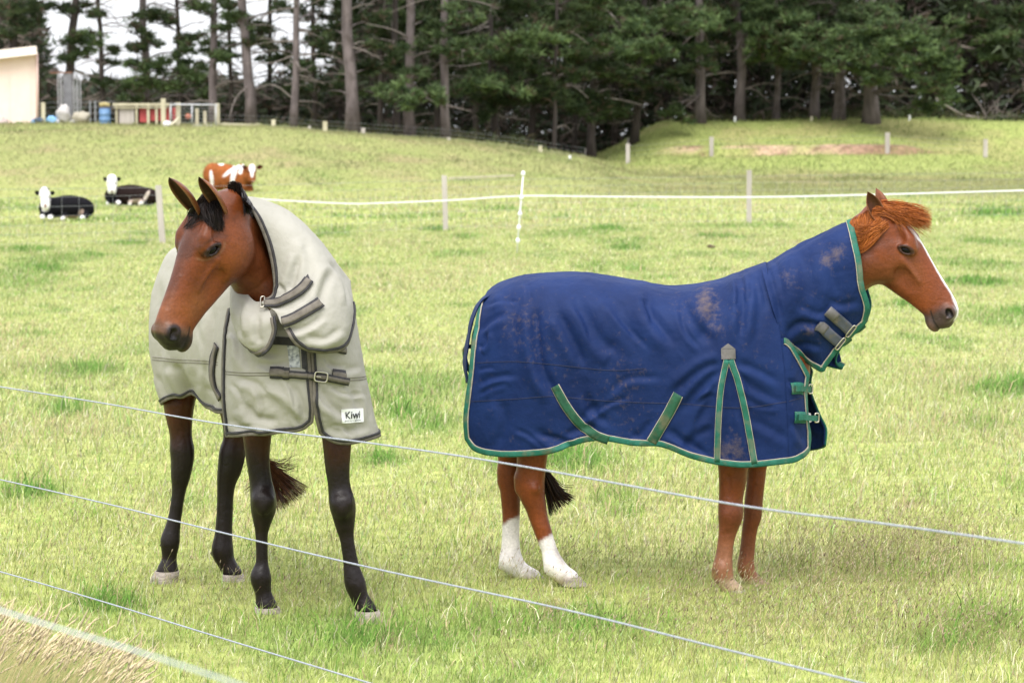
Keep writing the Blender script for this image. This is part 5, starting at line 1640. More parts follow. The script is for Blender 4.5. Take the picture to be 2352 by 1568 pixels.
def build_grass():
    gm = blade_mat()
    M['blade'] = gm
    def field(n, y0, y1, h0, w0, two, seed):
        rng = np.random.default_rng(seed)
        if y1 <= 62:        # thinner on the ground and coarser with distance
            y = (rng.random(n) * (y1 ** .35 - y0 ** .35) + y0 ** .35) ** (1 / .35)
            h0 = h0 * (np.maximum(y, 12) / 12) ** .30; w0 = w0 * (np.maximum(y, 11) / 11) ** .85
        else:
            y = np.sqrt(rng.random(n) * (y1 ** 2 - y0 ** 2) + y0 ** 2)
        x = (rng.random(n) * 2 - 1) * (.192 * y + 1.1 * sstep(60, 20, y))
        l, d, P = patches(x, y)
        ok = (bare(x, y, P) < .45) | (rng.random(n) < .12)
        x, y, l, d, P = x[ok], y[ok], l[ok], d[ok], P[ok]; n = len(x)
        if np.ndim(h0): h0, w0 = h0[ok], w0[ok]
        n2 = vnoise(P * [1, .6, 0], 3.5, 61)
        h = h0 * (.35 + .95 * rng.random(n) ** 1.4) * (1 + 1.0 * l ** 2 + .35 * n2 + .25 * d)
        w = w0 * (.6 + .8 * rng.random(n)) * (1 + .5 * l)
        az = rng.random(n) * 2 * math.pi
        ln = rng.normal(0, .45, n)
        u = np.stack([np.cos(az), np.sin(az), np.zeros(n)], -1)
        wind = np.array([.16, -.05, 0])
        tipd = unit(np.stack([rng.normal(0, .5, n), rng.normal(0, .5, n), np.ones(n)], -1) + wind)
        base = P.copy(); base[:, 2] -= .004
        k = rng.random(n)[:, None]
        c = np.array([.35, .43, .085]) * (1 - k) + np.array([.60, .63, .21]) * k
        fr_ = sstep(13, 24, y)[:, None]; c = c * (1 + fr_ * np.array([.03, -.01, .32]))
        lush = np.array([.085, .24, .030]) * (1 - k) + np.array([.20, .42, .065]) * k
        c = c * (1 - l[:, None] * .85) + lush * l[:, None] * .85
        dry = rng.random(n) < (.10 + .34 * d * (1 - l))
        c[dry] = (np.array([.60, .48, .27]) * (.65 + .6 * rng.random((n, 1))))[dry]
        dk = rng.random(n) < .08
        c[dk] *= .45
        pale = rng.random(n) < .15 * (1 - l)
        c[pale] = np.array([.80, .77, .50]) * (.8 + .3 * rng.random((pale.sum(), 1)))
        gr = rng.random(n) < .17
        c[gr] = c[gr] * np.array([.58, .86, .50])
        kn = (sstep(2.6, 4.6, x / y * 112) * sstep(112, 121, y))[:, None]
        c = c * (1 - .8 * kn) + np.array([.29, .35, .105]) * .8 * kn
        c = c * 1.0
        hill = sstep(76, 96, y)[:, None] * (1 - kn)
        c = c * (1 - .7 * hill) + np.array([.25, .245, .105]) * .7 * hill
        if not two:
            V = np.stack([base - u * w[:, None], base + u * w[:, None], base + tipd * h[:, None]], 1).reshape(-1, 3)
            return V, np.arange(3 * n).reshape(n, 3), np.repeat(c, 3, 0)
        mid = base + unit(tipd + [0, 0, .9]) * (h * .55)[:, None]
        tip = mid + unit(tipd * [1.6, 1.6, .8]) * (h * .5)[:, None]
        V = np.stack([base - u * w[:, None], base + u * w[:, None], mid + u * w[:, None] * .7, mid - u * w[:, None] * .7, tip], 1).reshape(-1, 3)
        a = np.arange(n) * 5
        Q = np.concatenate([np.stack([a, a + 1, a + 2], -1), np.stack([a, a + 2, a + 3], -1), np.stack([a + 3, a + 2, a + 4], -1)])
        return V, Q, np.repeat(c, 5, 0)
    def put_grass(label, sets):
        V, Q, C, n = [], [], [], 0
        for v, q, c in sets:
            V.append(v); Q.append(q + n); C.append(c); n += len(v)
        V, Q, C = np.concatenate(V), np.concatenate(Q), np.concatenate(C)
        o = link('grass', new_mesh('grass', V, Q, np.full(len(Q), 3), gm, False, C))
        tag(o, label, 'grass', kind='stuff')
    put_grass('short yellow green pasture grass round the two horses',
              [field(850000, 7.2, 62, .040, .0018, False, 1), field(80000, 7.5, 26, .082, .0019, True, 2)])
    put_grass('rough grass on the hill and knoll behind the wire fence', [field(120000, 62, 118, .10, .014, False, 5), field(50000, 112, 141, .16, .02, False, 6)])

    # flowering stems with brown heads
    rng = np.random.default_rng(21)
    mb_v, mb_q, mb_c, nn = [], [], [], 0
    def stem(base, tip, w, col, headl, headw, hcol, droop):
        nonlocal nn
        base, tip = np.asarray(base), np.asarray(tip)
        d = unit(tip - base)
        s = unit(np.cross(d, [0.2, 1, 0]))
        mid = (base + tip) / 2 - s * .0 + np.array([-droop * .10, 0, np.linalg.norm(tip - base) * .04])
        V = [base - s * w, base + s * w, mid + s * w * .8, mid - s * w * .8, tip + s * w * .5, tip - s * w * .5]
        Q = [(0, 1, 2), (0, 2, 3), (3, 2, 4), (3, 4, 5)]
        hd = unit(d + np.array([droop, 0, -abs(droop) * .55]))
        t2 = np.cross(hd, s)
        k = len(V)
        e = tip + hd * headl
        m1, m2 = tip + hd * headl * .3, tip + hd * headl * .68
        V += [tip] + [m1 + s * headw, m1 + t2 * headw, m1 - s * headw, m1 - t2 * headw] + [m2 + s * headw * .75, m2 + t2 * headw * .75, m2 - s * headw * .75, m2 - t2 * headw * .75] + [e]
        for a in range(4):
            b = (a + 1) % 4
            Q += [(k, k + 1 + a, k + 1 + b), (k + 1 + a, k + 5 + a, k + 5 + b), (k + 1 + a, k + 5 + b, k + 1 + b), (k + 5 + a, k + 9, k + 5 + b)]
        mb_v.append(np.array(V)); mb_q.append(np.array(Q) + nn); nn += len(V)
        mb_c.append(np.concatenate([np.tile(col, (6, 1)), np.tile(hcol, (len(V) - 6, 1))]))
    spots = [(2050, 1290, 300, 110, 1500), (1750, 1400, 330, 60, 600), (2200, 1480, 260, 60, 450), (1250, 1330, 320, 60, 260), (600, 1380, 380, 60, 260), (250, 830, 260, 60, 260), (150, 1250, 200, 90, 140), (1500, 1500, 500, 60, 350), (2150, 900, 200, 90, 260), (1100, 1150, 600, 150, 300)]
    for a, b, rx, ry, n in spots:
        for i in range(n):
            px, py = a + rx * rng.normal() * .55, b + ry * rng.normal() * .6
            if not (-60 < px < 2420 and 640 < py < 1640): continue
            Y = 14373 / (py - 284)
            g = on_ground(px, Y)
            h = .07 + .09 * rng.random()
            tip = g + np.array([rng.normal(.015, .02), rng.normal(0, .02), h])
            k = rng.random()
            hc = (np.array([.42, .30, .19]) * (1 - k) + np.array([.62, .52, .33]) * k) if rng.random() < .86 else np.array([.16, .09, .06])
            stem(g, tip, .0009, np.array([.27, .27, .09]), .012 + .014 * rng.random(), .0016 + .0009 * rng.random(), hc, rng.normal(.25, .3))
    V, Q, C = np.concatenate(mb_v), np.concatenate(mb_q), np.concatenate(mb_c)
    o = link('seed_grass', new_mesh('seed_grass', V, Q, np.full(len(Q), 3), gm, True, C))
    tag(o, 'thin grass stems with small brown seed heads in the pasture', 'grass', kind='stuff')
    # tall straw coloured grass by the fence, bottom left
    mb_v, mb_q, mb_c, nn = [], [], [], 0
    for i in range(640):
        t = rng.random() ** 1.05
        Y = 9.0 + 2.0 * rng.random()
        px = -70 + 400 * t + rng.normal(0, 12)
        zt_py = 1405 + 130 * t + rng.normal(0, 22) + 110 * rng.random() ** 2
        top = at(px, zt_py, Y)
        hgt = max(top[2], .08)
        base = np.array([top[0] - .05 - .20 * hgt - .10 * rng.random(), Y + rng.normal(0, .03), 0.0])
        k = rng.random()
        sc = np.array([.42, .40, .15]) * (1 - k) + np.array([.58, .46, .24]) * k
        hc = np.array([.86, .72, .46]) * (.7 + .45 * rng.random())
        stem(base, top, .0013, sc, .045 + .05 * rng.random(), .0021 + .0016 * rng.random(), hc, -.15 + .75 * rng.random())
    V, Q, C = np.concatenate(mb_v), np.concatenate(mb_q), np.concatenate(mb_c)
    sv, sq, sc_ = [], [], []
    n = 4200
    px = -80 + 400 * rng.random(n) ** .9
    Y = 8.6 + 2.2 * rng.random(n)
    x = (px - 1176) / FPX * Y
    base = np.stack([x - .05, Y, np.zeros(n)], -1)
    h = .16 + .22 * rng.random(n) * (1 - (px + 80) / 520)
    tip = base + np.stack([.00 + .12 * rng.random(n), rng.normal(0, .04, n), h], -1)
    s = np.array([.0013, .0006, 0])
    V2 = np.stack([base - s, base + s, tip], 1).reshape(-1, 3)
    k = rng.random((n, 1)); k = k ** .8; c2 = np.where(rng.random((n, 1)) < .62, np.array([.26, .44, .095]), np.array([.30, .36, .10]) * (1 - k) + np.array([.85, .77, .42]) * k)
    V = np.concatenate([V, V2]); Q = np.concatenate([Q, np.arange(3 * n).reshape(n, 3) + len(C)]); C = np.concatenate([C, np.repeat(c2, 3, 0)])
    o = link('tall_grass', new_mesh('tall_grass', V, Q, np.full(len(Q), 3), gm, True, C))
    tag(o, 'tall straw coloured grass leaning over at the lower left corner', 'grass', kind='stuff')
# ------------------------------------------------------------ pine belt
def build_trees():
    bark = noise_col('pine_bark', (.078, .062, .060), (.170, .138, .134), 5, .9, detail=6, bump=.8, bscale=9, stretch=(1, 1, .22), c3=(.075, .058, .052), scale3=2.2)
    bark_dark = noise_col('shaded_pine_bark', (.030, .023, .020), (.068, .052, .045), 5, .9, detail=6, bump=.8, bscale=9, stretch=(1, 1, .22))  # same bark again, darker: shade under the canopy is put into its colour
    twig = noise_col('dead_twig', (.13, .105, .09), (.24, .205, .185), 8, .9)
    leaf, nt, b = mat('pine_needles')
    N, L = nt.nodes, nt.links
    vc = N.new('ShaderNodeVertexColor'); vc.layer_name = 'col'
    L.new(vc.outputs['Color'], b.inputs['Base Color']); b.inputs['Roughness'].default_value = .65; b.inputs['Specular IOR Level'].default_value = .2
    tr = N.new('ShaderNodeBsdfTranslucent'); L.new(vc.outputs['Color'], tr.inputs['Color'])
    mx = N.new('ShaderNodeMixShader'); mx.inputs['Fac'].default_value = .2
    L.new(b.outputs['BSDF'], mx.inputs[1]); L.new(tr.outputs['BSDF'], mx.inputs[2]); L.new(mx.outputs['Shader'], nt.nodes.get('Material Output').inputs['Surface'])
    rng = np.random.default_rng(5)

    def bough(c, rx, ry, rz, n, tone, ln=.26):
        """a spray-covered branch end: needle tufts over a flattened, lumpy cloud"""
        # a few sub lobes so the outline is uneven
        k = max(4, int(n / 26))
        lob = rng.normal(size=(k, 3)) * [.55, .5, .42]
        which = rng.integers(0, k, n)
        p = lob[which] + rng.normal(size=(n, 3)) * [.20, .20, .13]
        p[:, 2] -= .22 * (p[:, 0] ** 2 + p[:, 1] ** 2)
        P = np.asarray(c) + p * [rx, ry, rz]
        m = 6
        d = unit(rng.normal(size=(n, m, 3)) * [.9, .9, .55] + [0, 0, .42] + (p * [1, 1, .3])[:, None, :] * .5)
        s = unit(np.cross(d, rng.normal(size=(n, m, 3))))
        L_ = ln * (.75 + .8 * rng.random((n, m, 1)))
        w = .024 + .020 * rng.random((n, m, 1))
        b0 = P[:, None, :] + rng.normal(size=(n, m, 3)) * .05
        V = np.stack([b0 - s * w, b0 + s * w, b0 + d * L_], 2).reshape(-1, 3)
        g = rng.random((n, 1))
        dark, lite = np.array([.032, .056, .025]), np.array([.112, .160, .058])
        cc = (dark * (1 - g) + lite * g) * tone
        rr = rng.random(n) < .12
        cc[rr] = np.array([.085, .062, .040]) * (.6 + .7 * rng.random((rr.sum(), 1)))
        return V, np.repeat(cc, m * 3, 0)

    def limb(mb, p0, p1, r0, r1, sag=.3, twigs=0):
        p0, p1 = np.asarray(p0), np.asarray(p1)
        Lh = np.linalg.norm(p1 - p0)
        mid = (p0 + p1) / 2 + np.array([rng.normal(0, .05) * Lh, rng.normal(0, .05) * Lh, sag * Lh * .5])
        pts = catmull([p0, mid, p1], 7)
        mb.tube(pts, np.linspace(r0, r1, 7), 5)
        for i in range(twigs):
            t = .35 + .6 * rng.random()
            q = pts[int(t * 6)]
            d = unit(p1 - p0) * .6 + rng.normal(size=3) * [.7, .7, .8] + [0, 0, -.1]
            e = q + unit(d) * Lh * (.16 + .26 * rng.random())
            mb.tube(catmull([q, (q + e) / 2 + rng.normal(size=3) * .06 * Lh * .5, e], 4), np.linspace(r1 * .9, r1 * .35, 4), 3)

    def tree(px, base_py, Y, wpx, height, boughs, dead, label, dark=False, lean=0.0, group='pine trees along the edge of the field', auto=6, pale=1.0):
        g = np.array([(px - 1176) / FPX * Y, Y, 0.0])
        g[2] = float(ground_z(g[0], Y)) - .15
        root = empty('pine_tree', tuple(g))
        tag(root, label, 'tree', group)
        r0 = wpx * .5 * Y / FPX
        n = 14
        hs = np.linspace(0, 1, n)
        bend = np.cumsum(rng.normal(0, .03, (n, 2)), 0) * height * .12
        pts = np.stack([g[0] + (lean + rng.normal(0, .022)) * hs * height + bend[:, 0], g[1] + bend[:, 1], g[2] + hs * height], -1)
        rad = r0 * (1.0 - .72 * hs) * (1 + .35 * np.exp(-hs * 26))
        mb = MB(); mb.tube(pts, rad, 12)
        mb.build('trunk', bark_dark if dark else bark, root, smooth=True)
        def on(z):
            t = np.clip((z - g[2]) / height, 0, 1)
            return np.array([np.interp(t, hs, pts[:, k]) for k in range(3)])
        boughs = list(boughs)
        if px > 1100 and Y < 146 and px not in (1604, 1702) and auto == 6:
            dead += 16
            for q in range(6 if px < 1560 else 0): boughs.append((px + rng.normal(0, 55), 150 + 110 * rng.random(), 60 + 50 * rng.random(), 24 + 20 * rng.random(), .45 + .35 * rng.random(), -1.0 - rng.random()))
            for q in range(5): boughs.append((px + rng.normal(0, 34), 5 + (175 if px < 1560 else 110) * rng.random(), 70 + 50 * rng.random(), 34 + 22 * rng.random(), .7 + .6 * rng.random(), -1.6 - rng.random()))
        if dead:
            mb = MB()
            for i in range(dead):
                z = g[2] + 1.2 + 6.5 * rng.random()
                a = rng.random() * 2 * math.pi
                Lr = .7 + 1.7 * rng.random()
                p0 = on(z)
                p1 = p0 + np.array([math.cos(a) * Lr, math.sin(a) * Lr, rng.normal(.0, .35) * Lr * .6 - .1])
                limb(mb, p0, p1, .030 + .02 * rng.random(), .012, rng.normal(.15, .2), 4)
            o = mb.build('dead_branches', twig, root, smooth=True); o['kind'] = 'stuff'
        Vs, Cs = [], []
        mb = MB(); nb = 0
        for (bx, by, w, h, tone, dy) in boughs:
            c = at(bx, by, Y + dy)
            sc = (Y + dy) / FPX
            rx, rz = w * .5 * sc, h * .5 * sc
            nt_ = int(np.clip(130 * rx * max(rz, .35) * 2.2, 70, 520))
            v, cc = bough(c, rx * 1.05, max(rx * .6, .5), rz, nt_, tone * (.8 + .45 * rng.random()))
            Vs.append(v); Cs.append(cc)
            p0 = on(max(c[2] - .5, g[2] + 1.5))
            if np.linalg.norm(c - p0) < 5.5:
                limb(mb, p0, c - [0, 0, .15], .05, .02, .1, 2); nb += 1
        for i in range(auto):       # the upper crown, mostly above the picture
            z = g[2] + height * (.50 + .5 * (i + .5) / auto)
            a = rng.random() * 2 * math.pi
            Lr = (.5 + 2.2 * rng.random()) * (1.25 - .75 * (i / auto))
            c = on(z) + np.array([math.cos(a) * Lr, math.sin(a) * Lr, .2])
            v, cc = bough(c, 1.5, 1.5, .75, 130, .8, .42)
            Vs.append(v); Cs.append(cc)
            limb(mb, on(z - .6), c, .05, .02, .1, 0); nb += 1
        if nb:
            o = mb.build('limbs', bark_dark if dark else bark, root, smooth=True); o['kind'] = 'stuff'
        V = np.concatenate(Vs); C = np.concatenate(Cs)
        o = link('crown', new_mesh('pine_crown', V, np.arange(len(V)), np.full(len(V) // 3, 3), leaf, False, C), root)
        rebase(root)
        return root

    T = tree
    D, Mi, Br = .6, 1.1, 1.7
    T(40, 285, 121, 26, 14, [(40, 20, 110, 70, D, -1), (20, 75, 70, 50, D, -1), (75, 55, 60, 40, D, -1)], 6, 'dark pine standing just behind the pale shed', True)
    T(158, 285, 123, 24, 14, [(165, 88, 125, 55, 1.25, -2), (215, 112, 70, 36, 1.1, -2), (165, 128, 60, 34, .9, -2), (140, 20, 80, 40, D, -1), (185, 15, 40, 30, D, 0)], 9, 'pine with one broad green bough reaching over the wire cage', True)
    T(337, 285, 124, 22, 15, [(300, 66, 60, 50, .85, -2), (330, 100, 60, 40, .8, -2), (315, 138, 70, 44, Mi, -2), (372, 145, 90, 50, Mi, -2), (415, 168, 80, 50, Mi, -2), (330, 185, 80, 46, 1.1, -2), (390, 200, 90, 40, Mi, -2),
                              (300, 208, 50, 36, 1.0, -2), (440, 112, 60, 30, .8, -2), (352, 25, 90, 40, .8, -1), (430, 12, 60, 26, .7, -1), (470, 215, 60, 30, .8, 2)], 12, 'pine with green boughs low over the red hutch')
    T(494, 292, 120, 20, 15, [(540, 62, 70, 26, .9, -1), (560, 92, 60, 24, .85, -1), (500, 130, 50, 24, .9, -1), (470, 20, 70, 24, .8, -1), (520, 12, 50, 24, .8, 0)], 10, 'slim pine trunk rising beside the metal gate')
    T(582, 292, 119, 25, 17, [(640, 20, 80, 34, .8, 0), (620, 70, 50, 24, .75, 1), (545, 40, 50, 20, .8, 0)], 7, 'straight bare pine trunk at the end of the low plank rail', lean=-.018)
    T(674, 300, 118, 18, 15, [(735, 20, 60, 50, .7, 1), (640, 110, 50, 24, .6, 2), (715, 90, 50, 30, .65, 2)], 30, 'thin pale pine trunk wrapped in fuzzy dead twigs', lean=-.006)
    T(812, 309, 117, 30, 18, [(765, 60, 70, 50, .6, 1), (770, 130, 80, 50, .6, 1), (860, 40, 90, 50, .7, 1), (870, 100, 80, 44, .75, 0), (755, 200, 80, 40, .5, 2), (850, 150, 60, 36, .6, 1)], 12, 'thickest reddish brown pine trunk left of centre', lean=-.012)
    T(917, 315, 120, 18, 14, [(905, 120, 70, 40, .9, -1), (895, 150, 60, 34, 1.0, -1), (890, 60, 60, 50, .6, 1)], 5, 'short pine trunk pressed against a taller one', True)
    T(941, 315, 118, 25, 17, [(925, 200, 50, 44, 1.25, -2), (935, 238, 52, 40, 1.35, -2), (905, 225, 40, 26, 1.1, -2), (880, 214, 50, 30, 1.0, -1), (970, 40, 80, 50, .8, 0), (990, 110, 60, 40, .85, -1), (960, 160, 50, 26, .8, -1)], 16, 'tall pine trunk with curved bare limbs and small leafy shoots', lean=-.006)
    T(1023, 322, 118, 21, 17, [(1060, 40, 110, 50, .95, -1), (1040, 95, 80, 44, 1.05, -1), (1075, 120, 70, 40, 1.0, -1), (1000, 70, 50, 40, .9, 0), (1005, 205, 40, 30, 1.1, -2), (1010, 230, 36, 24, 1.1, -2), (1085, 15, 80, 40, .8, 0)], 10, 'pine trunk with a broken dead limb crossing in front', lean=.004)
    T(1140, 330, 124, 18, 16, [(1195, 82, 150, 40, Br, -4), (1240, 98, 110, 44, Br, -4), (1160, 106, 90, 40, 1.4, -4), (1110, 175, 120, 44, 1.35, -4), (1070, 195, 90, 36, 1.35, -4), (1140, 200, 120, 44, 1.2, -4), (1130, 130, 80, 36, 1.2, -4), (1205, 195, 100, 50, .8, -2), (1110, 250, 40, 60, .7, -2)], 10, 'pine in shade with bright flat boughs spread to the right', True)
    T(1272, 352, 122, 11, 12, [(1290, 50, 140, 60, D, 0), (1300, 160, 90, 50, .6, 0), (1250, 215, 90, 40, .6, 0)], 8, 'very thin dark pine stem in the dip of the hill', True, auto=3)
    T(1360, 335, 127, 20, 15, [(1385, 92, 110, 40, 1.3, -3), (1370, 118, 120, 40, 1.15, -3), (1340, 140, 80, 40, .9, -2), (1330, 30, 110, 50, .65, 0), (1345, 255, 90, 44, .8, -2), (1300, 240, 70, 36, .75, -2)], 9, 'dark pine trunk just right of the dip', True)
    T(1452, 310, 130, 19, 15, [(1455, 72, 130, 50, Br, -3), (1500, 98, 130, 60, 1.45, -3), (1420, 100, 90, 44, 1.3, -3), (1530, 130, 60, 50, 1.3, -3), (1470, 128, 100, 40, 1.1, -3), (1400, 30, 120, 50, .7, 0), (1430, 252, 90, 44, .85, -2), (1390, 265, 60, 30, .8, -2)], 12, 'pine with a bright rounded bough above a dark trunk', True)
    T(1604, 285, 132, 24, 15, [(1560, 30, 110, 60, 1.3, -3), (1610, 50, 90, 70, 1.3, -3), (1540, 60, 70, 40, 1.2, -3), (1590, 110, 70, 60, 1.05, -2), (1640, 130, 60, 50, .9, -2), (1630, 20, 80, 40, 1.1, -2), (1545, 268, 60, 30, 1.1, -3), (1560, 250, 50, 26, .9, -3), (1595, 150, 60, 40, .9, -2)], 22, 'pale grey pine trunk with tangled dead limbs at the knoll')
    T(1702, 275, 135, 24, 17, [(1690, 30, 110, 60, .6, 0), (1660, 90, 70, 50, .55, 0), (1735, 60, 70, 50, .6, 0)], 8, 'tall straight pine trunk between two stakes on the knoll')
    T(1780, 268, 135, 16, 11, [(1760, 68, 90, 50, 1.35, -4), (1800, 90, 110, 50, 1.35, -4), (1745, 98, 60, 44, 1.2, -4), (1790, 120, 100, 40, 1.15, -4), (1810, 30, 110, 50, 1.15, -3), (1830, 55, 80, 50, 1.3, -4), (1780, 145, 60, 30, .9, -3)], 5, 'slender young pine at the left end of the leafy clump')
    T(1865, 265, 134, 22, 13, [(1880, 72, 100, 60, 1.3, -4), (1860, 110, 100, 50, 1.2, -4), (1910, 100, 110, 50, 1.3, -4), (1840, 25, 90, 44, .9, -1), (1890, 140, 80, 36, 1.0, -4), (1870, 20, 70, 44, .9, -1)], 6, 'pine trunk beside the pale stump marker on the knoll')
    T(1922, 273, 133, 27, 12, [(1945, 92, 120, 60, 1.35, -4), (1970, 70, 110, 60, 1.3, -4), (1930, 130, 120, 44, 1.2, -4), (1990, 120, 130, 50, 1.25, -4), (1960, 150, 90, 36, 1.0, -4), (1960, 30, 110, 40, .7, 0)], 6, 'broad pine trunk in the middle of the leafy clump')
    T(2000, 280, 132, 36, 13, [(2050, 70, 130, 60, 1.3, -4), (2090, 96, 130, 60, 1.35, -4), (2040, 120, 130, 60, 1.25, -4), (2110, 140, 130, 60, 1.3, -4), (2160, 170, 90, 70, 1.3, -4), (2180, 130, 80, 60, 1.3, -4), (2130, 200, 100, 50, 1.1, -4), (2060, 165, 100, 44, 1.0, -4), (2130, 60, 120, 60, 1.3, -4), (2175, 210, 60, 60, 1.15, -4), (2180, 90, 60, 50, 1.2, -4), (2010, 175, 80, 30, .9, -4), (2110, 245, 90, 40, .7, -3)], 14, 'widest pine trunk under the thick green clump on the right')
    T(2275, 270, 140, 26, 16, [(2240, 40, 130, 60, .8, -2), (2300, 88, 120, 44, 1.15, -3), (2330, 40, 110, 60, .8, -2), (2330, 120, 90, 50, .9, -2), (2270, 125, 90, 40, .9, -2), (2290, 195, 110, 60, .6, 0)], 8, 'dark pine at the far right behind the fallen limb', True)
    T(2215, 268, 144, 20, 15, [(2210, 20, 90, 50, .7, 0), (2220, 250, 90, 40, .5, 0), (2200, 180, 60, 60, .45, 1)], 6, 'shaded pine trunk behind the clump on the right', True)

    # a second row in the shade, closing the gaps under the canopy
    for px, Yr, w, hgt, lab in [
            (1095, 131, 15, 15, 'shaded pine just right of the trunk with the broken limb'), (1225, 134, 16, 15, 'shaded pine between the bright flat boughs and the thin dark stem'),
            (1315, 136, 14, 14, 'shaded pine just right of the very thin dark stem'), (1410, 139, 16, 15, 'shaded pine between the two dark trunks right of the dip'),
            (1530, 141, 17, 15, 'shaded pine left of the pale grey trunk at the knoll'), (1655, 144, 15, 15, 'shaded pine between the pale grey trunk and the tall straight trunk'),
            (1745, 146, 16, 15, 'shaded pine just right of the tall straight trunk on the knoll'), (1835, 147, 15, 15, 'shaded pine behind the grey marker post on the knoll'),
            (2070, 147, 18, 15, 'shaded pine right of the widest trunk'), (2140, 150, 16, 15, 'shaded pine behind the right end of the green clump'), (2330, 148, 18, 15, 'shaded pine cut off by the right edge'),
            (245, 134, 14, 14, 'slender pine against the sky above the blue drum'), (410, 137, 13, 14, 'slender pine against the sky above the thick gate post'),
            (535, 135, 12, 14, 'slender pine just right of the metal gate'), (618, 138, 13, 15, 'slender pine right of the bare straight trunk'), (715, 134, 13, 15, 'slender pine right of the pale fuzzy trunk'),
            (785, 138, 14, 15, 'shaded pine just left of the thickest reddish trunk'), (870, 132, 14, 15, 'shaded pine just right of the thickest reddish trunk'), (1000, 133, 14, 15, 'shaded pine close left of the trunk with the broken limb')]:
        bs = []
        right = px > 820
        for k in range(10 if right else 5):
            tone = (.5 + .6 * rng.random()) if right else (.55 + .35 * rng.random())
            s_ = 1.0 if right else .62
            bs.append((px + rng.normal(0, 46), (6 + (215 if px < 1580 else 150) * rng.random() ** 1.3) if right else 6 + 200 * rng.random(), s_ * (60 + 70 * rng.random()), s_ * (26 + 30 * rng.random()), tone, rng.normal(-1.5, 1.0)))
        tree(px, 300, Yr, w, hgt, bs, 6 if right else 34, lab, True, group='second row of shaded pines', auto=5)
    # the depth of the wood behind: one mass nobody could count
    n = 48000
    px = -620 + 3620 * rng.random(n)
    Y = 136 + 38 * rng.random(n) ** .8
    hx = np.array([-260, 60, 110, 200, 260, 470, 560, 760, 830, 900, 1000, 2700]); hv = np.array([14, 12, 3.4, 3.0, 3.3, 3.7, 3.2, 3.6, 8, 11, 15, 16])
    hm = np.interp(px, hx, hv) * (1 + .28 * vnoise(np.stack([px * .02, Y * .1, px * 0], -1), 1.0, 3))
    x = (px - 1176) / FPX * Y
    z = ground_z(x, Y) - .4 + hm * rng.random(n) ** .92
    P = np.stack([x, Y, z], -1)
    keep = (vnoise(P, .55, 33) + .55 * vnoise(P, 1.4, 37)) > -.42
    keep |= rng.random(n) < .25
    P = P[keep]; n = len(P)
    m = 5
    d = unit(rng.normal(size=(n, m, 3)) * [1, 1, .6]); s = unit(np.cross(d, rng.normal(size=(n, m, 3))))
    b0 = P[:, None, :] + rng.normal(size=(n, m, 3)) * .22
    V = np.stack([b0 - s * .10, b0 + s * .10, b0 + d * .75], 2).reshape(-1, 3)
    g = rng.random((n, 1)); c = np.array([.030, .042, .025]) * (1 - g) + np.array([.075, .095, .050]) * g
    br = rng.random(n) < .35
    c[br] = np.array([.115, .090, .074])
    o = link('woodland', new_mesh('woodland', V, np.arange(len(V)), np.full(len(V) // 3, 3), leaf, False, np.repeat(c, m * 3, 0)))
    tag(o, 'dark depth of the pine wood behind the front row of trunks', 'woodland', kind='stuff')
    # scrub and brash at the feet of the trunks
    n = 2600
    px = -60 + 2480 * rng.random(n)
    Y = np.where(px < 1300, 118 + 8 * rng.random(n), 135 + 8 * rng.random(n))
    x = (px - 1176) / FPX * Y
    P = np.stack([x, Y, ground_z(x, Y) + .25 * rng.random(n)], -1)
    keep = (px > 600) & ((px < 1240) | (px > 1560)); P = P[keep]; n = len(P)
    d = unit(rng.normal(size=(n, m, 3)) * [1, 1, .5] + [0, 0, .5]); s = unit(np.cross(d, rng.normal(size=(n, m, 3))))
    b0 = P[:, None, :] + rng.normal(size=(n, m, 3)) * .12
    V = np.stack([b0 - s * .03, b0 + s * .03, b0 + d * .42], 2).reshape(-1, 3)
    g = rng.random((n, 1)); c = np.array([.035, .060, .020]) * (1 - g) + np.array([.10, .085, .045]) * g
    o = link('undergrowth', new_mesh('undergrowth', V, np.arange(len(V)), np.full(len(V) // 3, 3), leaf, False, np.repeat(c, m * 3, 0)))
    tag(o, 'low scrub and dry brash at the feet of the pine trunks', 'undergrowth', kind='stuff')
    # fallen limb on the knoll
    root = empty('fallen_branch', tuple(ground_at(2275, 283)))
    tag(root, 'pale fallen branch propped up on the knoll at the right', 'branch')
    Yb = 136.0
    pts = catmull([at(2150, 226, Yb - 1.5), at(2178, 246, Yb - 1), at(2215, 265, Yb - .5), at(2258, 273, Yb), at(2290, 284, Yb)], 18)
    mb = MB(); mb.tube(pts, np.linspace(.045, .085, 18), 8); mb.build('limb', noise_col('bleached_wood', (.20, .165, .145), (.33, .28, .25), 6, .9), root, smooth=True)
    mb = MB()
    for i in range(26):
        a = at(2250 + 70 * rng.random(), 270 + 14 * rng.random(), Yb - .3)
        limb(mb, a, a + rng.normal(size=3) * [.9, .5, .5] + [0, 0, .45], .022, .008, .1, 3)
    o = mb.build('twigs', twig, root, smooth=True); o['kind'] = 'stuff'
    v, cc = bough(at(2300, 282, Yb - .4), 1.0, .6, .4, 150, .9, .3)
    o = link('leaves', new_mesh('branch_leaves', v, np.arange(len(v)), np.full(len(v) // 3, 3), leaf, False, cc), root); o['kind'] = 'stuff'
    rebase(root)
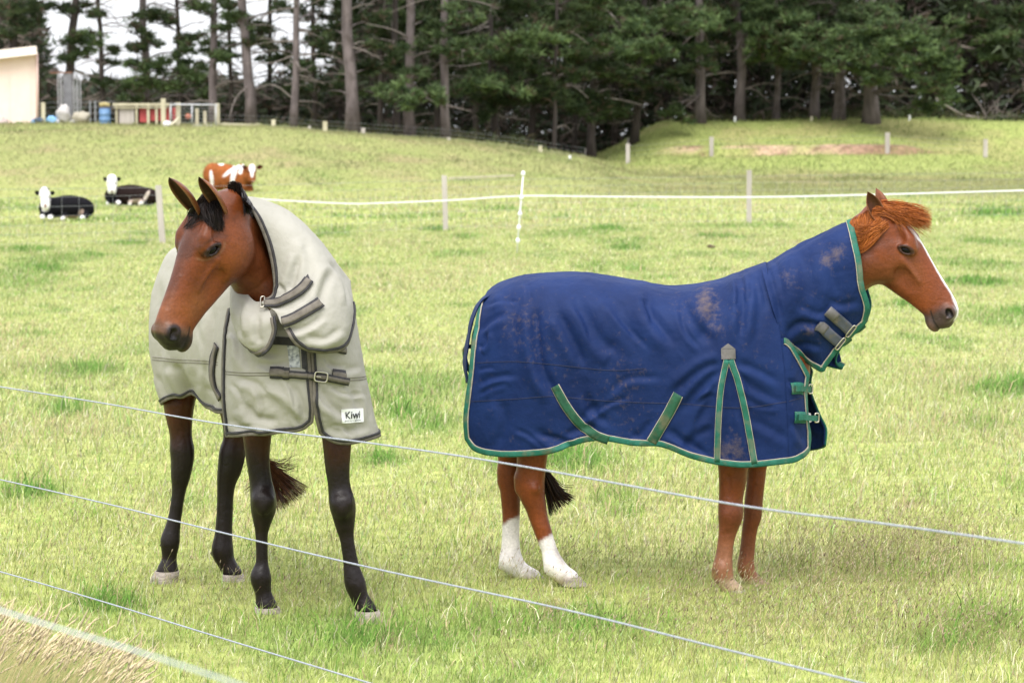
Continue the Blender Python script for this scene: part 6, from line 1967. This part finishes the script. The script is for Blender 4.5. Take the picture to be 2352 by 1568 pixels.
# ------------------------------------------------------------ fences and the farmyard at the top of the field
def wood_mats():
    M['post'] = noise_col('weathered_post', (.34, .30, .275), (.50, .455, .42), 5, .85, detail=6, bump=.4, bscale=14, stretch=(1, 1, .15))
    M['post_new'] = noise_col('pale_post', (.40, .36, .25), (.56, .51, .37), 6, .85, bump=.3, bscale=14, stretch=(1, 1, .2))
    M['white_plastic'] = noise_col('white_plastic', (.72, .72, .74), (.82, .82, .84), 20, .45)
    M['wire'] = noise_col('galvanised_wire', (.26, .27, .29), (.38, .39, .41), 30, .5)
    M['rope'] = noise_col('electric_rope', (.20, .22, .27), (.42, .44, .49), 160, .7, detail=2, bump=.3, bscale=500)
    M['grey_metal'] = noise_col('grey_gate', (.38, .38, .40), (.52, .52, .54), 10, .5)

def post(base, h, w, m, lean=(0, 0), name='post', parent=None, round_=False, top=.0):
    base = np.asarray(base, float)
    tip = base + np.array([lean[0], lean[1], h])
    mb = MB()
    if round_:
        mb.tube([base - [0, 0, .1], base + (tip - base) * .5, tip - (tip - base) * .02, tip], [w * .5, w * .5, w * .48, w * .40], 10)
    else:
        mb.beam(base - [0, 0, .1], tip, w, w)
    return mb.build(name, m, parent, smooth=round_)

def build_fences():
    wood_mats()
    # middle wire netting fence
    ps = [(-640, 620), (374, 555), (1024, 528), (1720, 513), (2420, 497)]
    bases = []
    for px, py in ps:
        Y = 14373.0 / (py - 284) if px != -640 else 47.0
        bases.append(on_ground(px, Y))
    root = empty('wire_fence', tuple(bases[2]))
    tag(root, 'netting fence on three weathered posts across the middle of the field', 'fence')
    for (px, py), b, h, ln in zip(ps, bases, (1.1, 1.08, 1.14, 1.17, 1.17), ((0, 0), (-.075, 0), (-.03, 0), (0, 0), (0, 0))):
        post(b, h, .105, M['post'], ln, 'post', root)
    mb = MB()
    for a, b in zip(bases[:-1], bases[1:]):
        n = max(2, int(np.linalg.norm(b - a) / .36))
        for hgt in (.08, .24, .40, .56, .73, .90):
            mb.tube([a + [0, 0, hgt], (a + b) / 2 + [0, 0, hgt - .02], b + [0, 0, hgt]], .0026, 3, cap=False)
        mb.tube([a + [0, 0, 1.04], b + [0, 0, 1.04]], .003, 3, cap=False)
        for k in range(1, n):
            q = a + (b - a) * k / n
            mb.tube([q + [0, 0, .02], q + [0, 0, .90]], .0024, 3, cap=False)
    o = mb.build('netting', M['wire'], root); o['kind'] = 'stuff'
    rebase(root)
    # white electric tape on a tread-in stake
    tp = [(466, 565, 50), (480, 520, 50), (510, 468, 50), (560, 456, 50), (660, 461, 49.8), (800, 467.5, 49.3), (880, 466, 49), (1040, 459.5, 48.6), (1199, 450, 48.3), (1400, 451.5, 47.5), (1720, 452.5, 46.5), (2000, 447, 45.5), (2400, 436, 44), (3100, 418, 41)]
    pts = catmull([at(*p) for p in tp], 140)
    mb = MB()
    up = np.array([0, 0, .011])
    mb.addq(np.concatenate([pts + up, pts - up, pts - up + [0, .003, 0], pts + up + [0, .003, 0]]),
            np.concatenate([np.stack([np.arange(139) + 140 * a, np.arange(1, 140) + 140 * a, np.arange(1, 140) + 140 * ((a + 1) % 4), np.arange(139) + 140 * ((a + 1) % 4)], -1) for a in range(4)]))
    o = mb.build('electric_tape', M['white_plastic']); tag(o, 'white electric tape strung across the middle of the field', 'tape')
    Y = 48.5
    g = on_ground(1187, Y)
    root = empty('fence_stake', tuple(g))
    tag(root, 'white plastic tread-in stake with round clips holding the tape', 'stake')
    tip = at(1202, 396, Y)
    mb = MB(); mb.tube([g, (g + tip) / 2, tip], .012, 8); mb.build('stake_rod', M['white_plastic'], root, smooth=True)
    for py in (399, 453, 490, 521, 551):
        t = (py - 580) / (396 - 580)
        c = g + (tip - g) * t
        mb = MB(); mb.ball(c, (.036, .03, .05), 10, 8); mb.build('clip', M['white_plastic'], root, smooth=True)
    rebase(root)
    # the nearest fence: three plain ropes and one broad tape, running past the camera
    wires = [([(-520, 802), (-60, 878), (0, 888), (250, 928), (520, 975), (870, 1020), (1180, 1067), (1700, 1160), (2050, 1205), (2420, 1258), (3000, 1345)], 'uppermost of the three thin electric ropes in front of the horses'),
             ([(-520, 985), (-60, 1090), (0, 1101), (260, 1160), (500, 1220), (860, 1305), (1300, 1400), (1640, 1484), (1980, 1568), (2120, 1603), (2900, 1810)], 'middle of the three thin electric ropes in front of the horses'),
             ([(-520, 1160), (-60, 1297), (0, 1312), (250, 1385), (520, 1468), (850, 1568), (960, 1602), (1900, 1905)], 'lowest of the three thin electric ropes, crossing the left corner')]
    for pts, lab in wires:
        p3 = []
        for px, py in catmull(np.array(pts, float), 100):
            Y = 1.0 / (.0775 + (px / 1980.0) * .0558)
            p3.append(at(px, py, Y))
        mb = MB(); mb.tube(p3, .0033, 6)
        o = mb.build('electric_rope', M['rope'], smooth=True); tag(o, lab, 'rope', 'electric ropes in front of the horses')
    p3 = [at(px, py, 7.2 - .0024 * px) for px, py in catmull(np.array([(-500, 1222), (-60, 1378), (0, 1400), (150, 1446), (300, 1490), (420, 1528), (540, 1568), (640, 1604), (1100, 1775)], float), 50)]
    p3 = np.array(p3)
    mb = MB()
    up = np.array([0, .004, .0075])
    k = len(p3)
    mb.addq(np.concatenate([p3 + up, p3 - up, p3 - up + [0, .003, 0], p3 + up + [0, .003, 0]]),
            np.concatenate([np.stack([np.arange(k - 1) + k * a, np.arange(1, k) + k * a, np.arange(1, k) + k * ((a + 1) % 4), np.arange(k - 1) + k * ((a + 1) % 4)], -1) for a in range(4)]))
    m, nt, b = mat('mesh_tape')                      # an open woven tape: the grass shows through it
    b.inputs['Base Color'].default_value = (.42, .47, .45, 1); b.inputs['Roughness'].default_value = .7; b.inputs['Alpha'].default_value = .30
    o = mb.build('electric_tape', m); tag(o, 'broad blurred mesh tape crossing the straw grass at the lower left', 'tape')

    # far fences: single posts
    far = [(630, 275, 301, 9, 0), (712, 289, 303, 6, 1), (748, 279, 308, 10, 0), (835, 294, 317, 9, 1), (1241, 335, 358, 9, 0), (1031, 316, 324, 8, 1)]
    where = ['pale fence post just right of the low plank rail', 'short stub post between two taller ones on the hill crest', 'tallest fence post on the hill crest, left of the thick trunk', 'white topped post right of the thickest left trunk', 'pale post at the foot of the dip in the hill', 'small stub of a post below the pine with the broken limb']
    for (px, t, bt, w, kind), lab in zip(far, where):
        Y = 113.0
        g = on_ground(px, Y)
        h = (proj(g)[1] - t) * Y / FPX
        o = post(g, max(h, .12), w * Y / FPX, M['post_new'] if not kind else M['post'])
        o.name = 'fence_post'; tag(o, lab, 'post', 'far fence posts')
    far = [(1442, 330, 376, 9), (1634, 315, 359, 9), (2038, 305, 348, 10), (2263, 320, 362, 9)]
    where = ['pale fence post in front of the left end of the sandy bank', 'pale fence post at the middle of the sandy bank', 'pale fence post at the dark right end of the sandy bank', 'pale fence post furthest right on the knoll']
    line = []
    for (px, t, bt, w), lab in zip(far, where):
        g = ground_at(px, bt, 100)
        Y = g[1]
        o = post(g, (bt - t) * Y / FPX, w * Y / FPX, M['post'])
        o.name = 'fence_post'; tag(o, lab, 'post', 'fence posts below the knoll')
        line.append(g + [0, 0, (bt - t) * Y / FPX * .9])
    stk = [(1648, 265, 279, 6, 'post_new'), (1688, 268, 280, 5, 'white_plastic'), (1840, 238, 265, 9, 'grey_metal'), (1864, 268, 279, 5, 'post_new'), (2089, 263, 277, 5, 'white_plastic'), (1347, 342, 362, 7, 'post'), (1309, 357, 366, 5, 'white_plastic'), (1380, 322, 333, 5, 'white_plastic'), (1443, 318, 330, 6, 'post')]
    labs = ['pale stake between two trunks on the knoll', 'small white peg left of the tall straight trunk', 'grey marker post on the knoll crest', 'tiny white peg in rusty grass on the knoll', 'small white peg right of the widest trunk', 'leaning stub post beside the dip in the hill', 'thin white peg in the dip of the hill', 'tilted white peg below the dark pines', 'weathered stub below the pine with the rounded bough']
    for (px, t, bt, w, mm), lab in zip(stk, labs):
        g = ground_at(px, bt, 100)
        o = post(g, (bt - t) * g[1] / FPX, w * g[1] / FPX, M[mm])
        o.name = 'stake'; tag(o, lab, 'stake', 'stakes along the edge of the wood')
    # thin wires of the far fences
    mb = MB()
    cr = [on_ground(px, 113.0) for px in (505, 630, 748, 835, 1031, 1241, 1345)]
    for hh in (.12, .28, .44):
        mb.tube([c + [0, 0, hh] for c in cr], .0028, 3, cap=False)
    o = mb.build('fence_wire', M['wire']); tag(o, 'thin wires strung along the posts on the hill crest', 'wire')
    mb = MB()
    for k in (.95, .7, .45):
        mb.tube([p - [0, 0, (1 - k) * .8] for p in line], .0028, 3, cap=False)
    o = mb.build('fence_wire', M['wire']); tag(o, 'thin wires strung along the posts below the knoll', 'wire')
    # rail lying in the grass
    a, b = ground_at(1032, 414, 60), ground_at(1180, 411, 60)
    mb = MB(); mb.beam(a + [0, 0, .06], b + [0, 0, .10], .09, .07)
    o = mb.build('timber_rail', M['post_new']); tag(o, 'pale timber rail lying in the grass behind the netting fence', 'timber')

def build_yard():
    Y = 114.0
    k = Y / FPX
    def g(px): return on_ground(px, Y)
    def top(px, py): return at(px, py, Y)
    # shed
    wallm = noise_col('peach_cladding', (.76, .60, .52), (.81, .65, .565), 2.5, .7, bump=.1, bscale=30)
    roofm = noise_col('cream_roof', (.78, .68, .62), (.84, .74, .68), 3, .6)
    z0 = float(g(20)[2])
    root = empty('shed', tuple(g(0)))
    tag(root, 'peach coloured farm shed cut off by the left edge', 'shed')
    xr = top(84, 200)[0]; xl = xr - 6.5
    zr, zl = top(84, 123)[2], top(84, 123)[2] - .75
    yb = Y + 5
    mb = MB()
    V = [(xl, Y, z0 - .2), (xr, Y, z0 - .2), (xr, Y, zr), (xl, Y, zl), (xl - 1.4, yb, z0 - .2), (xr - 1.4, yb, z0 - .2), (xr - 1.4, yb, zr), (xl - 1.4, yb, zl)]
    mb.add(V, [(0, 1, 2, 3), (5, 4, 7, 6), (1, 5, 6, 2), (4, 0, 3, 7), (3, 2, 6, 7)])
    mb.build('wall', wallm, root)
    for i in range(7):      # cladding battens
        x = xr - .25 - i * .85
        mb = MB(); zt = zr - (xr - x) / 6.5 * .75
        mb.box((x, Y - .012, (z0 + zt) / 2), (.05, .02, zt - z0 - .05)); mb.build('batten', wallm, root)
    mb = MB()
    d = np.array([xr - xl, 0, zr - zl]); d = d / np.linalg.norm(d)
    R_ = np.array([[1, 0, 0], [-.0, 1, 0], [0, 0, 1.0]])
    x0_, x1_, z0_, z1_ = xl - .2, xr + .10, zl + .06, zr + .08
    V = [(x0_, Y - .4, z0_), (x1_, Y - .4, z1_), (x1_ - 1.5, yb + .3, z1_), (x0_ - 1.5, yb + .3, z0_)]
    V = V + [(a, b_, c + .16) for a, b_, c in V]
    mb.add(V, [(3, 2, 1, 0), (4, 5, 6, 7), (0, 1, 5, 4), (1, 2, 6, 5), (2, 3, 7, 6), (3, 0, 4, 7)])
    mb.build('roof', roofm, root)
    mb = MB(); mb.beam(np.array([xl - .2, Y - .44, zl + .10]), np.array([xr + .10, Y - .44, zr + .12]), .06, .34); mb.build('fascia', roofm, root)
    mb = MB(); mb.tube([(xr + .05, Y - .1, z0), (xr + .05, Y - .1, zr)], .05, 8); mb.build('downpipe', noise_col('pink_pipe', (.55, .38, .33), (.62, .44, .38), 5, .6), root, smooth=True)
    rebase(root)
    # timber posts
    def P(px, t, w, lab, mm='post_new', yy=0.0):
        b = on_ground(px, Y + yy); h = (proj(b)[1] - t) * (Y + yy) / FPX
        o = post(b, h, w * k, M[mm], name='timber_post'); tag(o, lab, 'post', 'timber posts in the farmyard')
    P(103, 236, 9, 'timber post standing in front of the junk pile'); P(378, 227, 10, 'tallest timber post, at the right end of the red hutch', yy=-.6)
    P(412, 236, 10, 'thick timber post left of the metal gate', yy=-.4); P(501, 238, 11, 'thick timber post at the right end of the metal gate', yy=-.4)
    P(455, 250, 7, 'taller of the two thin stakes in the gate opening', yy=.8); P(473, 255, 7, 'shorter of the two thin stakes in the gate opening', yy=.8)
    # blue drum with a log on it
    b = g(244)
    root = empty('blue_drum', tuple(b)); tag(root, 'blue plastic drum standing left of the red hutch', 'drum')
    r = 13 * k; h = (proj(b)[1] - 250) * k
    mb = MB(); mb.tube([b, b + [0, 0, h * .08], b + [0, 0, h * .3], b + [0, 0, h * .32], b + [0, 0, h * .34], b + [0, 0, h * .66], b + [0, 0, h * .68], b + [0, 0, h * .7], b + [0, 0, h * .94], b + [0, 0, h]],
                       [r * .95, r, r, r * 1.05, r, r, r * 1.05, r, r, r * .93], 18)
    mb.build('drum_body', noise_col('blue_plastic', (.10, .20, .37), (.14, .26, .44), 5, .45), root, smooth=True)
    mb = MB(); mb.tube([b + [0, 0, h], b + [0, 0, h + .05]], [r * .97, r * .9], 18); mb.build('lid', noise_col('dark_lid', (.04, .06, .12), (.07, .09, .16), 5, .5), root)
    rebase(root)
    mb = MB(); mb.tube([b + [-r * .9, -.05, h + .13], b + [0, 0, h + .16], b + [r * .85, .03, h + .12]], [.10, .11, .09], 9)
    o = mb.build('log', noise_col('yellow_wood', (.30, .24, .10), (.42, .35, .17), 8, .9), smooth=True); tag(o, 'short mossy log lying on the blue drum', 'log')
    # wire cage tower
    root = empty('wire_cage', tuple(on_ground(158, Y + 2))); tag(root, 'tall wire mesh cage standing behind the junk pile', 'cage')
    yc = Y + 2; kc = yc / FPX
    x0, x1 = (137 - 1176) * kc, (182 - 1176) * kc; zb = float(ground_z(x0, yc)); zt = at(150, 168, yc)[2]
    mb = MB()
    for x in (x0, x0 + .28, x1 - .28, x1):
        for yy in (yc, yc + .8): mb.tube([(x, yy, zb), (x, yy, zt)], .018, 5)
    mb.build('frame', M['grey_metal'], root)
    mb = MB()
    for i in range(26):
        z = zb + (zt - zb) * i / 33
        for yy in (yc, yc + .8): mb.tube([(x0, yy, z), (x1, yy, z)], .006, 3, cap=False)
    for i in range(1, 16):
        x = x0 + (x1 - x0) * i / 16
        mb.tube([(x, yc, zb), (x, yc, zt)], .005, 3, cap=False)
    o = mb.build('mesh', M['grey_metal'], root); o['kind'] = 'stuff'
    mb = MB(); mb.box(((x0 + x1) / 2, yc - .02, (zb + zt) / 2), (.34, .02, zt - zb)); mb.build('panel', noise_col('grey_sheet', (.15, .15, .165), (.21, .21, .225), 4, .6), root)
    mb = MB(); mb.beam((x0 - .3, yc - .05, zt), (x1 - .2, yc - .05, zt + .02), .04, .04); mb.build('top_rail', noise_col('rust', (.22, .10, .06), (.30, .15, .10), 6, .8), root)
    rebase(root)
    # junk pile: crumpled sheets and rubble
    def lump(px, py, w, h, col, name, lab, cat, seed, dy=0.0, squash=1.0, grp=None):
        rng = np.random.default_rng(seed)
        c = at(px, py, Y + dy)
        mb = MB(); mb.ball((0, 0, 0), 1, 16, 11)
        V = mb.v[0]
        n = fbm(V + seed, 1.6, 3, seed)
        V = V * (1 + .55 * n + .22 * vnoise(V + seed, 4.0, seed))[:, None] * [w * .5 * k, w * .4 * k, h * .5 * k] + c
        V[:, 2] = np.maximum(V[:, 2], ground_z(V[:, 0], V[:, 1]) - .02)
        mb.v[0] = V
        o = mb.build(name, noise_col(name, [q * .8 for q in col], col, 4, .8, bump=.4, bscale=8), smooth=True); tag(o, lab, cat, grp)
    lump(90, 278, 28, 16, (.06, .09, .13), 'tarp', 'dark tarpaulin heap at the corner of the shed', 'tarp', 1)
    lump(77, 281, 16, 10, (.20, .40, .68), 'sheet', 'bright blue sheet at the foot of the shed', 'sheet', 2)
    lump(120, 276, 26, 20, (.25, .48, .75), 'sack', 'blue sack beside the pale sacks in the junk pile', 'sack', 3)
    lump(145, 262, 34, 38, (.52, .49, .48), 'sack', 'large pale sack on top of the junk pile', 'sack', 4)
    lump(128, 280, 22, 14, (.55, .55, .60), 'sack', 'small white sack low in the junk pile', 'sack', 5)
    lump(168, 280, 16, 14, (.45, .44, .44), 'rubble', 'grey rubble lump right of the pale sacks', 'rubble', 6)
    lump(187, 272, 34, 30, (.42, .38, .30), 'rubble', 'cream rubble heap between the sacks and the blue drum', 'rubble', 7)
    lump(6, 284, 26, 22, (.42, .34, .32), 'board_heap', 'brown board heap against the shed wall', 'boards', 8, -.3)
    lump(42, 286, 26, 10, (.10, .18, .05), 'shrub', 'small green weed clump at the foot of the shed', 'shrub', 9, -.4)
    # traffic white pieces on the grass, with a leaning plank
    lump(383, 285, 16, 13, (.82, .80, .82), 'bag', 'round white bag beside the leaning plank', 'bag', 10, -2)
    lump(376, 296, 18, 9, (.80, .79, .80), 'bag', 'flat white bag on the grass in front of the yard', 'bag', 11, -4)
    mb = MB(); mb.beam(at(392, 288, Y - 1.6), at(411, 272, Y - 1.0), .10, .06)
    o = mb.build('plank', M['post_new']); tag(o, 'short tan plank leaning against the thick post', 'plank')
    lump(432, 268, 13, 13, (.55, .20, .13), 'bucket', 'round orange tub behind the metal gate', 'tub', 12, 1.5)
    # red hutch
    root = empty('animal_hutch', tuple(g(330))); tag(root, 'low wooden hutch with red panels and a pale roof board', 'hutch')
    redm = noise_col('red_panel', (.36, .045, .05), (.45, .07, .07), 4, .6)
    xa, xb = (266 - 1176) * k, (388 - 1176) * k
    zb = float(ground_z(xa, Y)); zt = at(300, 238, Y)[2]
    mb = MB(); mb.box(((xa + xb) / 2, Y + .5, zt - .04), (xb - xa + .1, 1.3, .10)); mb.build('roof', M['post_new'], root)
    mb = MB(); mb.box(((xa + xb) / 2, Y + 1.0, (zb + zt) / 2), (xb - xa, .06, zt - zb)); mb.build('back_board', noise_col('dark_board', (.09, .07, .06), (.14, .11, .09), 6, .9), root)
    for a, bb, c, d in ((320, 338, 248, 281), (344, 357, 252, 278), (363, 391, 246, 278), (395, 408, 247, 276)):
        mb = MB(); p0, p1 = at(a, d, Y), at(bb, c, Y); mb.box(((p0[0] + p1[0]) / 2, Y + .10, (p0[2] + p1[2]) / 2), (p1[0] - p0[0], .05, p1[2] - p0[2])); mb.build('panel', redm, root)
    for i, (px, w) in enumerate(((268, 4), (314, 5), (341, 6), (360, 5), (392, 4))):
        mb = MB(); p = at(px, 270, Y); mb.box((p[0], Y - .02 - .01 * i, (zb + zt) / 2), (w * k, .08, zt - zb)); mb.build('upright', M['post_new'], root)
    mb = MB(); mb.box(((275 + 312) / 2 * k - 1176 * k, Y + .02, (zb + zt) / 2 - .05), (34 * k, .03, (zt - zb) * .8)); mb.build('mesh_panel', M['post'], root)
    mb = MB(); mb.box(((xa + xb) / 2, Y - .10, zt - .16), (xb - xa, .05, .05)); mb.build('rail', M['post_new'], root)
    rebase(root)
    # metal gate
    root = empty('metal_gate', tuple(on_ground(455, Y - .6))); tag(root, 'grey tubular metal gate right of the red hutch', 'gate')
    yg = Y - .6; kg = yg / FPX
    def q(px, py): return at(px, py, yg)
    for a, b_, nm in (((390, 240.5), (500, 241.5), 'top_rail'), ((440, 289), (500, 289.5), 'bottom_rail')):
        mb = MB(); mb.tube([q(*a), q(*b_)], .035, 8); mb.build(nm, M['grey_metal'], root, smooth=True)
    for px in (392, 441, 496):
        mb = MB(); mb.tube([q(px, 289), q(px, 241)], .03, 8); mb.build('upright', M['grey_metal'], root, smooth=True)
    mb = MB()
    for i in range(1, 6): mb.tube([q(392, 241 + 8 * i), q(496, 241.5 + 8 * i)], .006, 4)
    o = mb.build('wires', M['wire'], root); o['kind'] = 'stuff'
    rebase(root)
    # low plank rail
    root = empty('plank_rail', tuple(on_ground(552, Y - .4))); tag(root, 'low pale plank rail right of the metal gate', 'rail')
    yg = Y - .4
    mb = MB(); mb.beam(at(508, 286, yg), at(594, 289, yg), .06, .13); mb.build('plank', M['post_new'], root)
    mb = MB(); p = at(592, 290, yg - .1); mb.box((p[0], p[1], p[2] - .1), (.14, .14, .42)); mb.build('post', M['post_new'], root)
    rebase(root)
    # yard wire fence behind
    mb = MB()
    for hgt in (.3, .55, .8, 1.0):
        mb.tube([on_ground(90, Y + 3) + [0, 0, hgt], on_ground(270, Y + 3) + [0, 0, hgt]], .008, 3)
    for px in (92, 210, 222): mb.tube([on_ground(px, Y + 3), on_ground(px, Y + 3) + [0, 0, 1.05]], .03, 5)
    o = mb.build('yard_fence', M['wire']); tag(o, 'dark thin wire fence behind the blue drum and junk pile', 'fence')

# ------------------------------------------------------------ cattle
def build_cows():
    M['hide'] = coat_mat('hide', .85, .1); M['hide'].node_tree.nodes['Principled BSDF'].inputs['Specular IOR Level'].default_value = .08
    def cow(Y, parts, cones, paint, base_col, label, noise=.15):
        pts = [at(p[0], p[1], Y + p[2]) for p in parts]
        g = on_ground(np.mean([p[0] for p in parts]), Y)
        root = empty('cow', tuple(g)); tag(root, label, 'cow')
        k = Y / FPX
        lo = np.min(pts, 0) - .75; hi = np.max(pts, 0) + .75
        for a in cones:
            for q in (a[0], a[1]):
                w = at(q[0], q[1], Y + q[2]); lo = np.minimum(lo, w - .3); hi = np.maximum(hi, w + .3)
        F = Field(lo, hi, .022)
        for p, c in zip(parts, pts):
            F.ell(c, (p[3] * k, p[4] if len(p) > 5 else p[3] * k * .6, (p[5] if len(p) > 5 else p[4]) * k), None, k=.08)
        for a, b, ra, rb in cones:
            F.cone(at(a[0], a[1], Y + a[2]), at(b[0], b[1], Y + b[2]), ra * k, rb * k, k=.05)
        V, Q = F.skin(2)
        p = proj(V)
        C = np.array(base_col) * (1 + noise * fbm(V, 4, 3, 9)[:, None])
        nz = fbm(V, 7, 3, 12)
        for x, y, rx, ry, rot, col, dmax in paint:
            ca, sa = math.cos(rot), math.sin(rot)
            u = ((p[:, 0] - x) * ca + (p[:, 1] - y) * sa) / rx; v = (-(p[:, 0] - x) * sa + (p[:, 1] - y) * ca) / ry
            m = sstep(1.15, .85, np.hypot(u, v) + .12 * nz) * (V[:, 1] < Y + dmax)
            C = C * (1 - m[:, None]) + np.array(col) * m[:, None]
        link('body', new_mesh('cow_body', V, Q, np.full(len(Q), 4), M['hide'], True, np.clip(C, 0, 1)), root)
        return root, k
    def ears(root, lst, Y, col):
        for (bx, by), (tx, ty), dy, w in lst:
            Ve, Qe, se, rim, inn = ear_mesh(at(bx, by, Y + dy), at(tx, ty, Y + dy), (0, -1, -.2), w)
            link('ear', new_mesh('cow_ear', Ve, np.concatenate([np.array(q) for q in Qe]), [4] * len(Qe), M['hide'], True, np.tile(np.array(col, float), (len(Ve), 1))), root)
    def eyes(root, lst, Y):
        for x, y, dy in lst:
            mb = MB(); mb.ball(at(x, y, Y + dy), .022, 8, 6); mb.build('eye', M['eye'], root, smooth=True)
    W, BK, PK = (.90, .86, .86), (.009, .0085, .011), (.55, .36, .30)
    r, k = cow(65.6, [(158, 475, 0, 52, .27, 27), (190, 480, .05, 27, .26, 24), (115, 478, -.1, 26, .24, 24), (103, 448, -.35, 13, .10, 16), (104, 466, -.45, 10.5, .09, 14), (104, 476, -.5, 7.5, .07, 7.5), (102, 436, -.33, 9, .08, 7)],
                [((96, 490, -.3), (98, 500, -.45), 6, 6), ((112, 492, -.3), (116, 500, -.5), 6, 6.5), ((150, 496, -.25), (143, 503, -.4), 6, 5), ((196, 494, -.2), (188, 502, -.42), 8, 6)],
                [(103, 449, 14.5, 20, 0, W, -.22), (104, 470, 11.5, 17, 0, W, -.3), (98, 501, 8, 9, 0, W, -.2), (116, 501, 9, 8, 0, W, -.2), (144, 503, 11, 6, 0, W, -.2), (188, 502, 9, 8, 0, W, -.2), (166, 499, 16, 4, 0, (.42, .27, .20), 0), (186, 488, 5, 9, .6, (.33, .24, .2), -.1), (104, 473, 3.2, 5, 0, (.28, .14, .09), -.45), (112, 434, 4, 3, .5, BK, 0)],
                BK, 'black calf with a white face lying nearest the fence')
    ears(r, [((91, 445), (80, 440), -.3, .05), ((116, 445), (126, 441), -.3, .05)], 65.6, BK); eyes(r, [(94, 452, -.42), (113, 452, -.42)], 65.6); rebase(r)
    r, k = cow(76.5, [(300, 448, 0, 50, .26, 24), (340, 452, .05, 26, .25, 20), (262, 450, -.1, 22, .22, 20), (257, 420, -.35, 12.5, .11, 17), (257, 436, -.45, 10.5, .10, 12), (257, 409, -.33, 9.5, .09, 8)],
                [((250, 462, -.3), (248, 467, -.45), 5, 5), ((268, 462, -.3), (274, 467, -.5), 6, 5.5), ((300, 464, -.25), (298, 468, -.4), 5, 4.5), ((330, 460, -.2), (322, 467, -.42), 6, 5.5)],
                [(257, 418, 14, 19, 0, W, -.22), (257, 436, 12, 13, 0, W, -.3), (247, 467, 5, 5, 0, W, -.2), (266, 467, 12, 6, -.3, W, -.2), (297, 468, 7, 5, 0, W, -.2), (321, 467, 11, 6, 0, W, -.2), (310, 462, 18, 5, -.1, (.50, .40, .33), 0), (337, 449, 4, 14, .5, (.50, .42, .36), -.1), (257, 440, 3, 3, 0, (.12, .07, .03), -.45), (256, 456, 14, 12, 0, BK, 0)],
                (.020, .012, .011), 'dark brown calf with a white face lying further back')
    ears(r, [((246, 413), (237, 409), -.3, .055), ((268, 413), (278, 409), -.3, .055)], 76.5, BK); eyes(r, [(249, 421, -.45), (265, 421, -.45)], 76.5); rebase(r)
    RB, RD = (.30, .095, .030), (.17, .050, .017)
    Y = 84.0
    r, k = cow(Y, [(515, 408, .25, 42, .30, 32), (490, 402, .3, 24, .28, 28), (555, 410, -.05, 22, .26, 33), (579, 390, -.45, 10.5, .10, 14), (579, 405, -.55, 8.5, .09, 13), (579, 415, -.58, 6.5, .07, 6), (570, 402, -.25, 14, .15, 20)],
                [((492, 425, .15), (490, 452, .15), 9, 4.5), ((502, 425, .45), (503, 450, .45), 9, 4.5), ((556, 428, -.15), (554, 455, -.15), 9, 4.5), ((572, 428, -.1), (578, 455, -.12), 9, 4.5)],
                [(579, 387, 8, 10, 0, W, -.3), (579, 399, 4, 9, 0, W, -.4), (579, 418, 8, 3.2, 0, (.62, .45, .38), -.5), (537, 398, 6, 26, .22, W, .3), (525, 396, 4, 18, .9, W, .3), (545, 383, 8, 6, 0, W, .6), (508, 376, 7, 4, 0, W, .6), (486, 410, 4, 18, -.1, W, .6), (552, 395, 5, 5, 0, W, .3), (557, 384, 3.5, 8, .3, W, .3), (548, 422, 10, 16, .3, RB, .3), (533, 425, 6, 18, .15, W, .3), (575, 425, 9, 10, 0, RD, 0), (555, 446, 6, 12, 0, W, .3), (580, 450, 6, 8, 0, W, .3)],
                RB, 'chestnut brown and white calf standing behind the bay horse')
    ears(r, [((567, 386), (555, 382), -.42, .06), ((590, 386), (604, 381), -.42, .06)], Y, (.10, .03, .015)); eyes(r, [(571, 393, -.55), (587, 393, -.55)], Y); rebase(r)

def build_dung():
    m = noise_col('dry_dung', (.07, .045, .028), (.14, .095, .06), 30, .95, bump=.6, bscale=60)
    for px, py, w, lab in ((1632, 571, .11, 'small dark dung heap in the pasture above the blue rug'),):
        g = ground_at(px, py, 8, 80)
        mb = MB()
        rng = np.random.default_rng(px)
        for i in range(9):
            a = rng.random() * 6.28; r = w * .8 * rng.random()
            mb.ball(g + [math.cos(a) * r, math.sin(a) * r * .6, .022 + .03 * (1 - r / w)], (.032, .03, .022), 8, 6)
        o = mb.build('dung', m, smooth=True); o['kind'] = 'stuff'; tag(o, lab, 'dung')
build_land()
build_trees()
build_fences()
build_yard()
build_cows()
build_dung()
build_chestnut()
build_bay()
build_grass()
